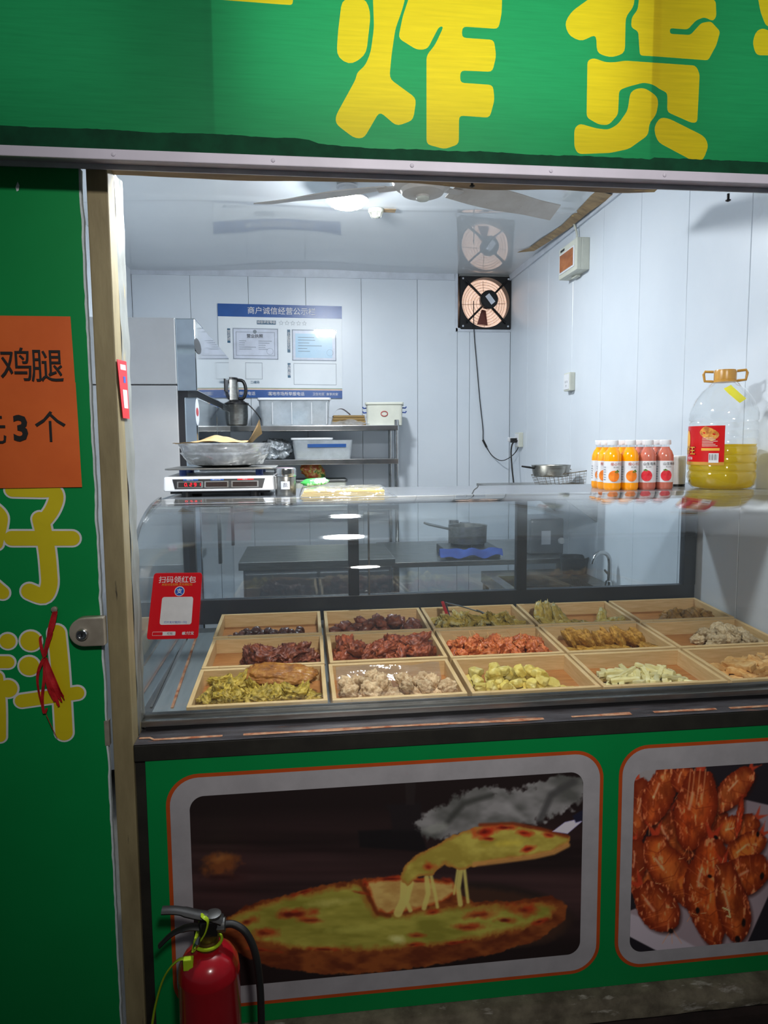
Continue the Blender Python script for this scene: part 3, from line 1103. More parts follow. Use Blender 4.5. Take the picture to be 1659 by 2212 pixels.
def picture(name, outline, y, nx, nz, painter, ill):
    xs = [p[0] for p in outline]
    zs = [p[1] for p in outline]
    x0, x1, z0, z1 = min(xs), max(xs), min(zs), max(zs)
    gx, gz = np.meshgrid(np.linspace(x0, x1, nx + 1), np.linspace(z0, z1, nz + 1))
    X, Z = gx.ravel(), gz.ravel()
    # rounded corners: vertices outside are pulled onto the corner arc
    r = 0.034
    for cx, sx in ((x0 + r, -1), (x1 - r, 1)):
        for cz, sz in ((z0 + r, -1), (z1 - r, 1)):
            m = ((X - cx) * sx > 0) & ((Z - cz) * sz > 0)
            dd = np.hypot(X - cx, Z - cz)
            k = np.where(m & (dd > r), r / np.maximum(dd, 1e-9), 1)
            X = np.where(m, cx + (X - cx) * k, X)
            Z = np.where(m, cz + (Z - cz) * k, Z)
    a, b = proj_np(X, np.full_like(X, y), Z)
    pt = painter(a, b)
    c = np.clip(pt.c, 0, 255) / 255.0
    l = np.where(c <= 0.04045, c / 12.92, ((c + 0.055) / 1.055) ** 2.4)
    l = np.clip(l / ill, 0.004, 0.88)
    me = bpy.data.meshes.new(name)
    fs = [(j * (nx + 1) + i, j * (nx + 1) + i + 1, (j + 1) * (nx + 1) + i + 1, (j + 1) * (nx + 1) + i) for j in range(nz) for i in range(nx)]
    me.from_pydata(np.stack([X - CX, np.full_like(X, y), Z], 1).tolist(), [], fs)
    at_ = me.color_attributes.new('print', 'FLOAT_COLOR', 'POINT')
    at_.data.foreach_set('color', np.concatenate([l, np.ones((len(l), 1))], 1).astype(np.float32).ravel())
    me.materials.append(MATS['print_colours'])
    return link(name, me, None, ct)


def paint_pizza(px, py):
    a, b = (px - 340) / 0.5907, (py - 1600) / 0.5907
    p = Paint(a, b, (17, 12, 12))
    w = np.clip((b - 240) / 220, 0, 1) * np.clip((760 - b) / 200, 0, 1)
    k = np.clip(0.55 + 0.9 * p.noise(0.0015, 0.02, 3), 0, 1) * w
    p.put(k * 0.9, (46, 30, 30))
    p.put(np.clip((np.exp(-((b - 480) / 14) ** 2) + np.exp(-((b - 402) / 8) ** 2)) * 0.35, 0, 1), (18, 11, 11))
    p.poly([(735, 330), (960, 320), (985, 395), (960, 405), (740, 390)], (13, 11, 12), 10)
    p.poly([(830, 235), (960, 225), (980, 330), (860, 330), (850, 260)], (17, 14, 15), 14, 0.9)
    p.poly([(905, 150), (945, 150), (940, 235), (910, 235)], (22, 18, 18), 8, 0.8)
    # cloth
    p.poly([(950, 300), (1010, 250), (1100, 200), (1180, 170), (1290, 190), (1400, 150), (1470, 122), (1560, 130), (1562, 210), (1480, 270), (1380, 300), (1250, 320), (1100, 350), (990, 370), (955, 340)], (48, 48, 46), 16, 1, 30, 4, (82, 80, 80), (0.012, 0.02))
    p.line([(1400, 290), (1440, 200), (1520, 150)], 12, (38, 37, 37), 14, 0.8)
    p.line([(1060, 300), (1120, 230), (1220, 200)], 10, (34, 34, 32), 14, 0.8)
    p.line([(1280, 240), (1340, 290)], 12, (92, 90, 90), 18, 0.6)
    p.ell(1020, 320, 60, 22, (88, 88, 84), 0.6, 0.7, -15)
    # fried lump behind
    p.ell(235, 452, 85, 48, (66, 36, 18), 0.5, 1, -8, 0.5, 2)
    p.ell(230, 430, 50, 22, (88, 54, 26), 0.8, 0.8, -12, 0.5, 5)
    p.ell(240, 500, 110, 16, (22, 13, 12), 0.9, 0.8)
    # pan
    p.ell(1180, 640, 360, 130, (24, 18, 16), 0.12, 0.9, 3, 0.0)
    p.ell(1180, 650, 345, 118, (38, 24, 18), 0.15, 0.9, 3, 0.05)
    # pizza base with crust
    base = [(235, 660), (320, 606), (440, 570), (600, 528), (735, 508), (900, 494), (1080, 515), (1105, 560), (1160, 590), (1300, 585), (1440, 567), (1502, 602), (1490, 655), (1400, 725), (1250, 775), (1050, 815), (800, 850), (600, 855), (400, 825), (280, 770), (235, 710)]
    p.poly(base, (84, 42, 18), 6, 1, 8, 7, (58, 24, 12), (0.02, 0.04))
    cheese = [(262, 650), (330, 612), (450, 578), (600, 540), (740, 522), (760, 560), (800, 632), (900, 636), (1010, 610), (1120, 602), (1280, 600), (1420, 590), (1462, 610), (1440, 650), (1330, 690), (1180, 730), (980, 752), (760, 768), (560, 768), (400, 745), (300, 705)]
    p.poly(cheese, (104, 98, 40), 10, 1, 14, 9, (80, 76, 26), (0.01, 0.03), edge=(96, 58, 22), ew=22)
    p.poly([(755, 512), (900, 496), (1080, 518), (1100, 555), (1040, 590), (960, 612), (840, 636), (800, 620), (775, 560)], (112, 84, 44), 8, 1, 10, 13, (126, 104, 58), (0.02, 0.04), edge=(110, 44, 18), ew=14)
    p.line([(740, 512), (768, 560), (805, 632), (850, 640)], 7, (66, 28, 12), 8, 0.8)
    for cx, cy, rx, ry, rot, al in ((500, 632, 110, 26, -3, .9), (400, 700, 55, 26, 0, .8), (330, 660, 40, 20, -10, .7), (560, 655, 70, 14, 0, .7), (1350, 615, 70, 34, 5, .9), (1180, 635, 80, 22, -6, .8), (1275, 655, 50, 16, 0, .9), (1140, 680, 70, 18, -3, .8), (1010, 626, 36, 12, -8, .8), (950, 712, 36, 12, 0, .7), (940, 745, 50, 10, -4, .8), (1090, 738, 70, 9, -6, .8), (620, 762, 90, 10, 2, .7), (385, 765, 80, 10, 6, .7), (1400, 660, 40, 12, -14, .8), (540, 552, 60, 10, -16, .7), (760, 522, 16, 20, 10, .9), (860, 504, 80, 12, -3, .85), (960, 512, 60, 12, 4, .7), (1060, 510, 40, 14, 10, .8), (740, 555, 50, 8, 12, .6)):
        p.ell(cx, cy, rx, ry, (104, 30, 14), 0.75, al, rot, 0.55, int(cx))
        p.ell(cx - rx * .1, cy + ry * .15, rx * .5, ry * .45, (52, 14, 10), 0.9, al, rot, 0.6, int(cx) + 3)
    p.ell(880, 725, 40, 22, (142, 138, 92), 0.9, 0.7, 10, 0.5, 44)
    p.ell(640, 590, 130, 20, (124, 118, 62), 0.9, 0.6, -6, 0.5, 45)
    p.ell(720, 690, 160, 18, (112, 108, 48), 0.9, 0.6, -3, 0.5, 46)
    # lifted slice and cheese strings
    for pts, r in (([(905, 520), (903, 580), (880, 630)], 16), ([(930, 520), (912, 590), (925, 620)], 8), ([(985, 500), (990, 560), (975, 612)], 9), ([(1000, 490), (1016, 560), (1024, 608)], 6), ([(1110, 470), (1100, 540), (1108, 598)], 9), ([(1122, 465), (1130, 540), (1136, 590)], 6), ([(1098, 470), (1085, 560)], 4)):
        p.line(pts, r, (128, 118, 62), 6, 0.9)
    sl = [(890, 482), (915, 440), (1000, 390), (1100, 338), (1190, 308), (1300, 303), (1400, 322), (1508, 350), (1502, 378), (1440, 408), (1360, 424), (1250, 436), (1150, 462), (1105, 476), (1050, 452), (1005, 490), (950, 498), (915, 530), (893, 516)]
    p.poly(sl, (116, 106, 46), 5, 1, 8, 15, (96, 84, 32), (0.02, 0.03), edge=(104, 66, 28), ew=14)
    p.line([(1160, 452), (1260, 440), (1380, 424), (1450, 408), (1500, 382)], 9, (120, 84, 44), 8, 0.9)
    p.line([(1180, 308), (1300, 303), (1400, 322), (1500, 350)], 6, (74, 30, 14), 8, 0.9)
    for cx, cy, rx, ry, rot, al in ((1195, 335, 56, 26, -8, .95), (1340, 338, 40, 15, 6, .9), (1270, 318, 50, 14, 0, .9), (1430, 345, 36, 16, 10, .85), (1357, 396, 38, 16, -14, .9), (990, 462, 30, 24, 20, .8), (1210, 358, 34, 12, 0, .8)):
        p.ell(cx, cy, rx, ry, (120, 28, 14), 0.7, al, rot, 0.5, int(cx))
        p.ell(cx, cy, rx * .6, ry * .5, (62, 14, 10), 0.9, al, rot, 0.6, int(cx) + 3)
    p.ell(1280, 375, 90, 16, (132, 118, 40), 0.9, 0.6, -4, 0.4, 51)
    p.poly([(1445, 332), (1490, 298), (1545, 285), (1552, 296), (1500, 340)], (124, 120, 156), 4, 1)
    p.poly([(1518, 275), (1560, 250), (1562, 290), (1530, 300)], (16, 16, 26), 5, 1)
    return p


def paint_shrimp(px, py):
    a, b = (px - 1280) / 0.2947, (py - 1560) / 0.2947
    p = Paint(a, b, (20, 17, 20))
    p.poly([(270, 340), (520, 330), (470, 500), (300, 500)], (88, 84, 84), 20, 1)
    p.poly([(960, 610), (1060, 555), (1300, 610), (1500, 640), (1500, 900), (1330, 1180), (1120, 1650), (260, 1690), (200, 1600), (250, 1390), (500, 1300), (900, 1000)], (96, 84, 88), 10, 1, 0, 3, (84, 74, 78), (0.002, 0.002))
    p.poly([(255, 1395), (380, 1440), (560, 1540), (760, 1650), (480, 1690), (260, 1570)], (112, 104, 110), 16, 1)
    p.poly([(250, 1560), (480, 1680), (250, 1720)], (16, 14, 18), 6, 1)
    p.poly([(1286, 1290), (1330, 1180), (1500, 900), (1500, 1720), (1120, 1680)], (18, 16, 20), 8, 1)

    def shrimp(pts, r, col, seed, hi=(170, 84, 44)):
        pts = [(v.x, v.y) for v in cat([(q[0], q[1], 0) for q in pts], 6)]
        n = len(pts)
        L, R_ = [], []
        for i, q in enumerate(pts):
            u, v = pts[max(0, i - 1)], pts[min(n - 1, i + 1)]
            t = Vector((v[0] - u[0], v[1] - u[1])).normalized()
            f = i / (n - 1)
            w = r * (0.30 + 0.78 * math.sin(PI * min(1, 0.10 + 0.62 * f)) ** 1.2) * (1 - 0.75 * f ** 5)
            L.append((q[0] - t.y * w, q[1] + t.x * w))
            R_.append((q[0] + t.y * w, q[1] - t.x * w))
        pl = L + R_[::-1]
        p.poly([(x + 10, y_ + 14) for x, y_ in pl], (26, 10, 8), 34, 0.8)
        # tail fan
        e, d = pts[0], Vector((pts[0][0] - pts[3][0], pts[0][1] - pts[3][1])).normalized()
        for an in (-0.5, 0.5):
            g = Vector((d.x * math.cos(an) - d.y * math.sin(an), d.x * math.sin(an) + d.y * math.cos(an)))
            p.poly([(e[0] - d.y * r * .2, e[1] + d.x * r * .2), (e[0] + g.x * r * .9, e[1] + g.y * r * .9), (e[0] + d.y * r * .2, e[1] - d.x * r * .2)], (112, 34, 18), 12, 0.9, 6, seed)
        p.poly(pl, col, 8, 1, 12, seed, tuple(int(v * 0.72) for v in col), (0.009, 0.006), edge=(66, 18, 8), ew=r * 0.5)
        dd = p.sd(pl)
        ins_ = np.clip(0.5 - dd / 8, 0, 1)
        core = np.clip((-dd - r * 0.30) / (r * 0.4), 0, 1) * np.clip(0.35 + 1.2 * p.noise(0.016, 0.008, seed + 9), 0, 1)
        p.put(core * 0.6, (158, 80, 32))
        p.put(ins_ * np.clip(1.3 * p.noise(0.03, 0.012, seed + 60), 0, 0.6), (64, 18, 8))
        p.put(ins_ * np.clip(2.2 * p.noise(0.045, 0.02, seed + 80) - 0.45, 0, 0.7), (182, 104, 66))
        for k in range(4, n - 4, 4):
            p.line([L[k], pts[min(k + 2, n - 1)], R_[k]], 2.5, (78, 24, 10), 7, 0.8)
            p.line([L[k + 1], pts[min(k + 3, n - 1)]], 2, (176, 96, 52), 6, 0.35)
        k0 = n // 3
        p.line([(pts[k][0] - r * .30, pts[k][1]) for k in range(k0, k0 + 5)], r * 0.04, (210, 150, 122), r * 0.16, 0.6)
        if r > 70:
            h_ = pts[-2]
            for q in range(3):
                p.line([h_, (h_[0] + r * (0.5 - 0.5 * q), h_[1] + r * 0.8)], 2.2, (150, 84, 44), 4, 0.6)

    shrimp([(560, 640), (540, 760), (620, 900), (720, 1000)], 120, (84, 32, 14), 21)
    shrimp([(420, 980), (380, 1100), (420, 1240), (520, 1330)], 120, (88, 34, 14), 22)
    shrimp([(960, 640), (880, 720), (820, 860), (800, 1000)], 110, (98, 38, 16), 23)
    shrimp([(620, 1050), (700, 1150), (760, 1240), (820, 1330)], 90, (92, 34, 14), 24)
    shrimp([(330, 420), (380, 560), (340, 720), (300, 900)], 89, (92, 34, 16), 1)
    shrimp([(310, 860), (330, 1000), (300, 1180)], 76, (96, 36, 16), 2)
    shrimp([(540, 330), (520, 450), (460, 600), (410, 760)], 108, (118, 46, 18), 3)
    shrimp([(700, 320), (660, 400), (640, 520)], 76, (96, 36, 16), 4)
    shrimp([(1160, 345), (1090, 430), (990, 540), (890, 660)], 96, (126, 56, 24), 5, (166, 92, 60))
    shrimp([(1200, 700), (1120, 760), (960, 800), (900, 820)], 99, (128, 58, 22), 6)
    shrimp([(790, 360), (780, 520), (740, 700), (700, 940)], 153, (120, 44, 16), 7)
    shrimp([(1240, 820), (1160, 900), (1060, 980), (1000, 1020)], 108, (134, 64, 22), 8)
    shrimp([(1290, 1040), (1180, 1090), (1060, 1160), (980, 1240)], 140, (128, 52, 18), 9)
    shrimp([(460, 830), (480, 960), (560, 1080), (680, 1220), (770, 1370)], 134, (130, 56, 20), 10)
    shrimp([(350, 1200), (430, 1300), (520, 1420), (590, 1520)], 140, (112, 44, 18), 11)
    shrimp([(880, 850), (860, 1020), (820, 1200), (860, 1420), (900, 1640)], 153, (140, 54, 18), 12, (176, 92, 60))
    shrimp([(960, 1030), (1000, 1240), (1050, 1440), (1060, 1610)], 117, (118, 48, 18), 13)
    shrimp([(1095, 545), (1080, 680), (1050, 850)], 24, (132, 40, 20), 14)
    for cx, cy, rx, ry, rot in ((905, 845, 22, 16, 20), (770, 1380, 18, 28, 0), (1108, 1470, 20, 40, 10), (1065, 1590, 24, 30, 0), (1243, 1130, 18, 36, 8), (1212, 820, 14, 28, 10), (575, 1530, 24, 22, 0), (860, 1130, 20, 18, 0)):
        p.ell(cx, cy, rx, ry, (14, 9, 9), 0.4, 0.95, rot, 0.2, int(cx))
    rs = random.Random(4)
    for k in range(26):
        x0, y0 = rs.uniform(330, 1050), rs.uniform(950, 1450)
        an = rs.uniform(0, PI)
        p.line([(x0, y0), (x0 + 40 * math.cos(an), y0 + 40 * math.sin(an))], 2.5, (150, 110, 74), 3, 0.7)
    for x0 in (720, 750, 790, 830):
        p.line([(x0, 345), (x0 - 15, 480), (x0 - 30, 600)], 5, (132, 84, 54), 5, 0.6)
    p.line([(955, 1360), (1000, 1380), (1010, 1430), (985, 1420)], 5, (170, 128, 88), 4, 0.9)
    return p


# outline rings, borders, pictures
for (x0, x1, z0, z1) in ((-0.330, 0.722, 0.160, 0.748), (0.762, 1.80, 0.160, 0.752)):
    x1c = min(x1, 1.5)
    rad = 0.075
    if x1 > 1.5:
        ol = [q for q in rrect(x0, x1, z0, z1, rad, 10) if q[0] < 1.48] 
        ol = [(1.5, z1)] + ol + [(1.5, z0)]
        il = [q for q in rrect(x0 + 0.009, x1, z0 + 0.009, z1 - 0.009, rad - 0.009, 10) if q[0] < 1.48]
        il = [(1.5, z1 - 0.009)] + il + [(1.5, z0 + 0.009)]
    else:
        ol = rrect(x0, x1, z0, z1, rad, 10)
        il = rrect(x0 + 0.009, x1 - 0.009, z0 + 0.009, z1 - 0.009, rad - 0.009, 10)
    flat(ol, 0.0034, 'orange_outline', 'orange_print')
    flat(il, 0.0030, 'white_border', 'border_white')
ILL = 0.235
picture('pizza_picture', rrect(-0.277, 0.670, 0.214, 0.694, 0.02), 0.0025, 470, 238, paint_pizza, ILL)
picture('prawn_picture', rrect(0.802, 1.50, 0.203, 0.686, 0.02), 0.0025, 340, 236, paint_shrimp, ILL)

# stone ledge below
lgm = G()


def ledge_fn(u, v):
    x = -0.42 + 1.95 * u
    prof = [(0.03, 0.115), (0.0, 0.115), (-0.028, 0.108), (-0.04, 0.085), (-0.042, 0.062), (-0.02, 0.052), (0.02, 0.05)]
    t = v * (len(prof) - 1)
    i = min(int(t), len(prof) - 2)
    f = t - i
    yy = prof[i][0] * (1 - f) + prof[i + 1][0] * f
    zz = prof[i][1] * (1 - f) + prof[i + 1][1] * f
    k = noise.noise(Vector((x * 10, v * 5, 1))) * 0.6 + noise.noise(Vector((x * 26, v * 12, 4))) * 0.3
    return (x, yy - 0.010 * k * math.sin(PI * v), zz + 0.004 * k * (v > 0.5))


lgm.grid(ledge_fn, 260, 24)
structure(lgm.build('plinth_ledge', 'ledge', smooth=60, recalc=False), 'rough cement ledge with flaking paint below the counter', 'ledge')
structure(G().box(-0.44, 1.53, -0.004, 0.03, 0.0, 0.06).build('plinth_base', 'ground'), 'dark brick base under the cement ledge', 'base')

# ------------------------------------------------------------------ the glass display case
dc = thing('display_case', 'curved glass display case with dark sliding doors holding wooden food trays', 'display case', (0.55, 0.5, 0.80))
OX, OY, OZ = 0.55, 0.5, 0.80


def db(x0, x1, y0, y1, z0, z1, g=None):
    return (g or G()).box(x0 - OX, x1 - OX, y0 - OY, y1 - OY, z0 - OZ, z1 - OZ)


CL, CR = -0.405, 1.496
prof = cat([(0.106, 0.848, 0), (0.100, 0.93, 0), (0.096, 1.05, 0), (0.099, 1.13, 0), (0.114, 1.20, 0), (0.142, 1.25, 0), (0.185, 1.287, 0), (0.25, 1.315, 0), (0.35, 1.338, 0), (0.462, 1.349, 0)], 6)
prof = [(p.x - OY, p.y - OZ) for p in prof]
G().sweep(prof, CL - OX, CR - OX, -0.005).build('front_glass', 'pane', dc, smooth=50)
# steel edge along the left end of the glass, and the left end pane
G().sweep(prof, CL - 0.006 - OX, CL + 0.001 - OX, 0.007).build('glass_edge_trim', 'steel_bright', dc)
end = [(p[0], p[1]) for p in prof] + [(0.92 - OY, 1.345 - OZ), (0.92 - OY, 0.85 - OZ)]
G().prism(end, lambda a, b, c: (CL - 0.003 - OX - c, a, b), 0.004).build('end_pane', 'back_pane', dc)
# flat top
db(CL, CR, 0.462, 0.93, 1.333, 1.345).build('top_slab', 'case_top', dc, bevel=0.002)
db(CL, CR, 0.456, 0.466, 1.331, 1.3475).build('top_edge_trim', 'steel', dc, bevel=0.0015)
# bright chip of tape on the edge, with two rivets
a, b = U(985, 1074, 'Y', 0.456), U(1048, 1073, 'Y', 0.456)
db(a.x, b.x, 0.4545, 0.4562, 1.338, 1.3465).build('edge_patch', 'steel_bright', dc)
ck_ = [U(1033, 1049, 'Z', 1.346), U(1031, 1053, 'Z', 1.346), U(1024, 1058, 'Z', 1.346), U(1020, 1066, 'Z', 1.346)]
G().tube([(v.x - OX, v.y - OY, 1.3455 - OZ) for v in ck_], 0.0016, 5).build('surface_crack', 'dark_iron', dc)
# rails
db(-0.395, CR, 0.074, 0.100, 0.836, 0.851).build('lower_rail', 'steel', dc, bevel=0.002)
db(-0.385, CR, 0.080, 0.100, 0.826, 0.836).build('rail_shadow_gap', 'black', dc)
db(-0.392, CR, 0.098, 0.116, 0.840, 0.8575).build('glass_channel', 'steel_dull', dc, bevel=0.002)
# tilted deck
TILT = math.radians(3.3)


def deck_z(y):
    return 0.803 + (y - 0.13) * math.tan(TILT)


G().hexa([(CL - OX, 0.116 - OY, deck_z(0.116) - 0.012 - OZ), (CR - OX, 0.116 - OY, deck_z(0.116) - 0.012 - OZ), (CR - OX, 0.925 - OY, deck_z(0.925) - 0.012 - OZ), (CL - OX, 0.925 - OY, deck_z(0.925) - 0.012 - OZ),
          (CL - OX, 0.116 - OY, deck_z(0.116) - OZ), (CR - OX, 0.116 - OY, deck_z(0.116) - OZ), (CR - OX, 0.925 - OY, deck_z(0.925) - OZ), (CL - OX, 0.925 - OY, deck_z(0.925) - OZ)]).build('deck', 'deck', dc)
for px, py, qx, qy, w in ((372, 1535, 424, 1390, 0.0035), (327, 1535, 395, 1395, 0.003), (312, 1455, 352, 1388, 0.0025)):
    A, B = U(px, py, 'Z', deck_z(0.16)), U(qx, qy, 'Z', deck_z(0.5))
    G().hexa([(A.x - w - OX, A.y - OY, deck_z(A.y) - OZ), (A.x + w - OX, A.y - OY, deck_z(A.y) - OZ), (B.x + w - OX, B.y - OY, deck_z(B.y) - OZ), (B.x - w - OX, B.y - OY, deck_z(B.y) - OZ),
              (A.x - w - OX, A.y - OY, deck_z(A.y) + 0.004 - OZ), (A.x + w - OX, A.y - OY, deck_z(A.y) + 0.004 - OZ), (B.x + w - OX, B.y - OY, deck_z(B.y) + 0.004 - OZ), (B.x - w - OX, B.y - OY, deck_z(B.y) + 0.004 - OZ)]).build('deck_rib', 'rust' if px != 327 else 'steel_dull', dc)
# dark back frame with panes
YW = 0.925
zb0, zb1, zt = 0.862, 0.950, 1.285
db(CL, CR, YW, YW + 0.03, zb0, zb1).build('frame_rail', 'black_frame', dc, bevel=0.002)
db(CL, CR, YW, YW + 0.03, zt, 1.335).build('frame_rail', 'black_frame', dc, bevel=0.002)
posts = [U(411, 1200, 'Y', YW).x, U(764, 1200, 'Y', YW).x, U(1127, 1200, 'Y', YW).x, U(1508, 1200, 'Y', YW).x]
for k, xp in enumerate(posts):
    w = 0.019 if k < 3 else 0.024
    xp = min(xp, CR - w)
    db(xp - w, xp + w, YW - 0.004, YW + 0.03, zb1, zt).build('frame_post', 'black_frame', dc, bevel=0.002)
xpan = [CL] + posts
for a, b in zip([CL, posts[0], posts[1], posts[2]], [posts[0], posts[1], posts[2], CR]):
    db(a, b, YW + 0.012, YW + 0.016, zb1, zt).build('sliding_pane', 'back_pane', dc)
xx = U(797, 1200, 'Y', YW).x
db(xx - 0.003, xx + 0.003, YW, YW + 0.01, zb1, zt).build('pane_edge', 'steel_dull', dc)
db(CL + 0.02, CR, 0.13, 0.92, 0.70, 0.785).build('case_base', 'dark_iron', dc)

# ------------------------------------------------------------------ wooden trays
TW, TD, TH, TT = 0.348, 0.248, 0.055, 0.011
tray_x = [-0.297 + 0.358 * k for k in range(5)]
tray_y = [0.134, 0.394, 0.654]
names = [["golden fried fillet on yellow battered greens", "pale crumbed chicken chunks", "pale yellow tofu chunks", "pale rice cake sticks", "tan fried bean curd strips"],
         ["dark red fried meat strips", "reddish brown fried chicken pieces", "orange red meat on toothpicks", "golden battered aubergine slices", "pale shredded crumbed mushrooms"],
         ["dark brown small meatballs", "dark red fried gizzards", "yellow battered small fish under steel tongs", "yellow battered fish beside the empty half", "brown fried scraps"]]


def tray_proto():
    r = bpy.data.objects.new('food_tray', None)
    h = TH
    parts = []
    parts.append(('tray_floor', 'bamboo_floor', G().box(TT, TW - TT, TT, TD - TT, 0.004, 0.010)))
    parts.append(('tray_plank', 'bamboo', G().box(0, TW, 0, TT, 0, h)))
    parts.append(('tray_plank', 'bamboo', G().box(0, TW, TD - TT, TD, 0, h)))
    parts.append(('tray_plank', 'bamboo_side', G().box(0, TT, TT, TD - TT, 0, h)))
    parts.append(('tray_plank', 'bamboo_side', G().box(TW - TT, TW, TT, TD - TT, 0, h)))
    return [(n, m, g.mesh(n, bevel=0.0012, seg=1)) for n, m, g in parts]


TP = tray_proto()
trays = {}
rr = random.Random(21)
for j in range(3):
    for i in range(5):
        yb = tray_y[j]
        jit = Vector((rr.uniform(-0.003, 0.003), rr.uniform(-0.002, 0.002), 0))
        t = thing('food_tray', 'square edged bamboo tray holding ' + names[j][i], 'tray', (tray_x[i] + jit.x, yb + jit.y, deck_z(yb) + 0.001), (TILT, 0, math.radians(rr.uniform(-0.5, 0.5))), group='bamboo trays in the display case')
        for n, m, me in TP:
            link(n, me, m, t)
        trays[(j, i)] = t


# ------------------------------------------------------------------ food
def food_mat(name, c1, c2, c3, scale=60, rough=0.5, bmp=0.8, bscale=140, bdist=0.002, sss=0.0, coat=0.0, p=(0.3, 0.52, 0.72)):
    nt = NT(name)
    b = nt.b
    col = ramp(nt, tex(nt, scale, 6), [(p[0], lin(c1)), (p[1], lin(c2)), (p[2], lin(c3))])
    oi = nt.n('ShaderNodeObjectInfo')
    hs = nt.n('ShaderNodeHueSaturation')
    mr = nt.n('ShaderNodeMapRange')
    mr.inputs['To Min'].default_value = 0.80
    mr.inputs['To Max'].default_value = 1.12
    nt.l(oi.outputs['Random'], mr.inputs['Value'])
    nt.l(mr.outputs[0], hs.inputs['Value'])
    nt.l(col, hs.inputs['Color'])
    nt.l(hs.outputs[0], b.inputs['Base Color'])
    b.inputs['Roughness'].default_value = rough
    if coat:
        b.inputs['Coat Weight'].default_value = coat
        b.inputs['Coat Roughness'].default_value = 0.2
    bump(nt, tex(nt, bscale, 6), bmp, bdist)
    MATS[name] = nt.m


food_mat('f_greens', (92, 80, 22), (186, 156, 44), (222, 194, 92), 60, 0.5, 0.9, 150, 0.003, coat=0.15)
food_mat('f_fillet', (112, 60, 14), (184, 116, 30), (212, 156, 66), 40, 0.5, 1.0, 110, 0.004, coat=0.12)
food_mat('f_crumb', (176, 134, 92), (222, 190, 146), (236, 212, 176), 90, 0.7, 1.0, 160, 0.004)
food_mat('f_tofu', (196, 160, 44), (226, 206, 110), (232, 222, 164), 34, 0.55, 0.4, 90)
food_mat('f_ricecake', (212, 196, 120), (232, 222, 164), (240, 234, 196), 24, 0.5, 0.2, 80)
food_mat('f_strip', (188, 128, 62), (222, 174, 106), (232, 196, 138), 50, 0.6, 0.7, 120)
food_mat('f_darkred', (56, 20, 10), (120, 54, 28), (160, 88, 46), 60, 0.5, 0.9, coat=0.15)
food_mat('f_redbrown', (76, 26, 10), (148, 66, 28), (184, 100, 50), 60, 0.5, 0.9, coat=0.15)
food_mat('f_orange', (146, 58, 20), (202, 104, 46), (224, 140, 82), 55, 0.45, 0.8, coat=0.2)
food_mat('f_golden', (124, 80, 20), (188, 138, 46), (218, 180, 90), 55, 0.6, 1.0, 130, 0.003)
food_mat('f_shred', (176, 148, 104), (214, 192, 152), (228, 212, 180), 110, 0.75, 1.0, 180, 0.005)
food_mat('f_ball', (48, 24, 20), (84, 44, 36), (112, 66, 54), 40, 0.4, 0.5, coat=0.3)
food_mat('f_gizzard', (72, 30, 18), (128, 62, 38), (166, 98, 66), 55, 0.45, 0.8, coat=0.2)
food_mat('f_fish', (128, 104, 34), (198, 170, 66), (196, 196, 160), 45, 0.5, 0.9, 140, 0.003, coat=0.15)
food_mat('f_scrap', (96, 66, 22), (150, 108, 42), (178, 138, 70), 50, 0.5)
food_mat('f_flour', (206, 190, 160), (226, 212, 184), (236, 226, 204), 60, 0.8)


def blob(seed, sx, sy, sz, amp, freq, sub=3, fine=0.0, ffreq=6.0, ridge=0.0, flat_=0.0, bend=0.0):
    bm = bmesh.new()
    bmesh.ops.create_icosphere(bm, subdivisions=sub, radius=1.0)
    o = Vector((seed * 13.7, seed * 5.1, seed * 2.3))
    for v in bm.verts:
        p = v.co.copy()
        k = 1 + amp * noise.noise(p * freq + o) + amp * 0.5 * noise.noise(p * freq * 2.1 + o)
        if ridge:
            k += ridge * (1 - 2 * abs(noise.noise(p * freq * 1.6 + o * 2)))
        if fine:
            k += fine * noise.noise(p * ffreq + o) + fine * 0.6 * noise.noise(p * ffreq * 2.2 + o)
        q = p * k
        if flat_:
            for ax in range(3):
                lim = 1 - flat_ * (0.6 + 0.4 * math.sin(seed * 7 + ax * 2))
                q[ax] = max(-lim, min(lim, q[ax]))
        q = Vector((q.x * sx, q.y * sy, q.z * sz))
        if bend:
            q.z += bend * (q.x / sx) ** 2 * sx
        v.co = q
    me = bpy.data.meshes.new('food')
    bm.to_mesh(me)
    bm.free()
    me.polygons.foreach_set('use_smooth', [True] * len(me.polygons))
    return me


def stick(seed, L, w, h, irr=0.0012):
    r = random.Random(seed)
    g = G()
    n = 8
    bend = r.uniform(-0.006, 0.006)
    vs = []
    for i in range(n + 1):
        t = i / n
        x = (t - 0.5) * L
        dy = bend * (1 - (2 * t - 1) ** 2)
        for a, b in ((-1, -1), (1, -1), (1, 1), (-1, 1)):
            vs.append((x, dy + a * w / 2 + r.uniform(-irr, irr), b * h / 2 + r.uniform(-irr, irr)))
    fs = [(i * 4 + k, i * 4 + (k + 1) % 4, i * 4 + 4 + (k + 1) % 4, i * 4 + 4 + k) for i in range(n) for k in range(4)] + [(0, 1, 2, 3), tuple(n * 4 + k for k in (3, 2, 1, 0))]
    g.add(vs, fs)
    return g.mesh('food', bevel=0.0015, seg=2, smooth=60)


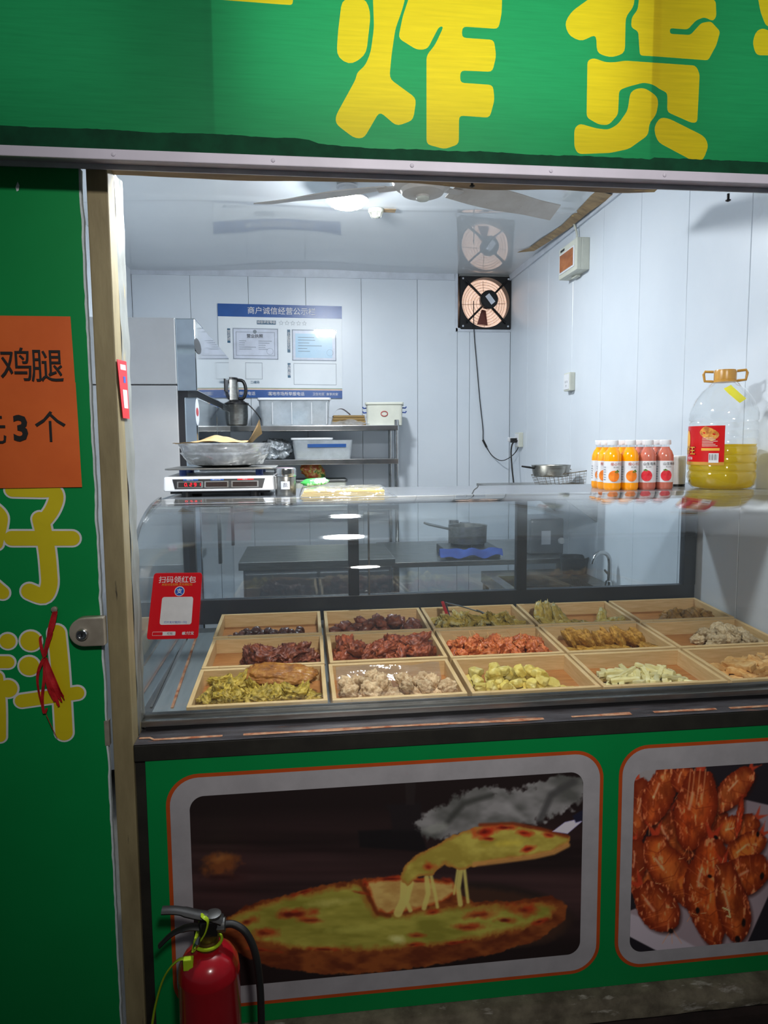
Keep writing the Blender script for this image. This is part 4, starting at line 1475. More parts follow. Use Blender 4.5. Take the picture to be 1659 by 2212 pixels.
def scatter(tr, name, meshes, mat, label, catg, group, boxes, size, seed, lay=0.75, tilt=0.5, sc=(0.85, 1.15), squash=None, flat_rot=False):
    """boxes: (u0, u1, v0, v1, layer count, pieces) in tray coordinates; pieces rest on the tray floor or on each other"""
    r = random.Random(seed)
    M = Matrix.Translation(tr.location) @ tr.rotation_euler.to_matrix().to_4x4()
    out = []
    for (u0, u1, v0, v1, layer, count) in boxes:
        pts = []
        tries = 0
        dmin = size * 0.85
        while len(pts) < count and tries < 600:
            tries += 1
            p = (r.uniform(u0, u1), r.uniform(v0, v1))
            if all(math.hypot(p[0] - q[0], p[1] - q[1]) > dmin for q in pts):
                pts.append(p)
            if tries % 60 == 0:
                dmin *= 0.85
        for p in pts:
            me = r.choice(meshes)
            s = r.uniform(*sc)
            zz = 0.011 + size * 0.36 * s + layer * size * lay
            o = link(name, me, mat)
            loc = M @ Vector((p[0], p[1], zz))
            if flat_rot:
                rot = (TILT + r.uniform(-tilt, tilt), r.uniform(-tilt, tilt), r.uniform(0, 2 * PI))
            else:
                rot = (r.uniform(-tilt, tilt) + (PI if r.random() < 0.3 else 0), r.uniform(-tilt, tilt), r.uniform(0, 2 * PI))
            o.location = loc
            o.rotation_euler = rot
            o.scale = (s, s, s)
            tag(o, label, catg, group)
            out.append(o)
    return out


U0, U1, V0, V1 = 0.022, TW - 0.022, 0.024, TD - 0.024
# front row
g_ = [blob(k, 0.025, 0.016, 0.011, 0.5, 1.4, 4, 0.26, 5.5, ridge=0.34, bend=0.25) for k in range(6)]
scatter(trays[(0, 0)], 'battered_greens', g_, 'f_greens', 'yellow green battered leaf fritter beneath the golden fillet', 'fritter', 'battered greens in the tray with the fillet', [(0.03, 0.31, 0.03, 0.12, 0, 18), (0.03, 0.16, 0.12, 0.21, 0, 8), (0.03, 0.16, 0.04, 0.20, 0.9, 13), (0.05, 0.31, 0.03, 0.11, 0.9, 12), (0.05, 0.16, 0.05, 0.16, 1.8, 7), (0.18, 0.30, 0.04, 0.09, 1.7, 4)], 0.032, 1, 0.5, 0.7)
fl = blob(3, 0.098, 0.038, 0.022, 0.18, 1.5, 5, 0.10, 8, ridge=0.09)
M0 = Matrix.Translation(trays[(0, 0)].location) @ trays[(0, 0)].rotation_euler.to_matrix().to_4x4()
o = link('fried_fillet', fl, 'f_fillet', loc=M0 @ Vector((0.222, 0.165, 0.060)), rot=(0.55, 0.03, -0.05))
tag(o, 'large golden brown fried fillet leaning on battered greens', 'fillet')
g_ = [blob(k + 10, 0.024, 0.020, 0.017, 0.35, 1.4, 4, 0.22, 9, ridge=0.14) for k in range(5)]
scatter(trays[(0, 1)], 'crumbed_chicken', g_, 'f_crumb', 'pale beige crumbed chicken chunk in the tray with clear film', 'chicken chunk', 'pale crumbed chicken chunks', [(0.03, 0.16, 0.03, 0.15, 0, 10), (0.16, 0.33, 0.03, 0.12, 0, 10), (0.04, 0.14, 0.05, 0.14, 1, 7), (0.19, 0.31, 0.05, 0.11, 1, 6)], 0.038, 2, 0.7, 0.9)
g_ = [blob(k + 20, 0.022, 0.020, 0.018, 0.34, 1.2, 4, 0.07, 6, flat_=0.36) for k in range(6)]
scatter(trays[(0, 2)], 'tofu_chunk', g_, 'f_tofu', 'pale yellow lumpy tofu chunk', 'tofu', 'pale yellow tofu chunks', [(0.03, 0.25, 0.03, 0.17, 0, 24), (0.03, 0.22, 0.04, 0.15, 1, 15), (0.06, 0.17, 0.07, 0.13, 2, 4), (0.25, 0.28, 0.03, 0.05, 0, 2)], 0.034, 3, 0.72, 0.8)
g_ = [stick(k, 0.075 + 0.008 * (k % 3), 0.0135, 0.011) for k in range(5)]
scatter(trays[(0, 3)], 'rice_cake_stick', g_, 'f_ricecake', 'pale cream rice cake stick in a loose heap', 'rice cake', 'pale rice cake sticks', [(0.05, 0.26, 0.045, 0.17, 0, 24), (0.05, 0.26, 0.05, 0.16, 0.55, 22), (0.07, 0.26, 0.05, 0.15, 1.1, 16), (0.08, 0.24, 0.06, 0.13, 1.65, 8)], 0.026, 4, 0.5, 0.22, flat_rot=True)
g_ = [stick(k + 9, 0.085, 0.024, 0.015, 0.003) for k in range(5)]
scatter(trays[(0, 4)], 'bean_curd_strip', g_, 'f_strip', 'tan orange fried bean curd strip', 'fried strip', 'tan fried strips', [(0.05, 0.30, 0.045, 0.19, 0, 18), (0.055, 0.29, 0.05, 0.17, 0.6, 16), (0.06, 0.28, 0.06, 0.15, 1.2, 11), (0.08, 0.26, 0.07, 0.13, 1.8, 6)], 0.034, 5, 0.5, 0.3, flat_rot=True)
# middle row
g_ = [blob(k + 30, 0.027, 0.016, 0.013, 0.5, 1.5, 4, 0.24, 6, ridge=0.36, bend=0.3) for k in range(6)]
scatter(trays[(1, 0)], 'fried_meat_strip', g_, 'f_darkred', 'dark red fried meat strip in the tray behind the greens', 'fried meat', 'dark red fried meat strips', [(0.12, 0.32, 0.03, 0.16, 0, 18), (0.13, 0.31, 0.04, 0.14, 1, 13), (0.15, 0.27, 0.05, 0.11, 1.8, 5)], 0.036, 6, 0.55, 0.7)
g_ = [blob(k + 40, 0.029, 0.019, 0.016, 0.5, 1.4, 4, 0.24, 6, ridge=0.36, bend=0.2) for k in range(6)]
scatter(trays[(1, 1)], 'fried_chicken_piece', g_, 'f_redbrown', 'reddish brown fried chicken piece in the tray beside the skewered meat', 'fried chicken', 'reddish brown fried chicken pieces', [(0.03, 0.32, 0.03, 0.16, 0, 20), (0.03, 0.31, 0.04, 0.14, 1, 14), (0.06, 0.30, 0.05, 0.11, 1.8, 6)], 0.040, 7, 0.6, 0.7)
g_ = [blob(k + 50, 0.020, 0.015, 0.013, 0.45, 1.4, 4, 0.2, 6, ridge=0.28) for k in range(6)]
sk = scatter(trays[(1, 2)], 'skewered_meat', g_, 'f_orange', 'orange red meat morsel from the heap with toothpicks', 'meat morsel', 'orange red meat morsels on toothpicks', [(0.03, 0.32, 0.03, 0.19, 0, 34), (0.04, 0.31, 0.04, 0.16, 1, 26), (0.05, 0.28, 0.05, 0.13, 2, 12)], 0.030, 8, 0.62, 0.8)
pk = G().tube([(0, 0, -0.028), (0, 0, 0.030)], 0.0010, 5).mesh('toothpick')
pm('pick_wood', (206, 160, 96), 0.6)
r9 = random.Random(99)
for o in sk[10:][::2]:
    t = link('toothpick', pk, 'pick_wood', loc=o.location + Vector((0, 0, 0.012)), rot=(r9.uniform(-1.2, 1.2), r9.uniform(-1.2, 1.2), 0))
    tag(t, 'thin wooden toothpick stuck in an orange red meat morsel', 'toothpick', 'toothpicks in the meat morsels')
g_ = [blob(k + 60, 0.034, 0.032, 0.011, 0.18, 1.5, 4, 0.16, 7, ridge=0.12) for k in range(5)]
aub = scatter(trays[(1, 3)], 'battered_aubergine', g_, 'f_golden', 'golden battered aubergine slice', 'fried slice', 'golden battered aubergine slices', [(0.05, 0.31, 0.04, 0.10, 0, 11)], 0.040, 9, 0.6, 0.35, flat_rot=True)
M1 = Matrix.Translation(trays[(1, 3)].location) @ trays[(1, 3)].rotation_euler.to_matrix().to_4x4()
for k in range(13):
    o = link('battered_aubergine', g_[k % 5], 'f_golden', loc=M1 @ Vector((0.055 + 0.019 * k, 0.125 + 0.012 * math.sin(k * 2.1), 0.046 + 0.005 * math.sin(k))), rot=(0.25 * math.sin(k * 3), math.radians(58 + 8 * math.sin(k * 1.7)), 0.5 * math.sin(k * 1.3)))
    tag(o, 'golden battered aubergine slice', 'fried slice', 'golden battered aubergine slices')
g_ = [blob(k + 70, 0.024, 0.020, 0.015, 0.3, 1.4, 4, 0.20, 11, ridge=0.12) for k in range(5)]
scatter(trays[(1, 4)], 'crumbed_mushroom', g_, 'f_shred', 'pale shredded crumbed mushroom clump', 'mushroom', 'pale crumbed mushroom clumps', [(0.15, 0.31, 0.05, 0.18, 0, 14), (0.16, 0.29, 0.06, 0.15, 1, 9), (0.18, 0.25, 0.07, 0.12, 2, 3)], 0.036, 10, 0.62, 0.8)
# back row
g_ = [blob(k + 80, 0.015, 0.014, 0.012, 0.22, 1.3, 3, 0.05, 4) for k in range(5)]
scatter(trays[(2, 0)], 'dark_meatball', g_, 'f_ball', 'small dark brown meatball', 'meatball', 'small dark meatballs', [(0.04, 0.28, 0.03, 0.14, 0, 26), (0.06, 0.24, 0.04, 0.11, 1, 10)], 0.026, 11, 0.65, 0.9)
g_ = [blob(k + 90, 0.020, 0.016, 0.013, 0.45, 1.4, 3, 0.18, 5, ridge=0.28) for k in range(5)]
scatter(trays[(2, 1)], 'fried_gizzard', g_, 'f_gizzard', 'dark reddish fried gizzard piece in the back row', 'fried gizzard', 'dark fried gizzards', [(0.03, 0.33, 0.03, 0.17, 0, 26), (0.03, 0.31, 0.04, 0.15, 1, 18), (0.14, 0.28, 0.05, 0.12, 2, 6)], 0.032, 12, 0.6, 0.8)
g_ = [blob(k + 100, 0.030, 0.012, 0.010, 0.4, 1.6, 4, 0.28, 7, ridge=0.28, bend=0.15) for k in range(5)]
scatter(trays[(2, 2)], 'battered_small_fish', g_, 'f_fish', 'yellow battered small fish lying under the steel tongs', 'fried fish', 'battered small fish under the tongs', [(0.03, 0.32, 0.03, 0.18, 0, 24), (0.04, 0.30, 0.04, 0.15, 1, 18), (0.06, 0.28, 0.05, 0.12, 2, 8)], 0.032, 13, 0.55, 0.9)
g_ = [blob(k + 110, 0.042, 0.016, 0.012, 0.3, 1.5, 4, 0.2, 7, ridge=0.2, bend=0.12) for k in range(5)]
scatter(trays[(2, 3)], 'battered_long_fish', g_, 'f_fish', 'yellow battered fish in the half empty tray', 'fried fish', 'battered fish in the half empty tray', [(0.04, 0.13, 0.04, 0.16, 0, 5), (0.17, 0.23, 0.04, 0.08, 0, 2), (0.26, 0.31, 0.05, 0.09, 0, 2)], 0.040, 14, 0.6, 0.4)
M2 = Matrix.Translation(trays[(2, 3)].location) @ trays[(2, 3)].rotation_euler.to_matrix().to_4x4()
for k, (u, v, zz, ry, rz) in enumerate(((0.045, 0.12, 0.052, -1.0, 1.3), (0.075, 0.12, 0.055, -1.1, 1.5), (0.105, 0.11, 0.048, -0.9, 1.8), (0.125, 0.10, 0.040, -0.6, 2.0), (0.27, 0.10, 0.030, -0.5, 1.2))):
    o = link('battered_long_fish', g_[k % 5], 'f_fish', loc=M2 @ Vector((u, v, zz)), rot=(0.2, ry, rz))
    tag(o, 'yellow battered fish in the half empty tray', 'fried fish', 'battered fish in the half empty tray')
g_ = [blob(k + 120, 0.022, 0.017, 0.013, 0.4, 1.4, 3, 0.12, 5, ridge=0.2) for k in range(5)]
scatter(trays[(2, 4)], 'fried_scrap', g_, 'f_scrap', 'brown fried scrap in the tray by the side wall', 'fried scrap', 'brown fried scraps', [(0.15, 0.31, 0.03, 0.14, 0, 15), (0.15, 0.30, 0.04, 0.11, 1, 8)], 0.034, 15, 0.6, 0.8)
# clear film in the chicken tray
M3 = Matrix.Translation(trays[(0, 1)].location) @ trays[(0, 1)].rotation_euler.to_matrix().to_4x4()


def film_fn(u, v):
    return M3 @ Vector((0.02 + 0.30 * u, 0.16 + 0.07 * v + 0.008 * math.sin(7 * u), 0.012 + 0.040 * v * v + 0.006 * noise.noise(Vector((u * 5, v * 4, 2)))))


tag(G().grid(film_fn, 24, 10).build('cling_film', 'wrap_film', recalc=False, smooth=60), 'crumpled clear film behind the pale crumbed chicken', 'film')
# tongs
tA, tB, tC = Vector(U(962, 1302, 'Y', 0.80)), None, None
tg = thing('food_tongs', 'steel tongs with red grip resting on the battered small fish', 'tongs', tuple(tA))


def tp_(px, py, yy):
    return tuple(Vector(U(px, py, 'Y', yy)) - tA)


arm = [tp_(962, 1302, 0.80), tp_(1000, 1311, 0.80), tp_(1035, 1322, 0.79)]
G().tube(cat(arm, 6), 0.0055, 8, flat=0.45).build('tong_arm', 'steel_bright', tg, smooth=50)
G().tube(cat([tp_(1030, 1318, 0.79), tp_(1046, 1326, 0.79), tp_(1058, 1336, 0.785), tp_(1064, 1343, 0.78)], 5), [0.006 + 0.007 * math.sin(PI * min(1, k / 12)) for k in range(16)], 10, flat=0.35).build('tong_head', 'steel', tg, smooth=50)
G().tube(cat([tp_(962, 1302, 0.80), tp_(970, 1330, 0.76), tp_(985, 1354, 0.72)], 6), 0.005, 8, flat=0.4).build('tong_arm', 'steel_bright', tg, smooth=50)
G().tube(cat([tp_(956, 1300, 0.80), tp_(960, 1312, 0.78), tp_(967, 1330, 0.755)], 6), 0.006, 8, flat=0.6).build('tong_grip', 'red_plastic', tg, smooth=50, label='red plastic grip')
# ------------------------------------------------------------------ lamps
al = light('aisle_spot_light', 'AREA', (0.42, -2.70, 2.76), LAMP_AISLE, (1.0, 0.97, 0.93), 0.2, (math.radians(90 - 22), 0, 0), 'DISK')
al.data.spread = math.radians(62)


def led_lamp(loc, strength, label):
    x, y_, z = loc
    t = thing('ceiling_lamp', label, 'lamp', loc)
    nt = NT('lamp_glow_%d' % int(strength))
    nt.b.inputs['Base Color'].default_value = (1, 1, 1, 1)
    nt.b.inputs['Emission Color'].default_value = lin((246, 251, 255))
    nt.b.inputs['Emission Strength'].default_value = strength
    wob = lambda a, zz: 1 + 0.05 * math.cos(16 * a) * (zz < -0.012)
    G().lathe([(0.077, 0.0), (0.077, -0.014), (0.072, -0.030), (0.056, -0.036), (0.0, -0.036)], 64, wob=wob, cap=False).build('glowing_dome', nt.m, t, smooth=60)
    h = ZC - 0.02 - z
    G().lathe([(0.0, -0.004), (0.080, -0.004), (0.096, -0.010), (0.100, -0.008), (0.098, 0.002), (0.070, 0.012), (0.046, 0.5 * h), (0.040, h), (0.050, h + 0.004), (0.050, h + 0.012)], 24).build('lamp_holder', 'white_plastic', t, smooth=40)  # wide rim shaped to shade the ceiling from the glow
    return t


p = U(750, 437, 'Z', 2.612)
led_lamp((p.x, p.y, 2.628), 240 * LAMP_IN / 46, 'glowing white lamp under the ceiling beside the fan')
led_lamp((0.15, 0.18, 2.22), 240 * LAMP_ADDED / 46, 'unseen glowing lamp added behind the sign to light the food')

# smoke detector
p = U(812, 455, 'Z', 2.685)
sd_ = thing('smoke_detector', 'small white smoke detector on the ceiling near the lamp', 'smoke detector', (p.x, p.y, 2.684))
G().lathe([(0.040, 0.006), (0.040, -0.006), (0.036, -0.012)], 28).build('base_ring', 'cream_plastic', sd_, smooth=40)
G().lathe([(0.024, -0.012), (0.020, -0.030), (0.010, -0.035), (0.0, -0.035)], 24, cap=False).build('sensor_cap', 'cream_plastic', sd_, smooth=40)
for k in range(8):
    a = 2 * PI * k / 8
    G().tube([(0.031 * math.cos(a), 0.031 * math.sin(a), -0.011), (0.025 * math.cos(a), 0.025 * math.sin(a), -0.031)], 0.0025, 6).build('cage_bar', 'cream_plastic', sd_)
G().box(0.04, 0.10, -0.03, 0.02, 0.0, 0.002).build('torn_film_edge', 'beige_beam', sd_)

# ceiling fan
FZ = 2.43
p = U(913, 405, 'Z', FZ)
cf = thing('ceiling_fan', 'dusty white ceiling fan with broad blades', 'ceiling fan', (p.x, p.y, FZ))
G().lathe([(0.0, -0.040), (0.022, -0.040), (0.026, -0.030), (0.075, -0.022), (0.082, -0.008), (0.100, 0.0), (0.112, 0.02), (0.108, 0.05), (0.07, 0.075), (0.02, 0.085)], 40, cap=False).build('motor_housing', 'fan_white', cf, smooth=35)
G().lathe([(0.019, -0.046), (0.024, -0.043), (0.024, -0.036)], 16).build('hub_nut', 'cream_plastic', cf, smooth=40)
G().cyl((0, 0, 0.08), 0.012, ZC - FZ - 0.09, 'Z', 12).build('down_rod', 'fan_white', cf)
G().lathe([(0.02, ZC - FZ - 0.05), (0.05, ZC - FZ - 0.012), (0.05, ZC - FZ - 0.008)], 20).build('ceiling_cup', 'fan_white', cf, smooth=40)
for ang in (22, 158, 270):
    bl = G()
    n = 14
    vs = []
    for i in range(n + 1):
        t = i / n
        r_ = 0.13 + 0.49 * t
        w0 = 0.048 + 0.018 * math.sin(PI * min(1, t * 1.3))
        tl = 0.10 if i < n else 0.06
        for s_, zz in ((-1, 0.013), (1, -0.013)):
            vs.append((r_ + (0.03 if (i == n and s_ > 0) else 0), s_ * w0, zz + 0.012 - 0.010 * t))
    fs = [(2 * i, 2 * i + 2, 2 * i + 3, 2 * i + 1) for i in range(n)]
    m = len(vs)
    vs2 = vs + [(a, b, c + 0.004) for a, b, c in vs]
    fs2 = fs + [tuple(q + m for q in f[::-1]) for f in fs]
    rim = [2 * i for i in range(n + 1)] + [2 * i + 1 for i in range(n, -1, -1)]
    fs2 += [(rim[i], rim[(i + 1) % len(rim)], rim[(i + 1) % len(rim)] + m, rim[i] + m) for i in range(len(rim))]
    bl.add(vs2, fs2)
    b_ = bl.build('blade', 'fan_white', cf, rot=(0, 0, math.radians(ang)))
    G().box(0.085, 0.17, -0.018, 0.018, 0.004, 0.010).build('blade_bracket', 'fan_white', b_)

# ------------------------------------------------------------------ exhaust fan in the back corner
ex0, ex1, ez0, ez1 = 1.130, 1.497, 2.322, 2.682
ef = thing('exhaust_fan', 'square black exhaust fan set in the corner of the back wall', 'exhaust fan', (1.3135, 3.40, 2.50))
ecx, ecz, hs_ = 1.3135, 2.502, 0.1815
sq = [(-hs_, -hs_), (hs_, -hs_), (hs_, hs_), (-hs_, hs_)]
cir = [(0.174 * math.cos(2 * PI * k / 48), 0.174 * math.sin(2 * PI * k / 48)) for k in range(48)]
pol = [[Vector((a, b, 0)) for a, b in sq], [Vector((a, b, 0)) for a, b in cir]]
fv = [q for w in pol for q in w]
t3 = geometry.tessellate_polygon(pol)
G().add([(q.x, -0.012, q.y) for q in fv], [tuple(t) for t in t3]).build('frame_plate', 'black', ef, recalc=False)
G().lathe([(0.174, -0.012), (0.174, 0.06)], 48, (0, 0, 0), 'Y', cap=False).build('duct_ring', 'black', ef, recalc=False)
G().box(-hs_, hs_, -0.013, 0.012, -hs_ - 0.006, -hs_).box(-hs_ - 0.006, -hs_, -0.013, 0.012, -hs_, hs_).box(hs_, hs_ + 0.004, -0.013, 0.012, -hs_, hs_).build('frame_lip', 'black', ef)
for a in (45, 135, 225, 315):
    aa = math.radians(a)
    G().tube([(0.05 * math.cos(aa), -0.03, 0.05 * math.sin(aa)), (0.13 * math.cos(aa), -0.028, 0.13 * math.sin(aa)), (0.205 * math.cos(aa), -0.015, 0.205 * math.sin(aa))], 0.019, 8, flat=0.4).build('support_arm', 'black', ef, smooth=50)
G().lathe([(0.064, -0.02), (0.064, -0.055), (0.056, -0.064), (0.0, -0.066)], 32, (0.014, 0, 0.014), 'Y', cap=False).build('motor', 'black', ef, smooth=40)
ca, sa = math.cos(math.radians(-52)), math.sin(math.radians(-52))
G().add([(0.018 + a * ca - b * sa, -0.0672, 0.014 + a * sa + b * ca) for a, b in ((-0.036, -0.018), (0.036, -0.018), (0.036, 0.018), (-0.036, 0.018))], [(0, 1, 2, 3)]).build('rating_label', 'paper_white', ef, recalc=False)
for r_ in (0.03, 0.055, 0.075, 0.095, 0.115, 0.135, 0.152):
    G().tube([(r_ * math.cos(2 * PI * k / 40), 0.045, r_ * math.sin(2 * PI * k / 40)) for k in range(40)], 0.0013, 5, closed=True).build('guard_ring', 'wire', ef)
for a in range(0, 180, 90):
    aa = math.radians(a + 2)
    G().tube([(-0.162 * math.cos(aa), 0.046, -0.162 * math.sin(aa)), (0.162 * math.cos(aa), 0.046, 0.162 * math.sin(aa))], 0.0016, 5).build('guard_spoke', 'wire', ef)
pm('blade_rust', (120, 62, 50), 0.5)
for a in (170, 262, 350):
    aa = math.radians(a)
    vs = []
    for rr_, da in ((0.05, -0.35), (0.05, 0.35), (0.155, 0.30), (0.158, -0.22)):
        vs.append((rr_ * math.cos(aa + da), 0.02 + 0.02 * da, rr_ * math.sin(aa + da)))
    if a == 262:
        G().add(vs + [(x, y_ + 0.003, z) for x, y_, z in vs], [(0, 1, 2, 3), (7, 6, 5, 4), (0, 4, 5, 1), (1, 5, 6, 2), (2, 6, 7, 3), (3, 7, 4, 0)]).build('fan_blade', 'blade_rust', ef)
G().lathe([(0.0, 0.062), (0.178, 0.062)], 48, (0, 0, 0), 'Y', cap=False).build('glowing_cover', 'fan_glow', ef, recalc=False, label='dusty cover with its own glow in place of daylight')
for sx_ in (-1, 1):
    for sz_ in (-1, 1):
        G().lathe([(0.007, -0.012), (0.005, -0.015), (0.001, -0.016)], 10, (sx_ * 0.165, 0, sz_ * 0.165), 'Y').build('screw', 'paper_white', ef)
structure(G().box(1.09, 1.62, 3.49, 3.5, 2.3, 2.8).box(1.125, 1.50, 3.42, 3.49, 2.685, 2.70).build('wall_recess', 'wall_core'), 'recess wall behind the exhaust fan', 'wall')

# cords
Yc = 3.385
cord = [U(1023, 650, 'Y', 3.34), U(1024, 715, 'Y', Yc), U(1030, 790, 'Y', Yc), U(1036, 860, 'Y', Yc), U(1043, 925, 'Y', Yc), U(1044, 952, 'Y', Yc), U(1052, 968, 'Y', Yc), U(1064, 985, 'Y', Yc), U(1082, 995, 'Y', 3.33), U(1100, 989, 'Y', 3.25), U(1115, 975, 'Y', 3.15), U(1122, 958, 'Y', 3.12)]
fc = thing('fan_cord', 'thin black fan cord hanging down the back wall', 'cord', tuple(cord[1]))
G().tube([v - cord[1] for v in cat(cord, 6)], 0.0032, 6).build('cable', 'rubber', fc, smooth=60)
a, b = U(1043, 950, 'Y', Yc - 0.006), U(1051, 966, 'Y', Yc - 0.006)
G().tube([a - cord[1], b - cord[1]], 0.012, 10, flat=0.6).build('inline_switch', 'rubber', fc, bevel=0.002)
c2 = [U(1118, 952, 'Y', 3.10), U(1108, 957, 'Y', 3.08), U(1104, 975, 'Y', 3.05), U(1106, 1010, 'Y', 3.02), U(1110, 1048, 'Y', 3.0), U(1112, 1075, 'Y', 3.0)]
pc = thing('power_cable', 'thick black power cable dropping from the wall socket', 'cord', tuple(c2[0]))
G().tube([v - c2[0] for v in cat(c2, 6)], 0.0055, 8).build('cable', 'rubber', pc, smooth=60)


def wall_socket(px, py, w, h, label, holes=True):
    q = U(px, py, 'X', 1.5)
    t = thing('wall_socket', label, 'socket', (1.5, q.y, q.z))
    G().box(-0.032, 0, -w / 2, w / 2, -h / 2, h / 2).build('socket_body', 'cream_plastic', t, bevel=0.004)
    G().box(-0.035, -0.03, -w / 2 + 0.006, w / 2 - 0.006, -h / 2 + 0.008, h / 2 - 0.008).build('face_plate', 'white_plastic', t, bevel=0.001)
    if holes:
        for dy, dz, hh in ((-0.012, 0.0, 0.012), (0.012, 0.0, 0.012), (0, -0.022, 0.009)):
            G().box(-0.0356, -0.0345, dy - 0.002, dy + 0.002, dz - hh / 2, dz + hh / 2).build('pin_slot', 'black', t)
    return t


wall_socket(1236, 825, 0.088, 0.10, 'cream wall socket with empty pin slots on the right wall')
ws = wall_socket(1126, 950, 0.088, 0.10, 'cream wall socket holding two plugs near the back corner', False)
G().box(-0.075, -0.034, -0.015, 0.015, -0.02, 0.012).build('plug', 'rubber', ws, bevel=0.004)
G().box(-0.085, -0.034, 0.02, 0.045, -0.012, 0.018).build('plug', 'white_plastic', ws, bevel=0.004)

# fuse box on the right wall
q0, q1 = U(1207, 574, 'X', 1.43), U(1246, 552, 'X', 1.43)
by0, by1 = q1.y, q0.y
zt_, zb_ = U(1246, 513, 'X', 1.43).z, U(1207, 606, 'X', 1.43).z
zt_ = (zt_ + U(1207, 540, 'X', 1.43).z) / 2
fb = thing('fuse_box', 'cream fuse box with amber window high on the right wall', 'fuse box', (1.5, (by0 + by1) / 2, (zt_ + zb_) / 2))
hw, hh = (by1 - by0) / 2, (zt_ - zb_) / 2
G().box(-0.045, 0, -hw, hw, -hh, hh).build('box_back', 'cream_plastic', fb, bevel=0.004)
G().box(-0.07, -0.042, -hw, hw, -hh, hh).build('box_cover', 'cream_plastic', fb, bevel=0.006)
G().box(-0.074, -0.069, -hw * 0.78, hw * 0.86, -hh * 0.72, hh * 0.6).build('window_rim', 'white_plastic', fb, bevel=0.002)
G().box(-0.077, -0.072, -hw * 0.66, hw * 0.76, -hh * 0.6, hh * 0.5).build('amber_window', 'amber', fb, bevel=0.001)
G().box(-0.0712, -0.0698, hw * 0.35, hw * 0.8, hh * 0.72, hh * 0.86).build('maker_mark', 'ink', fb)
G().box(-0.03, -0.008, -0.03, 0.04, -hh - 0.012, -hh).build('bottom_clip', 'cream_plastic', fb)
G().tube(cat([(-0.02, 0.02, hh), (-0.015, 0.01, hh + 0.05), (-0.03, 0.03, 2.69 - (zt_ + zb_) / 2)], 4), 0.006, 6).build('feed_cable', 'cream_plastic', fb)

# ------------------------------------------------------------------ notice board
bx0, bx1, bz0, bz1 = -0.566, 0.283, 1.828, 2.463
nb = thing('notice_board', 'white notice board with blue header and two framed certificates on the back wall', 'notice board', ((bx0 + bx1) / 2, YB, (bz0 + bz1) / 2), (0, math.radians(0.5), 0))
BW, BH = (bx1 - bx0) / 2, (bz1 - bz0) / 2
G().box(-BW, BW, -0.012, -0.001, -BH, BH).build('board', 'board_white', nb, bevel=0.001)


def bp(fx, fz):     # fractions from the top left corner of the board
    return (-BW + 2 * BW * fx, BH - 2 * BH * fz)


def brect(f0, f1, g0, g1, y_, mat, name):
    a, b = bp(f0, g0), bp(f1, g1)
    return G().box(a[0], b[0], y_ - 0.001, y_, b[1], a[1]).build(name, mat, nb)


def btext(s_, fx, fz, h, mat, **kw):
    a = bp(fx, fz)
    return text(s_, h, mat, nb, (a[0], -0.0165, a[1]), **kw)


brect(0, 1, 0, 0.135, -0.0122, 'blue_print', 'header_band')
btext('商户诚信经营公示栏', 0.51, 0.072, 0.052, 'print_white', bold=0.004)
brect(0.31, 0.462, 0.17, 0.212, -0.0122, 'teal_print', 'tag_plate')
btext('诚信评定等级', 0.386, 0.191, 0.021, 'print_white', bold=0.012)
for k in range(5):
    c_ = bp(0.505 + 0.047 * k, 0.193)
    st = []
    for i in range(10):
        r_ = 0.0165 if i % 2 == 0 else 0.0072
        st.append((c_[0] + r_ * math.sin(2 * PI * i / 10), c_[1] + r_ * math.cos(2 * PI * i / 10)))
    G().tube([(a, -0.0128, b) for a, b in st], 0.0009, 4, closed=True).build('star_outline', 'grey_print', nb)
for f0, g0, g1, s_ in ((0.072, 0.262, 0.415, '营业执照'), (0.553, 0.262, 0.508, '食品经营许可证'), (0.553, 0.622, 0.78, '健康证明')):
    brect(f0, f0 + 0.024, g0, g1, -0.0122, 'teal_print', 'tag_plate')
    btext(s_, f0 + 0.0125, (g0 + g1) / 2, 0.9 * (g1 - g0) * 2 * BH / len(s_), 'print_white', vertical=True, bold=0.008)
# certificates
for f0, f1, g0, g1, m in ((0.117, 0.477, 0.258, 0.585, 'paper_white'), (0.593, 0.95, 0.262, 0.592, 'paper_white')):
    brect(f0, f1, g0, g1, -0.0122, m, 'certificate')
    if m and f0 > 0.5:
        brect(f0 + 0.025, f1 - 0.03, g0 + 0.04, g1 - 0.03, -0.0132, 'paper_blue', 'certificate_sheet')
    for (h0, h1, k0, k1) in ((f0, f1, g0, g0 + 0.006), (f0, f1, g1 - 0.006, g1), (f0, f0 + 0.005, g0, g1), (f1 - 0.005, f1, g0, g1)):
        brect(h0, h1, k0, k1, -0.0134, 'grey_print', 'frame_line')
for (h0, h1, k0, k1) in ((0.14, 0.452, 0.295, 0.299), (0.14, 0.452, 0.545, 0.549), (0.14, 0.143, 0.295, 0.549), (0.449, 0.452, 0.295, 0.549)):
    brect(h0, h1, k0, k1, -0.0134, 'grey_print', 'border_line')
btext('营业执照', 0.292, 0.341, 0.028, 'ink', bold=0.006)
c_ = bp(0.292, 0.292)
G().lathe([(0.013, -0.0138), (0.010, -0.0142)], 20, (c_[0], 0, c_[1]), 'Y').build('emblem', 'grey_print', nb)
rr = random.Random(8)
for k in range(5):
    for f0, f1 in ((0.165, 0.20 + 0.10 * rr.random()), (0.32, 0.36 + 0.07 * rr.random())):
        brect(f0, f1, 0.388 + 0.022 * k, 0.393 + 0.022 * k, -0.0134, 'grey_print', 'text_line')
for k in range(6):
    brect(0.64, 0.70 + 0.16 * rr.random(), 0.34 + 0.03 * k, 0.345 + 0.03 * k, -0.0136, 'grey_print', 'text_line')
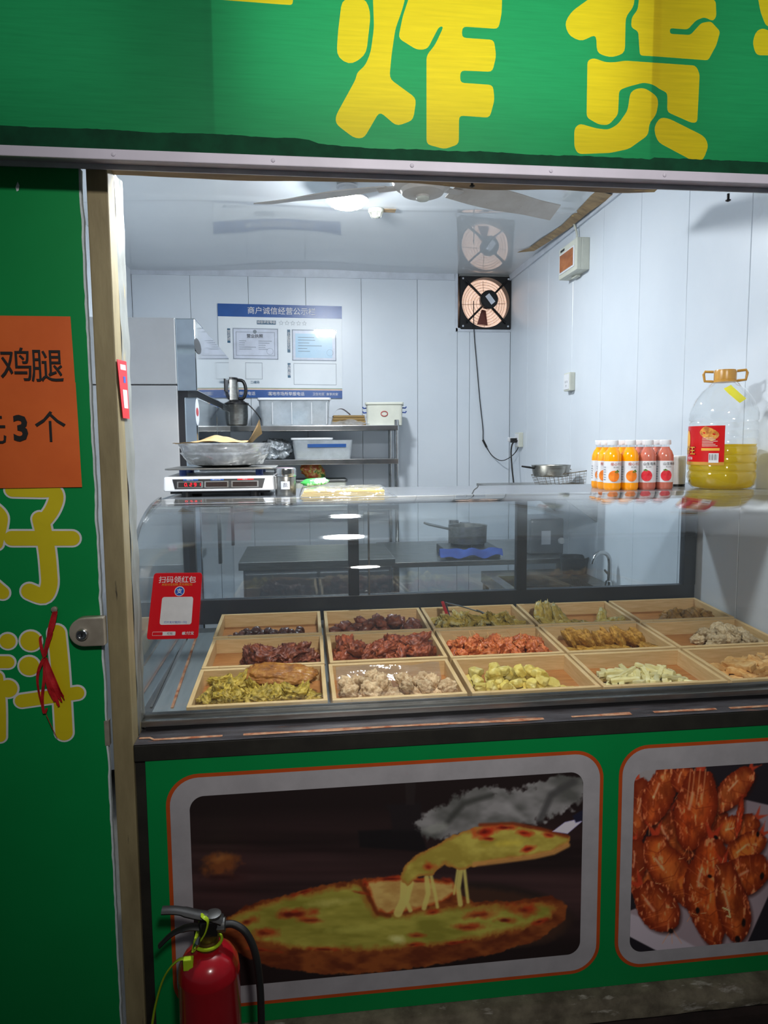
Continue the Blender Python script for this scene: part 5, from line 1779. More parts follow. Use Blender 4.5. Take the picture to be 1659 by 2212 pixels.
for fx, fz in ((0.412, 0.50), (0.90, 0.505)):
    c_ = bp(fx, fz)
    G().tube([(c_[0] + 0.022 * math.cos(2 * PI * k / 24), -0.0138, c_[1] + 0.022 * math.sin(2 * PI * k / 24)) for k in range(24)], 0.0008, 4, closed=True).build('seal_ring', 'grey_print', nb)
for f0, f1, g0, g1 in ((0.212, 0.348, 0.622, 0.80), (0.602, 0.952, 0.622, 0.855)):
    for (h0, h1, k0, k1) in ((f0, f1, g0, g0 + 0.004), (f0, f1, g1 - 0.004, g1), (f0, f0 + 0.003, g0, g1), (f1 - 0.003, f1, g0, g1)):
        brect(h0, h1, k0, k1, -0.0122, 'grey_print', 'empty_frame_line')
btext('二维码', 0.287, 0.835, 0.021, 'teal_print', bold=0.008)
brect(0, 1, 0.893, 0.898, -0.0124, 'leaf_green', 'stripe')
brect(0, 1, 0.900, 0.915, -0.0124, 'peach_print', 'stripe')
brect(0, 1, 0.915, 1.0, -0.0122, 'blue_print', 'footer_band')
btext('投诉举报电话', 0.19, 0.958, 0.028, 'print_white', bold=0.006)
btext('属地市场所举报电话', 0.54, 0.958, 0.028, 'print_white', bold=0.006)
btext('卫生社区  食享共安', 0.86, 0.958, 0.021, 'print_white', bold=0.004)
c_ = bp(0.40, 0.958)
G().tube(cat([(c_[0] - 0.012, -0.0135, c_[1] + 0.014), (c_[0] - 0.012, -0.0135, c_[1] - 0.002), (c_[0] + 0.010, -0.0135, c_[1] - 0.015)], 5), [0.006] * 3 + [0.003] * 5 + [0.006] * 3, 6, flat=0.15).build('telephone_mark', 'print_white', nb)
for f0, f1, g0, g1 in ((0.112, 0.482, 0.252, 0.592), (0.588, 0.955, 0.256, 0.598)):
    a, b = bp(f0, g0), bp(f1, g1)
    G().hexa([(a[0], -0.0190, b[1]), (b[0], -0.0190, b[1]), (b[0], -0.0178, b[1]), (a[0], -0.0178, b[1]), (a[0], -0.0158, a[1]), (b[0], -0.0158, a[1]), (b[0], -0.0146, a[1]), (a[0], -0.0146, a[1])]).build('clear_sleeve', 'gloss_sleeve', nb)

# ------------------------------------------------------------------ fridge
FX, FYa, FYb, FT = -0.51, 1.40, 2.70, 2.02
fg = thing('upright_fridge', 'tall steel fridge with polished doors along the left wall', 'fridge', (-0.80, 2.05, 0.0))


def fbx(x0, x1, y0, y1, z0, z1):
    return G().box(x0 + 0.80, x1 + 0.80, y0 - 2.05, y1 - 2.05, z0, z1)


fbx(-1.10, FX, FYa, FYb, 0.12, 1.748).build('cabinet_body', 'fridge_grey', fg, bevel=0.004)
fbx(-1.10, FX, FYa, FYb, 1.752, FT).build('machine_housing', 'fridge_grey', fg, bevel=0.004)
fbx(FX, -0.430, FYa, FYb, 1.725, FT - 0.002).build('control_panel', 'steel_mirror', fg, bevel=0.004)
fbx(FX - 0.01, -0.47, FYa + 0.01, FYb - 0.01, 1.69, 1.73).build('panel_gap', 'gasket', fg)
for k in range(2):
    ya = FYa + k * 0.65
    fbx(FX, -0.485, ya + 0.006, ya + 0.644, 0.2, 1.69).build('door_gasket', 'gasket', fg)
    d = fbx(-0.485, -0.432, ya + 0.003, ya + 0.647, 0.18, 1.70).build('door', 'steel_mirror', fg, bevel=0.006)
    G().box(0.368, 0.376, ya + 0.60 - 2.05, ya + 0.63 - 2.05, 0.9, 1.15).build('door_handle', 'black', d)


def oval(cy, cz, ry, rz, x, name, mat, tall=1):
    return G().lathe([(1, 0), (0.96, 1), (0.0, 1)], 32, cap=False).mesh(name)


q = U(427, 748, 'X', -0.429)
bd = G()
bd.add([(0.3715, q.y - 2.05 + 0.10 * math.cos(2 * PI * k / 32), q.z + 0.030 * math.sin(2 * PI * k / 32)) for k in range(32)], [tuple(range(32))])
bd.build('badge', 'black', fg, recalc=False)
q = U(426, 890, 'X', -0.431)
G().add([(0.3695, q.y - 2.05 + 0.055 * math.cos(2 * PI * k / 32), q.z + 0.055 * math.sin(2 * PI * k / 32)) for k in range(32)], [tuple(range(32))]).build('door_sticker', 'paper_white', fg, recalc=False)
G().add([(0.3699, q.y - 2.05 + 0.035 * math.cos(2 * PI * k / 24), q.z + 0.018 * math.sin(2 * PI * k / 24)) for k in range(24)], [tuple(range(24))]).build('sticker_mark', 'red_plastic', fg, recalc=False)
q = U(488, 833, 'X', -0.429)
G().box(0.370, 0.374, q.y - 2.05 - 0.06, q.y - 2.05 + 0.09, q.z - 0.035, q.z + 0.035).build('temperature_display', 'black', fg, bevel=0.002)
for k in range(4):
    G().lathe([(0.03, 0), (0.022, 0.12)], 12, ((-0.25 if k % 2 else 0.25), (-0.6 if k < 2 else 0.6), 0.0)).build('foot', 'black', fg)

# ------------------------------------------------------------------ steel shelf rack with its load
SY0, SY1 = 3.00, 3.37
sr = thing('shelf_rack', 'stainless steel shelf rack under the notice board', 'shelf', (0.05, 3.18, 0.0))
z_s1, z_s2, z_s3 = 1.625, 1.405, 1.10
for zz in (z_s1, z_s2, z_s3):
    G().box(-0.62, 0.575, SY0 - 3.18, SY1 - 3.18, zz - 0.035, zz).build('shelf_board', 'steel_bright', sr, bevel=0.003)
for xx in (-0.61, 0.565):
    for yy in (SY0 + 0.015, SY1 - 0.015):
        G().cyl((xx, yy - 3.18, 0.0), 0.015, 1.66, 'Z', 14).build('upright', 'steel_bright', sr, smooth=40)


def tub(name, label, cx, cy, z, w, d, h, lid=True, mat='tub_film', lidmat='white_plastic', taper=0.93, inner=None, group=None, rot=0):
    t = thing(name, label, 'container', (cx, cy, z), (0, 0, rot))
    w2, d2 = w / 2, d / 2
    k = taper
    g = G()
    base = rrect(-w2 * k, w2 * k, -d2 * k, d2 * k, 0.018, 4)
    top = rrect(-w2, w2, -d2, d2, 0.02, 4)
    n = len(base)
    bi = [(a * 0.96, b * 0.96) for a, b in base]
    ti = [(a * 0.965, b * 0.965) for a, b in top]
    vs = [(a, b, 0) for a, b in base] + [(a, b, h) for a, b in top] + [(a, b, h) for a, b in ti] + [(a, b, 0.004) for a, b in bi]
    fs = []
    for l in range(3):
        for i in range(n):
            j = (i + 1) % n
            fs.append((l * n + i, l * n + j, (l + 1) * n + j, (l + 1) * n + i))
    fs += [tuple(range(n))[::-1], tuple(3 * n + i for i in range(n))]
    g.add(vs, fs).build('tub_body', mat, t, smooth=50)
    if lid:
        lw, ld = w2 + 0.008, d2 + 0.008
        G().prism(rrect(-lw, lw, -ld, ld, 0.02, 4), lambda a, b, c: (a, b, h + c), 0.016).build('lid', lidmat, t, bevel=0.004)
    return t


def spx(px, py, y_):
    return U(px, py, 'Y', y_)


a, b = spx(560, 918, 3.05), spx(713, 918, 3.05)
bt = tub('storage_tub', 'large lidded translucent storage tub on the top shelf', (a.x + b.x) / 2, 3.18, z_s1, b.x - a.x, 0.30, 0.165, inner=None)
W2 = (b.x - a.x) / 2
for f in (-0.62, -0.08, 0.48, 0.9):
    G().box(W2 * f - 0.002, W2 * f + 0.002, -0.152, -0.142, 0.01, 0.15).build('moulded_rib', 'white_plastic', bt)
for k, (f, m) in enumerate(((-0.35, 'paper_white'), (0.15, 'paper_blue'), (0.6, 'peach_print'))):
    G().box(W2 * f - 0.06, W2 * f + 0.06, -0.10, 0.05, 0.006, 0.12 - 0.02 * k).build('packed_bag', m, bt, bevel=0.01)
# books in a bag
a, b = spx(716, 912, 3.1), spx(790, 912, 3.1)
pm('old_paper', (150, 122, 70), 0.7, rgb2=(112, 88, 48), scale=20, stretch=(1, 1, 20))
pb_ = thing('paper_stack', 'stack of brown paper bags wrapped in clear plastic on the top shelf', 'paper stack', ((a.x + b.x) / 2, 3.17, z_s1))
w_ = (b.x - a.x) / 2
for k in range(4):
    G().box(-w_ + 0.004 * k, w_ - 0.003 * k, -0.10, 0.10, 0.002 + 0.017 * k, 0.017 + 0.017 * k).build('paper_bundle', 'old_paper', pb_, bevel=0.003)
G().grid(lambda u, v: ((-w_ - 0.02) + (2 * w_ + 0.04) * u, -0.125 + 0.05 * v + 0.01 * math.sin(9 * u), 0.003 + 0.06 * v + 0.012 * noise.noise(Vector((u * 6, v * 4, 1)))), 20, 8).build('plastic_wrap', 'bag_film', pb_, recalc=False, smooth=60)
pm('lilac', (188, 160, 176), 0.35, rgb2=(150, 112, 134), scale=18)
G().grid(lambda u, v: (-w_ + 0.01 + 0.12 * u, -0.08 + 0.12 * v, 0.074 + 0.05 * math.sin(PI * u) * (1 - 0.4 * u)), 14, 4).build('curled_sheet', 'lilac', pb_, recalc=False, smooth=60)
# cream box with blue clips
a, b = spx(797, 915, 3.02), spx(875, 915, 3.02)
bx_ = tub('clip_box', 'cream box with blue clips at the end of the top shelf', (a.x + b.x) / 2, 3.15, z_s1 + 0.001, b.x - a.x, 0.22, 0.135, True, 'cream_plastic', 'cream_plastic', 0.97, rot=math.radians(-8))
w_ = (b.x - a.x) / 2
for s_ in (-1, 1):
    for dz in (0.085, 0.115):
        G().tube([(s_ * (w_ - 0.004), -0.06, dz), (s_ * (w_ + 0.02), -0.06, dz - 0.002), (s_ * (w_ + 0.026), -0.06, dz + 0.008)], 0.005, 6).build('blue_clip', 'blue_clip', bx_)
G().tube([(0.0 + 0.022 * math.cos(2 * PI * k / 16), -0.112, 0.075 + 0.016 * math.sin(2 * PI * k / 16)) for k in range(16)], 0.003, 5, closed=True).build('red_mark', 'red_plastic', bx_)
# crock on the middle shelf: box of flour with blue label
a, b = spx(632, 986, 3.05), spx(762, 986, 3.05)
fbx_ = tub('flour_box', 'clear flour box with blue label strip on the middle shelf', (a.x + b.x) / 2, 3.17, z_s2, b.x - a.x, 0.26, 0.125, False)
w_ = (b.x - a.x) / 2
G().box(-w_ * 0.86, w_ * 0.86, -0.11, 0.11, 0.006, 0.058).build('flour', 'f_flour', fbx_, bevel=0.012)
G().box(-w_ * 0.5, w_ * 0.78, -0.1325, -0.1295, 0.078, 0.10).build('label_strip', 'blue_print', fbx_)
G().prism(rrect(-w_ - 0.01, w_ * 0.35, -0.13, 0.13, 0.02, 4), lambda a_, b_, c: (a_, b_, 0.127 + c), 0.014).build('lid', 'white_plastic', fbx_, bevel=0.004)
# foil bag
a = spx(606, 988, 3.12)
fbm = blob(7, 0.10, 0.08, 0.062, 0.35, 2.2, 4, 0.12, 6, ridge=0.2)
tag(link('foil_bag', fbm, 'foil_bag', loc=(a.x - 0.03, 3.13, z_s2 + 0.066)), 'crumpled silver bag beside the flour box', 'bag')
# items lower: bright packets, black cap, small grater
a = spx(676, 1030, 3.08)
pkb = blob(5, 0.075, 0.03, 0.05, 0.25, 2.2, 4, 0.1, 5, ridge=0.2)
tag(link('snack_packet', pkb, 'mixed_pack', loc=(a.x, 3.12, z_s3 + 0.222), rot=(0.2, 0.5, 0.2)), 'crumpled orange and green food packet under the shelf', 'packet')
G_ = tub('low_crate', 'grey crate on the lower shelf under the snack packet', a.x + 0.05, 3.16, z_s3, 0.34, 0.26, 0.155, True, 'cream_plastic', 'steel_dull')
# meat grinder
a = spx(508, 915, 3.06)
mg = thing('meat_grinder', 'steel meat grinder with black handle beside the fridge', 'grinder', (a.x - 0.005, 3.12, z_s1))
G().lathe([(0.066, 0), (0.078, 0.01), (0.084, 0.06), (0.084, 0.135), (0.087, 0.14)], 36).build('bowl', 'steel', mg, smooth=40)
G().lathe([(0.092, 0.141), (0.092, 0.150), (0.07, 0.158), (0.058, 0.17)], 36).build('lid', 'black', mg, smooth=40)
G().lathe([(0.062, 0.168), (0.056, 0.30), (0.050, 0.305)], 36, (-0.03, 0, 0)).build('motor_body', 'steel', mg, smooth=40)
G().lathe([(0.058, 0.300), (0.054, 0.315), (0.03, 0.318)], 36, (-0.03, 0, 0)).build('motor_cap', 'black', mg, smooth=40)
G().tube(cat([(0.02, -0.01, 0.30), (0.06, -0.01, 0.29), (0.075, -0.01, 0.235), (0.06, -0.01, 0.185), (0.03, -0.01, 0.18)], 6), 0.011, 8).build('handle', 'black', mg, smooth=60)
G().tube(cat([(0.02, -0.03, 0.17), (0.09, -0.05, 0.14), (0.16, -0.05, 0.06), (0.18, -0.03, 0.004)], 6), 0.004, 6).build('cable', 'rubber', mg, smooth=60)
# END1
# ------------------------------------------------------------------ things standing on the glass case
ZT = 1.345
# price scale
a, b = U(351, 1050, 'Y', 0.56), U(594, 1050, 'Y', 0.56)
ZT2 = ZT
psx, psw = (a.x + b.x) / 2, (b.x - a.x) / 2
ps = thing('price_scale', 'white electronic price scale with red digits on the glass case', 'scale', (psx, 0.70, ZT))
hb0, hb1 = 0.018, 0.062
G().hexa([(-psw, -0.135, hb0), (psw, -0.135, hb0), (psw * 0.97, 0.14, hb0), (-psw * 0.97, 0.14, hb0), (-psw, -0.122, hb1), (psw, -0.122, hb1), (psw * 0.97, 0.14, hb1 + 0.006), (-psw * 0.97, 0.14, hb1 + 0.006)]).build('scale_body', 'white_plastic', ps, bevel=0.007, seg=3, smooth=40)
fy = lambda z: -0.135 + 0.013 * (z - hb0) / (hb1 - hb0) - 0.0008


def face(x0, x1, z0, z1, d, name, mat, par=ps, sk=0.0):
    return G().hexa([(x0 + sk, fy(z0) - d, z0), (x1 - sk, fy(z0) - d, z0), (x1 - sk, fy(z0) + 0.002, z0), (x0 + sk, fy(z0) + 0.002, z0), (x0, fy(z1) - d, z1), (x1, fy(z1) - d, z1), (x1, fy(z1) + 0.002, z1), (x0, fy(z1) + 0.002, z1)]).build(name, mat, par)


face(-psw * 0.84, psw * 0.82, 0.026, 0.055, 0.0006, 'display_panel', 'black', sk=0.008)
for k, (f0, f1) in enumerate(((-0.755, -0.30), (-0.27, 0.16), (0.21, 0.70))):
    face(psw * f0, psw * f1, 0.029, 0.048, 0.0012, 'display_rim', 'steel_dull')
    face(psw * f0 + 0.004, psw * f1 - 0.004, 0.0315, 0.0455, 0.0018, 'display_window', 'lcd_off')
    face(psw * f0 + 0.018, psw * f1 - 0.014, 0.0505, 0.0545, 0.0012, 'title_strip', 'blue_print' if k < 2 else 'red_plastic')
    zz = 0.0525
    text(('重量(千克)', '单价(元/千克)', '金额(元)')[k], 0.0042, 'print_white', ps, (psw * (f0 + f1) / 2, fy(zz) - 0.0016, zz))
SEG = {'0': 'abcdef', '1': 'bc', '2': 'abged', '9': 'abcdfg'}


def digit(ch, x, z, w, h):
    sg_ = {'a': ((0, h), (w, h)), 'b': ((w, h), (w, h / 2)), 'c': ((w, h / 2), (w, 0)), 'd': ((0, 0), (w, 0)), 'e': ((0, 0), (0, h / 2)), 'f': ((0, h / 2), (0, h)), 'g': ((0, h / 2), (w, h / 2))}
    for s_ in SEG[ch]:
        (x0, z0), (x1, z1) = sg_[s_]
        d = Vector((x1 - x0, z1 - z0)).normalized() * 0.0006
        zz0, zz1 = z + z0 + d.y, z + z1 - d.y
        G().tube([(x + x0 + d.x, fy(zz0) - 0.0026, zz0), (x + x1 - d.x, fy(zz1) - 0.0026, zz1)], 0.0007, 6).build('digit_segment', 'led_red', ps)


for k, ch in enumerate('0291'):
    digit(ch, -psw * 0.62 + 0.0125 * k + (0.003 if k else 0), 0.0345, 0.0058, 0.0085)
G().cyl((-psw * 0.62 + 0.0083, fy(0.0345) - 0.0022, 0.0345), 0.0008, 0.001, 'Y', 6).build('digit_point', 'led_red', ps)
for sx_ in (-1, 1):
    for sy_ in (-1, 1):
        G().cyl((sx_ * psw * 0.62, sy_ * 0.1, 0.0), 0.016, 0.02, 'Z', 16).build('foot', 'black', ps)
        G().cyl((sx_ * psw * 0.70, sy_ * 0.07, hb1), 0.012, 0.022, 'Z', 14).build('platter_stud', 'blue_clip', ps)
G().box(-psw * 0.90, psw * 0.90, -0.11, 0.125, 0.010, 0.02).build('underside', 'black', ps)
G().prism(rrect(-psw * 0.985, psw * 1.01, -0.125, 0.13, 0.015, 4), lambda x, y_, c: (x, y_, hb1 + 0.020 + c), 0.005).build('platter', 'steel', ps, bevel=0.0015)
ZP = ZT + hb1 + 0.0255
# steel bowl in plastic, paper on top
bwx = U(488, 1000, 'Y', 0.70).x
bw = thing('steel_bowl', 'steel bowl wrapped in clear plastic bags on the scale', 'bowl', (bwx, 0.70, ZP))
G().lathe([(0.07, 0.0), (0.10, 0.008), (0.126, 0.036), (0.136, 0.070), (0.139, 0.072), (0.133, 0.070), (0.122, 0.036), (0.096, 0.012), (0.0, 0.006)], 48, cap=False).build('bowl_shell', 'steel', bw, smooth=50)


def bag_ring(z0, z1, r0, r1, amp, seed, ny=12):
    def fn(u, v):
        a_ = 2 * PI * u
        k = noise.noise(Vector((math.cos(a_) * 3, math.sin(a_) * 3, v * 2 + seed))) + 0.5 * noise.noise(Vector((math.cos(a_) * 9, math.sin(a_) * 9, v * 5 + seed)))
        r_ = r0 + (r1 - r0) * v + amp * k
        return (r_ * math.cos(a_), r_ * math.sin(a_), z0 + (z1 - z0) * v + amp * 0.8 * k * math.sin(PI * v))
    return G().grid(fn, 96, ny)


bag_ring(0.040, 0.075, 0.132, 0.145, 0.006, 1).build('plastic_bag', 'bag_film', bw, recalc=False, smooth=70)
bag_ring(0.008, 0.046, 0.112, 0.140, 0.009, 5).build('plastic_bag', 'bag_film', bw, recalc=False, smooth=70)
pp = thing('kraft_paper', 'crumpled tan paper sheet lying on the bowl', 'paper', (bwx, 0.70, ZP + 0.073))


def paper_fn(u, v):
    x = -0.145 + 0.26 * u
    y_ = -0.11 + 0.22 * v
    z = 0.004 + 0.020 * math.exp(-((x + 0.02) / 0.06) ** 2) * math.exp(-(y_ / 0.07) ** 2) + 0.004 * noise.noise(Vector((x * 30, y_ * 30, 3)))
    z += 0.012 * max(0, noise.noise(Vector((x * 14, y_ * 10, 8))))
    if x < -0.09:
        z -= 0.06 * (-0.09 - x)
    if u > 0.86:
        t = (u - 0.86) / 0.14
        z += 0.072 * t * (1 - abs(v - 0.35) * 0.9)
        x -= 0.004 * t
    return (x, y_, max(z, 0.0))


G().grid(paper_fn, 60, 30).build('sheet', 'kraft', pp, recalc=False, smooth=60)
# shaker jar
a = U(617, 1072, 'Z', ZT)
jx = U(617, 1060, 'Y', 0.56).x
sj = thing('shaker_jar', 'small steel shaker jar with a paper label beside the scale', 'jar', (jx, 0.57, ZT))
G().lathe([(0.030, 0), (0.0315, 0.004), (0.0315, 0.058), (0.030, 0.062)], 32).build('jar_body', 'steel', sj, smooth=40)
G().lathe([(0.0325, 0.060), (0.0335, 0.063), (0.0325, 0.066), (0.0335, 0.070), (0.0325, 0.074), (0.0335, 0.078), (0.032, 0.084), (0.028, 0.086)], 32).build('jar_lid', 'steel_bright', sj, smooth=30)
G().lathe([(0.0275, 0.0862), (0.0, 0.0866)], 24, cap=False).build('lid_top', 'lilac', sj)


def wrapf(r, z0, ang, k=1.0):
    return lambda x, y_: Vector((r * math.sin(ang + x / r), -r * math.cos(ang + x / r), z0 + y_))


def wraprect(r, z0, z1, a0, a1, name, mat, par, n=12, c=(0, 0)):
    return G().grid(lambda u, v: (c[0] + r * math.sin(a0 + (a1 - a0) * u), c[1] - r * math.cos(a0 + (a1 - a0) * u), z0 + (z1 - z0) * v), n, 1).build(name, mat, par, recalc=False, smooth=60)


wraprect(0.0322, 0.022, 0.046, -0.42, 0.42, 'paper_label', 'paper_white', sj)
text('盐', 0.015, 'ink', sj, (0, 0, 0), wrap=wrapf(0.0325, 0.034, 0))
# bag of yellow paper, draped over the edge
yp = thing('paper_bag_pack', 'clear plastic pack of yellow paper bags on the edge of the glass case', 'paper pack', (U(745, 1060, 'Y', 0.5).x, 0.55, ZT))
for k in range(3):
    G().prism([(-0.13 + 0.004 * k, -0.10 + 0.004 * k), (0.115, -0.085), (0.12, 0.10), (-0.12, 0.105)], lambda x, y_, c, k=k: (x, y_, 0.004 + 0.0055 * k + c), 0.005).build('paper_sheet', 'yellow_paper', yp, bevel=0.001)


def pack_fn(u, v):
    x = -0.135 + 0.285 * u
    y_ = -0.125 + 0.23 * v
    z = 0.024 * (1 if 0.12 < v < 0.98 else 0.0)
    z = 0.026 * min(1, v / 0.22) if v < 0.9 else 0.026 * (1 - v) / 0.1
    z *= min(1, (1 - u) / 0.10) * min(1, u / 0.03)
    z += 0.004 * noise.noise(Vector((x * 40, y_ * 40, 1)))
    return (x, y_ - 0.006 * math.sin(6 * u), max(0.003, z))


G().grid(pack_fn, 48, 40).build('clear_wrap', 'wrap_film', yp, recalc=False, smooth=70)
gp = blob(9, 0.045, 0.03, 0.012, 0.2, 2, 3, 0.05, 5)
q = U(680, 1050, 'Y', 0.56)
tag(link('seasoning_packet', gp, 'green_pack', loc=(q.x, 0.60, ZT + 0.040), rot=(0.1, -0.08, 0.15)), 'green and white seasoning packet lying on the paper pack', 'packet')


# juice bottles
def juice(kind):
    t = bpy.data.objects.new('juice_bottle', None)
    COL.objects.link(t)
    R_ = 0.0275
    body = [(0.024, 0.0), (0.0265, 0.004), (R_, 0.010), (R_, 0.100), (0.0268, 0.112), (0.022, 0.125), (0.0155, 0.134), (0.0135, 0.139)]
    G().lathe(body, 28).build('bottle_body', 'orange_juice' if kind == 'orange' else 'pink_juice', t, smooth=50)
    G().lathe([(0.0137, 0.139), (0.0137, 0.147)], 24).build('bottle_neck', 'clear_pet', t, smooth=50)
    G().lathe([(0.0172, 0.146), (0.0178, 0.148), (0.0178, 0.160), (0.0165, 0.162)], 28, wob=lambda a, z: 1 + 0.008 * math.cos(28 * a)).build('bottle_cap', 'white_plastic', t, smooth=30)
    lb = G().lathe([(R_ + 0.0004, 0.024), (R_ + 0.0004, 0.094)], 36, cap=False).build('paper_label', 'print_white', t, recalc=False, smooth=60)
    r2 = R_ + 0.0016
    m = 'fruit_orange' if kind == 'orange' else 'fruit_red'
    n = 24
    vs = [(r2 * math.sin(0.018 / r2 * math.cos(2 * PI * i / n) + 0.1), -r2 * math.cos(0.018 / r2 * math.cos(2 * PI * i / n) + 0.1), 0.046 + 0.018 * math.sin(2 * PI * i / n)) for i in range(n)]
    vs.append((r2 * math.sin(0.1), -r2 * math.cos(0.1) - 0.0004, 0.046))
    fs = [(i, (i + 1) % n, n) for i in range(n)]
    G().add([(x * 1.004, y_ * 1.004 - 0.0003, z) for x, y_, z in vs], fs).build('fruit_picture', m, lb, recalc=False)
    lf = [(0.0, 0.058), (0.010, 0.067), (0.016, 0.060), (0.008, 0.056)] if kind == 'orange' else [(-0.012, 0.064), (-0.004, 0.068), (0.004, 0.063), (-0.002, 0.060)]
    G().add([((r2 + 0.0012) * math.sin(a / r2 + 0.12), -(r2 + 0.0012) * math.cos(a / r2 + 0.12), z) for a, z in lf], [(0, 1, 2, 3)]).build('leaf_picture', 'leaf_green', lb, recalc=False)
    text('橙心十足' if kind == 'orange' else '山生有梅', 0.011, 'orange_print' if kind == 'orange' else 'ink', lb, (0, 0, 0), wrap=wrapf(r2 + 0.0012, 0.084, 0.42))
    text('果汁饮料', 0.0045, 'ink', lb, (0, 0, 0), wrap=wrapf(r2 + 0.0012, 0.074, 0.30))
    for k in range(6):
        an = -1.25 + 0.03 * (k % 2)
        G().grid(lambda u, v: ((r2 + 0.0004) * math.sin(an + 0.38 * u), -(r2 + 0.0004) * math.cos(an + 0.38 * u), 0.034 + 0.008 * k + 0.002 * v), 4, 1).build('print_line', 'grey_print', lb, recalc=False)
    return t


rr = random.Random(31)
protos = {k: juice(k) for k in ('orange', 'pink')}
used = {'orange': False, 'pink': False}
f0, f1 = U(1321, 1058, 'Z', ZT), U(1435, 1058, 'Z', ZT)
YJ = 0.60
jx0, jx1 = U(1322, 1058, 'Y', YJ).x, U(1434, 1057, 'Y', YJ).x
for r_ in range(3):
    for c_ in range(4):
        kind = 'orange' if c_ < 2 else 'pink'
        x = jx0 + (jx1 - jx0) * c_ / 3 + 0.004 * r_ + rr.uniform(-0.0006, 0.0006)
        loc = (x, YJ + 0.058 * r_, ZT)
        rot = (0, 0, (rr.uniform(-0.5, 0.35) if r_ else (0.0, -0.0, -0.30, -0.05)[c_]) - 0.32)
        where = ('row facing the street', 'middle row', 'row facing the shop')[r_]
        side = {0: 'on the outer end', 1: 'next to pink ones', 2: 'next to orange ones', 3: 'on the outer end'}[c_]
        lab = ('orange juice bottle with white cap %s, %s' if kind == 'orange' else 'pink juice bottle with white cap %s, %s') % (side, where)
        if not used[kind]:
            o = protos[kind]
            used[kind] = True
            o.location, o.rotation_euler = loc, rot
        else:
            o = dup(protos[kind], loc, rot)
        tag(o, lab, 'bottle', 'juice bottles on the glass case')
# white canister
a = U(1466, 1045, 'Y', 0.72)
wc = thing('white_canister', 'white canister on a black base between the juice and the oil', 'canister', (a.x, 0.74, ZT))
G().lathe([(0.030, 0), (0.031, 0.008)], 28).build('black_base', 'black', wc)
G().lathe([(0.031, 0.008), (0.033, 0.10), (0.031, 0.106), (0.025, 0.107)], 28).build('canister_body', 'white_plastic', wc, smooth=40)
G().lathe([(0.0335, 0.092), (0.0335, 0.104)], 28, cap=False).build('clear_rim', 'clear_pet', wc, recalc=False)

# big oil bottle
a = U(1557, 1057, 'Y', 0.575)
ob = thing('oil_bottle', 'large clear oil bottle half full of yellow oil', 'bottle', (min(a.x, 1.392), 0.575, ZT), (0, 0, -0.56))
Ro = 0.104
outp = [(0.070, 0.0), (0.088, 0.004), (0.098, 0.014), (0.101, 0.03)]
for k in range(7):
    z0 = 0.045 + 0.027 * k
    outp += [(Ro, z0 - 0.008), (Ro, z0 + 0.008), (Ro - 0.004, z0 + 0.0125), (Ro, z0 + 0.017)]
outp += [(Ro, 0.245), (0.099, 0.262), (0.088, 0.290), (0.068, 0.318), (0.045, 0.340), (0.030, 0.350), (0.027, 0.356), (0.027, 0.366)]
dim = lambda a, z: 1 + (0.010 * math.cos(12 * a) if z < 0.04 else 0)
inn = [(r_ - 0.0015, z) for r_, z in outp[::-1]]
G().lathe(outp, 64, wob=dim, cap=False).build('bottle_shell', 'clear_pet', ob, recalc=False, smooth=50)
oilp = [(0.0, 0.004)] + [(r_ - 0.003, z + 0.003) for r_, z in outp if z < 0.142] + [(Ro - 0.003, 0.146), (0.0, 0.146)]
G().lathe(oilp, 64, wob=dim, cap=False).build('oil_fill', 'oil', ob, smooth=50)
G().lathe([(0.0335, 0.352), (0.0335, 0.378), (0.031, 0.386), (0.0, 0.387)], 32, wob=lambda a, z: 1 + 0.012 * math.cos(30 * a) * (z < 0.38), cap=False).build('bottle_cap', 'cap_gold', ob, smooth=35)
G().lathe([(0.036, 0.346), (0.036, 0.352), (0.033, 0.354)], 32).build('handle_collar', 'cap_gold', ob, smooth=35)
for s_ in (-1, 1):
    G().tube([(s_ * 0.034, 0, 0.381), (s_ * 0.060, 0, 0.383), (s_ * 0.064, 0, 0.374), (s_ * 0.060, 0, 0.352), (s_ * 0.036, 0, 0.350)], 0.0055, 8, flat=0.8).build('carry_loop', 'cap_gold', ob, smooth=50)
an0, an1 = -1.55, 0.05
lbl = wraprect(Ro + 0.001, 0.080, 0.205, an0, an1, 'oil_label', 'oil_label', ob, 30)
wraprect(Ro + 0.0014, 0.080, 0.090, an0, an1, 'label_foot', 'cap_gold', lbl, 30)


def wrappoly(r, pts, a0, zc, name, mat, par):
    G().add([(r * math.sin(a0 + x / r), -r * math.cos(a0 + x / r), zc + z) for x, z in pts] + [(r * math.sin(a0), -r * math.cos(a0), zc)], [(i, (i + 1) % len(pts), len(pts)) for i in range(len(pts))]).build(name, mat, par, recalc=False)


wrappoly(Ro + 0.002, [(0.028 * math.cos(t) * (1 + .3 * math.sin(2 * t)), 0.020 * math.sin(t) - 0.012 * math.cos(t)) for t in [2 * PI * k / 20 for k in range(20)]], -0.40, 0.180, 'drumstick_picture', 'chicken_print', lbl)
wrappoly(Ro + 0.002, [(0.016 * math.cos(t), 0.034 * math.sin(t)) for t in [2 * PI * k / 20 for k in range(20)]], -1.28, 0.158, 'flame_picture', 'gold_print', lbl)
text('炸王', 0.030, 'ink', lbl, (0, 0, 0), wrap=wrapf(Ro + 0.003, 0.124, -1.10), bold=0.03)
text('炸王', 0.029, 'gold_print', lbl, (0, 0, 0), wrap=wrapf(Ro + 0.0036, 0.124, -1.10), bold=0.008)
text('大豆油', 0.010, 'print_white', lbl, (0, 0, 0), wrap=wrapf(Ro + 0.003, 0.101, -1.10), bold=0.01)
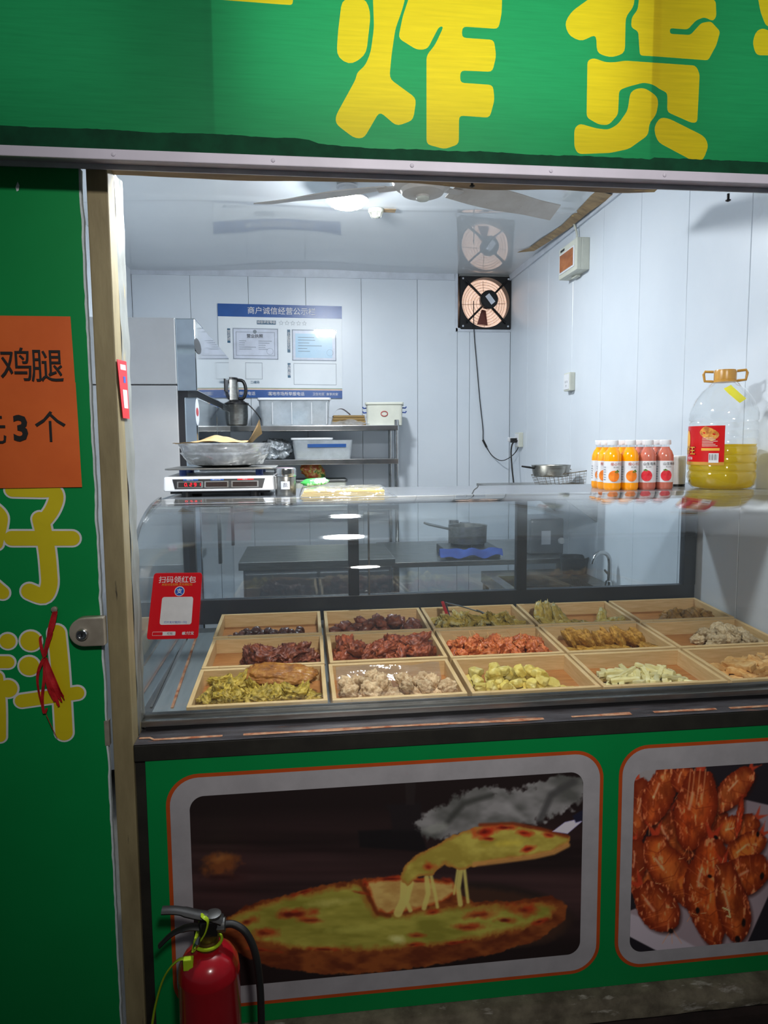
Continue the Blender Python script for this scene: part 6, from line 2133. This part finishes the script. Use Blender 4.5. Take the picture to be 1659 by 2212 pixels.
wraprect(Ro + 0.002, 0.126, 0.134, -0.62, -0.08, 'gold_bar', 'gold_print', lbl, 10)
wraprect(Ro + 0.002, 0.088, 0.118, -0.38, -0.10, 'bar_code_patch', 'print_white', lbl, 8)
for k in range(9):
    a0_ = -0.36 + 0.027 * k
    wraprect(Ro + 0.0026, 0.096, 0.115, a0_, a0_ + (0.006 if k % 3 else 0.013), 'bar', 'ink', lbl, 1)
for k in range(6):
    wraprect(Ro + 0.002, 0.140 + 0.005 * k, 0.142 + 0.005 * k, -0.60, -0.14 - 0.06 * (k % 3), 'print_line', 'peach_print', lbl, 6)
# yellow tag on the shoulder
tq = [(-0.05, 0.322), (0.32, 0.334), (0.74, 0.288), (0.46, 0.274)]


def shoulder_r(z):
    zs = [(0.245, Ro), (0.262, 0.099), (0.290, 0.088), (0.318, 0.068), (0.340, 0.045)]
    for (z0, r0), (z1, r1) in zip(zs[:-1], zs[1:]):
        if z0 <= z <= z1:
            return r0 + (r1 - r0) * (z - z0) / (z1 - z0)
    return Ro


def tag_fn(u, v):
    a_ = (tq[0][0] * (1 - u) + tq[1][0] * u) * (1 - v) + (tq[3][0] * (1 - u) + tq[2][0] * u) * v
    z = (tq[0][1] * (1 - u) + tq[1][1] * u) * (1 - v) + (tq[3][1] * (1 - u) + tq[2][1] * u) * v
    r_ = shoulder_r(z) + 0.0025
    return (r_ * math.sin(a_), -r_ * math.cos(a_), z)


G().grid(tag_fn, 8, 10).build('price_tag', 'yellow_tag', ob, recalc=False, smooth=60)

# ------------------------------------------------------------------ red payment card on the glass, red sticker on the jamb
c0 = [U(333, 1238, 'Y', 0.092), U(437, 1237, 'Y', 0.090), U(428, 1379, 'Y', 0.088), U(317, 1381, 'Y', 0.088)]
rc = thing('payment_card', 'red payment card with white panel stuck to the case glass', 'card', (c0[3].x, 0.09, c0[3].z))
TL, TR, BR_, BL = [v - Vector((c0[3].x, 0.09, c0[3].z)) for v in c0]


def card(u, v, d=0.0):      # u right, v down
    p_ = (TL * (1 - u) + TR * u) * (1 - v) + (BL * (1 - u) + BR_ * u) * v
    return (p_.x, p_.y - d, p_.z)


G().prism(rrect(0, 1, 0, 1, 0.05, 4), lambda a_, b_, c: card(a_, b_, c), 0.0015).build('card_body', 'red_card', rc)
G().prism(rrect(0.22, 0.85, 0.36, 0.78, 0.04, 4), lambda a_, b_, c: card(a_, b_, 0.0017 + c), 0.0004).build('white_panel', 'print_white', rc)
G().prism([(0.56 + 0.105 * math.cos(2 * PI * k / 24), 0.275 + 0.075 * math.sin(2 * PI * k / 24)) for k in range(24)], lambda a_, b_, c: card(a_, b_, 0.0017 + c), 0.0003).build('badge_ring', 'print_white', rc)
G().prism([(0.56 + 0.088 * math.cos(2 * PI * k / 24), 0.275 + 0.063 * math.sin(2 * PI * k / 24)) for k in range(24)], lambda a_, b_, c: card(a_, b_, 0.0021 + c), 0.0003).build('round_badge', 'blue_logo', rc)
CW, CHh = (TR - TL).length, (TL - BL).length


def ctext(s_, u, v, h, mat, **kw):
    x0 = kw.pop('wid', 0)
    def wr_(x, y_):
        return Vector(card(u + x / CW, v - y_ / CHh, 0.0027))
    return text(s_, h, mat, rc, (0, 0, 0), wrap=wr_, **kw)


ctext('扫码领红包', 0.5, 0.105, 0.0172, 'print_white', bold=0.006)
ctext('用支付宝扫码 天天领红包', 0.5, 0.175, 0.0062, 'gold_print')
ctext('支', 0.56, 0.277, 0.013, 'print_white', bold=0.02)
ctext('打开支付宝[扫一扫]', 0.53, 0.745, 0.0058, 'blue_logo')
ctext('支付宝', 0.80, 0.915, 0.0085, 'print_white', bold=0.015)
G().prism(rrect(0.10, 0.55, 0.885, 0.945, 0.01, 2), lambda a_, b_, c: card(a_, b_, 0.0017 + c), 0.0003).build('white_strip', 'print_white', rc)
ctext('红包', 0.44, 0.915, 0.006, 'ink')
G().prism(rrect(0.105, 0.30, 0.89, 0.94, 0.01, 2), lambda a_, b_, c: card(a_, b_, 0.0021 + c), 0.0002).build('red_strip', 'red_card', rc)
G().prism(rrect(0.68, 0.735, 0.893, 0.937, 0.01, 2), lambda a_, b_, c: card(a_, b_, 0.0018 + c), 0.0003).build('app_mark', 'print_white', rc)

s0 = [U(252, 776, 'X', -0.392), U(272, 781, 'X', -0.392), U(279, 905, 'X', -0.392), U(265, 903, 'X', -0.392)]
rs_ = thing('jamb_sticker', 'red and white sticker on the jamb beside the fridge view', 'sticker', tuple(s0[3]))
SV = [v - s0[3] for v in s0]


def stk(u, v, d=0):
    p_ = (SV[0] * (1 - u) + SV[1] * u) * (1 - v) + (SV[3] * (1 - u) + SV[2] * u) * v
    return (p_.x + d, p_.y, p_.z)


G().prism([(0, 0), (1, 0), (1, 1), (0, 1)], lambda a_, b_, c: stk(a_, b_, c), 0.001).build('sticker_film', 'red_card', rs_)
G().prism([(0.3, 0.50), (0.85, 0.50), (0.85, 0.82), (0.3, 0.82)], lambda a_, b_, c: stk(a_, b_, 0.0012 + c), 0.0003).build('white_panel', 'print_white', rs_)
G().prism([(0.25, 0.07), (0.85, 0.07), (0.85, 0.16), (0.25, 0.16)], lambda a_, b_, c: stk(a_, b_, 0.0012 + c), 0.0003).build('white_title', 'print_white', rs_)
G().prism([(0.5, 0.27), (0.75, 0.27), (0.75, 0.38), (0.5, 0.38)], lambda a_, b_, c: stk(a_, b_, 0.0012 + c), 0.0003).build('blue_mark', 'blue_logo', rs_)

# ------------------------------------------------------------------ fire extinguisher
ey = -0.16
exx = U(452, 2100, 'Y', ey).x
fe = thing('fire_extinguisher', 'red fire extinguisher with black handle and hose in front of the counter', 'fire extinguisher', (exx, ey, 0.0))
zt0 = U(452, 2072, 'Y', ey - 0.06).z
hR = 0.064
zb_s = 0.385
G().lathe([(0.055, 0.0), (hR, 0.006), (hR, zb_s), (0.0645, zb_s + 0.002), (hR, zb_s + 0.005), (0.0615, zb_s + 0.024), (0.052, zb_s + 0.042), (0.036, zb_s + 0.054), (0.022, zb_s + 0.059), (0.020, zb_s + 0.064)], 48).build('cylinder', 'ext_red', fe, smooth=30)
zn = zb_s + 0.06
G().lathe([(0.023, zn), (0.023, zn + 0.014), (0.019, zn + 0.016), (0.019, zn + 0.03)], 24).build('neck_ring', 'brass', fe, smooth=35)
vb = G().box(-0.016, 0.022, -0.014, 0.014, zn + 0.028, zn + 0.062)
vb.build('valve_body', 'black', fe, bevel=0.003)
top = cat([(0.030, 0, zn + 0.056), (0.012, 0, zn + 0.064), (-0.02, 0, zn + 0.072), (-0.06, 0, zn + 0.085), (-0.092, 0, zn + 0.088)], 5)
G().tube(top, [0.016] * 6 + [0.014] * 8 + [0.012] * 7, 10, flat=0.55).build('upper_lever', 'rubber', fe, smooth=50)
low = cat([(0.0, 0, zn + 0.040), (-0.035, 0, zn + 0.046), (-0.07, 0, zn + 0.036), (-0.100, 0, zn + 0.010)], 5)
G().tube(low, [0.011] * 8 + [0.009] * 8, 10, flat=0.5).build('lower_lever', 'rubber', fe, smooth=50)
G().lathe([(0.014, 0), (0.015, 0.004), (0.015, 0.016), (0.012, 0.018)], 20, (0.020, 0, zn + 0.045), 'X', wob=lambda a, z: 1 + 0.05 * math.cos(12 * a)).build('hose_nut', 'steel_dull', fe, smooth=35)
G().lathe([(0.017, 0), (0.017, 0.006), (0.010, 0.008)], 20, (0.012, -0.0, zn + 0.066)).build('pressure_gauge_rim', 'steel_dull', fe, smooth=35)
hose = cat([(0.034, 0, zn + 0.045), (0.055, 0.0, zn + 0.043), (0.080, -0.005, zn + 0.025), (0.098, -0.008, zn - 0.02), (0.106, -0.01, zn - 0.09), (0.107, -0.01, zn - 0.18), (0.104, -0.008, zn - 0.28), (0.098, -0.004, 0.10)], 8)
G().tube(hose, 0.0078, 10).build('hose', 'rubber', fe, smooth=60)
G().tube([(0.098, -0.004, 0.10), (0.094, -0.002, 0.02)], [0.009, 0.013], 12).build('nozzle', 'rubber', fe, smooth=60)
# lime cable tie looped through the handle, its tail hanging down
loop = cat([(-0.006, -0.018, zn + 0.080), (0.004, -0.020, zn + 0.070), (-0.002, -0.022, zn + 0.045), (-0.016, -0.024, zn + 0.024), (-0.026, -0.026, zn + 0.010), (-0.024, 0.016, zn + 0.018), (-0.012, 0.018, zn + 0.06)], 5, True)
G().tube(loop, 0.0045, 6, closed=True, flat=0.35).build('cable_tie_loop', 'lime_tie', fe, smooth=60)
G().tube([(0.028 * math.cos(2 * PI * k / 28), 0.028 * math.sin(2 * PI * k / 28), zn + 0.012) for k in range(28)], 0.0035, 6, closed=True).build('neck_band', 'lime_tie', fe, smooth=60)
G().box(-0.046, -0.026, -0.040, -0.026, zn - 0.022, zn + 0.002).build('tie_head', 'lime_tie', fe, bevel=0.002)
G().tube(cat([(-0.035, -0.028, zn - 0.003), (-0.060, -0.022, zn - 0.010), (-0.090, -0.016, zn - 0.05), (-0.112, -0.014, zn - 0.12), (-0.124, -0.014, zn - 0.20), (-0.130, -0.014, zn - 0.30)], 6), 0.0055, 6, flat=0.4).build('tie_tail', 'lime_tie', fe, smooth=60)
G().tube([(-0.022, -0.030, zn + 0.022), (-0.016, -0.034, zn + 0.034), (-0.013, -0.032, zn + 0.046)], [0.004, 0.006, 0.002], 8).build('seal_tag', 'steel_bright', fe)

# ------------------------------------------------------------------ kitchen seen through the case and over it
# wall shelf on the right wall carrying pan and basket (hidden edge behind the case top)
wsx = thing('wall_shelf', 'steel wall shelf under the frying pan and basket', 'shelf', (1.30, 2.15, 1.24))
G().box(-0.26, 0.198, -0.40, 0.40, 0, 0.02).build('shelf_board', 'steel', wsx, bevel=0.002)
for yy in (-0.3, 0.3):
    G().hexa([(0.0, yy - 0.01, -0.01), (0.198, yy - 0.01, -0.15), (0.198, yy + 0.01, -0.15), (0.0, yy + 0.01, -0.01), (0.0, yy - 0.01, 0.0), (0.198, yy - 0.01, 0.0), (0.198, yy + 0.01, 0.0), (0.0, yy + 0.01, 0.0)]).build('bracket', 'steel', wsx)
# wire basket lying under and beside the pan
YK = 2.10
q = U(1222, 1036, 'Y', YK)
wbk = thing('frying_basket', 'wire frying basket with black handle on the wall shelf', 'basket', (q.x + 0.02, YK, 1.268), (0.0, math.radians(-7), 0.0))
bw0, bh0, bd0 = 0.17, 0.075, 0.11
wm = G()
for k in range(15):
    x = -bw0 + 2 * bw0 * k / 14
    wm.tube([(x, -bd0, bh0), (x * 0.9, -bd0 * 0.85, 0.004), (x * 0.9, bd0 * 0.85, 0.004), (x, bd0, bh0)], 0.0009, 4)
for k in range(11):
    y_ = -bd0 + 2 * bd0 * k / 10
    wm.tube([(-bw0, y_, bh0), (-bw0 * 0.9, y_ * 0.85, 0.004), (bw0 * 0.9, y_ * 0.85, 0.004), (bw0, y_, bh0)], 0.0009, 4)
for k in range(1, 5):
    f = 0.9 + 0.1 * k / 5
    wm.tube([(-bw0 * f, -bd0 * (0.85 + 0.15 * k / 5), bh0 * k / 5), (bw0 * f, -bd0 * (0.85 + 0.15 * k / 5), bh0 * k / 5), (bw0 * f, bd0 * (0.85 + 0.15 * k / 5), bh0 * k / 5), (-bw0 * f, bd0 * (0.85 + 0.15 * k / 5), bh0 * k / 5)], 0.0009, 4, closed=True)
wo = wm.build('wire_mesh', 'wire', wbk, recalc=False)
wo['kind'] = 'stuff'
G().tube([(-bw0, -bd0, bh0), (bw0, -bd0, bh0), (bw0, bd0, bh0), (-bw0, bd0, bh0)], 0.003, 6, closed=True).build('rim_wire', 'wire', wbk)
G().tube([(bw0 - 0.02, -bd0, bh0 - 0.01), (bw0 + 0.02, -bd0 - 0.0, bh0 + 0.02), (bw0 + 0.055, -bd0, bh0 + 0.06)], 0.004, 6).build('handle_rod', 'wire', wbk)
G().tube([(bw0 + 0.005, -bd0, bh0 + 0.018), (bw0 + 0.04, -bd0, bh0 + 0.062), (bw0 + 0.05, -bd0, bh0 + 0.07)], [0.009, 0.011, 0.006], 8).build('handle_grip', 'black', wbk, smooth=50)
q = U(1190, 1022, 'Y', YK - 0.02)
fp = thing('sauce_pan', 'dull steel pan with black handle resting in the frying basket', 'pan', (q.x, YK - 0.02, 1.318))
G().lathe([(0.085, 0), (0.095, 0.004), (0.105, 0.060), (0.107, 0.062), (0.103, 0.060), (0.092, 0.008), (0.0, 0.006)], 40, cap=False).build('pan_shell', 'steel', fp, smooth=40)
G().lathe([(0.092, 0.014), (0.0, 0.014)], 32, cap=False).build('oil_residue', 'blade_rust', fp)
G().tube([(-0.10, -0.02, 0.046), (-0.13, -0.03, 0.052), (-0.175, -0.04, 0.058)], [0.006, 0.010, 0.007], 8, flat=0.6).build('pan_handle', 'black', fp, smooth=50)

# worktable along the back, stove, pot, jars, dispenser
TZ = 0.85
wt = thing('work_table', 'steel worktable along the back wall', 'table', (0.95, 2.60, 0.0))
G().box(-0.48, 0.53, -0.42, 0.39, TZ - 0.03, TZ).build('table_top', 'steel', wt, bevel=0.003)
G().box(-0.46, 0.51, -0.38, 0.37, 0.25, 0.27).build('lower_shelf', 'steel_dull', wt)
for sx_ in (-0.45, 0.49):
    for sy_ in (-0.38, 0.36):
        G().cyl((sx_, sy_, 0), 0.018, TZ - 0.03, 'Z', 12).build('leg', 'steel', wt, smooth=40)
YT = 2.40
q = U(1010, 1195, 'Y', YT)
stv = thing('gas_stove', 'low black gas stove on the worktable', 'stove', (q.x, YT, TZ))
G().box(-0.16, 0.16, -0.14, 0.14, 0.0, 0.05).build('stove_body', 'steel_dull', stv, bevel=0.006)
for a_ in (0, 90, 180, 270):
    G().box(0.03, 0.10, -0.004, 0.004, 0.05, 0.068).build('pan_support', 'black', stv, rot=(0, 0, math.radians(a_)))
G().lathe([(0.018, -0.142), (0.016, -0.158)], 14, (0.08, 0, 0.025), 'Y').build('knob', 'black', stv)
pt = thing('steel_pot', 'steel saucepan with long handle on the gas stove', 'pot', (q.x, YT, TZ + 0.069))
G().lathe([(0.10, 0), (0.11, 0.004), (0.113, 0.10), (0.116, 0.104), (0.111, 0.10), (0.107, 0.008), (0.0, 0.006)], 40, cap=False).build('pot_shell', 'steel', pt, smooth=40)
G().tube([(-0.11, -0.02, 0.085), (-0.24, -0.06, 0.12), (-0.27, -0.07, 0.13)], [0.012, 0.014, 0.011], 8, flat=0.6).build('pot_handle', 'steel', pt, smooth=50)
for k, (px, hgt, rr_) in enumerate(((980, 0.17, 0.034), (1004, 0.155, 0.036))):
    q2 = U(px, 1170, 'Y', 2.72)
    t = thing('spice_jar', 'small dark spice jar behind the saucepan', 'jar', (q2.x, 2.72, TZ), group='spice jars behind the saucepan')
    G().lathe([(rr_, 0), (rr_, hgt * 0.8), (rr_ * 0.85, hgt * 0.86)], 20).build('jar_body', 'steel_dull', t, smooth=40)
    G().lathe([(rr_ * 0.95, hgt * 0.86), (rr_ * 0.95, hgt)], 20).build('jar_lid', 'steel_bright', t, smooth=40)


def cloth(u, v):
    return (-0.20 + 0.36 * u, -0.19 + 0.06 * v, 0.004 + 0.040 * math.sin(PI * v) + 0.02 * noise.noise(Vector((u * 5, v * 3, 6))) + 0.012)


ck = G().grid(cloth, 24, 8)
tag(ck.build('blue_cloth', 'blue_cloth', loc=(q.x, YT, TZ), recalc=False, smooth=60), 'crumpled blue cloth in front of the gas stove', 'cloth')
q = U(1165, 1190, 'Y', YT)
dsp = thing('steamer_cabinet', 'grey metal heating cabinet with a white label on the worktable', 'appliance', (q.x + 0.08, YT + 0.05, TZ))
G().box(-0.17, 0.17, -0.14, 0.16, 0.0, 0.21).build('cabinet_body', 'steel_sheet', dsp, bevel=0.02, seg=3)
G().box(-0.10, -0.045, -0.143, -0.139, 0.06, 0.14).build('paper_label', 'paper_white', dsp)
G().lathe([(0.02, -0.139), (0.017, -0.155), (0.0, -0.157)], 18, (0.02, 0, 0.08), 'Y', cap=False).build('dial', 'white_plastic', dsp)
for k in range(4):
    G().box(0.07, 0.13, -0.143, -0.139, 0.10 + 0.022 * k, 0.108 + 0.022 * k).build('vent_slot', 'black', dsp)
# sink along the right wall
sk_ = thing('sink_unit', 'steel sink unit along the right wall', 'sink', (1.22, 1.62, 0.0))
G().box(-0.26, 0.275, -0.50, -0.34, 0.74, 0.80).box(-0.26, 0.275, 0.34, 0.50, 0.74, 0.80).box(-0.26, -0.21, -0.34, 0.34, 0.74, 0.80).box(0.18, 0.275, -0.34, 0.34, 0.74, 0.80).build('sink_rim', 'steel', sk_)
G().box(-0.23, 0.20, -0.36, 0.36, 0.55, 0.56).box(-0.23, -0.22, -0.36, 0.36, 0.56, 0.74).box(0.19, 0.20, -0.36, 0.36, 0.56, 0.74).box(-0.22, 0.19, -0.36, -0.35, 0.56, 0.74).box(-0.22, 0.19, 0.35, 0.36, 0.56, 0.74).build('basin', 'steel_dull', sk_)
for sx_ in (-0.24, 0.25):
    for sy_ in (-0.47, 0.47):
        G().cyl((sx_, sy_, 0), 0.018, 0.74, 'Z', 12).build('leg', 'steel', sk_, smooth=40)
q = U(1408, 1232, 'Y', 1.60)
fct = thing('sink_faucet', 'curved chrome faucet over the sink', 'faucet', (min(q.x, 1.46), 1.60, 0.80))
G().lathe([(0.022, 0), (0.018, 0.03), (0.012, 0.035)], 18).build('faucet_base', 'steel_bright', fct, smooth=40)
G().tube(cat([(0, 0, 0.03), (0, 0, 0.13), (-0.02, -0.005, 0.165), (-0.055, -0.01, 0.172), (-0.085, -0.015, 0.15), (-0.095, -0.015, 0.12)], 6), 0.010, 10).build('spout', 'steel_bright', fct, smooth=60)
G().tube([(0, 0, 0.06), (0.0, 0.05, 0.075)], 0.006, 8).build('tap_lever', 'steel_bright', fct)
q = U(1310, 1218, 'Y', 1.60)
bb = thing('black_basin', 'black plastic basin beside the sink faucet', 'basin', (q.x - 0.01, 1.98, 0.80))
G().lathe([(0.06, 0), (0.075, 0.09), (0.08, 0.092), (0.07, 0.088), (0.055, 0.006), (0.0, 0.005)], 30, cap=False).build('basin_shell', 'black', bb, smooth=40)
# cabinet behind the case on the left
wcab = thing('prep_cabinet', 'grey steel prep cabinet standing behind the glass case', 'cabinet', (0.05, 2.05, 0.0))
G().box(-0.35, 0.37, -0.25, 0.25, 0.10, 0.90).build('cabinet_body', 'steel_sheet', wcab, bevel=0.003)
G().box(-0.37, 0.39, -0.27, 0.27, 0.90, 0.94).build('cabinet_top', 'steel', wcab, bevel=0.003)
for k in range(2):
    d = G().box(-0.34 + 0.36 * k, 0.005 + 0.355 * k, -0.262, -0.25, 0.14, 0.88).build('cabinet_door', 'steel_sheet', wcab, bevel=0.003)
    G().box((0.345 - 0.34 - 0.03) if k == 0 else 0.035, (0.345 - 0.34 - 0.015) if k == 0 else 0.05, -0.275, -0.262, 0.45, 0.62).build('door_pull', 'steel_bright', d)
for sx_ in (-0.3, 0.32):
    for sy_ in (-0.2, 0.2):
        G().cyl((sx_, sy_, 0), 0.02, 0.1, 'Z', 10).build('foot', 'black', wcab)
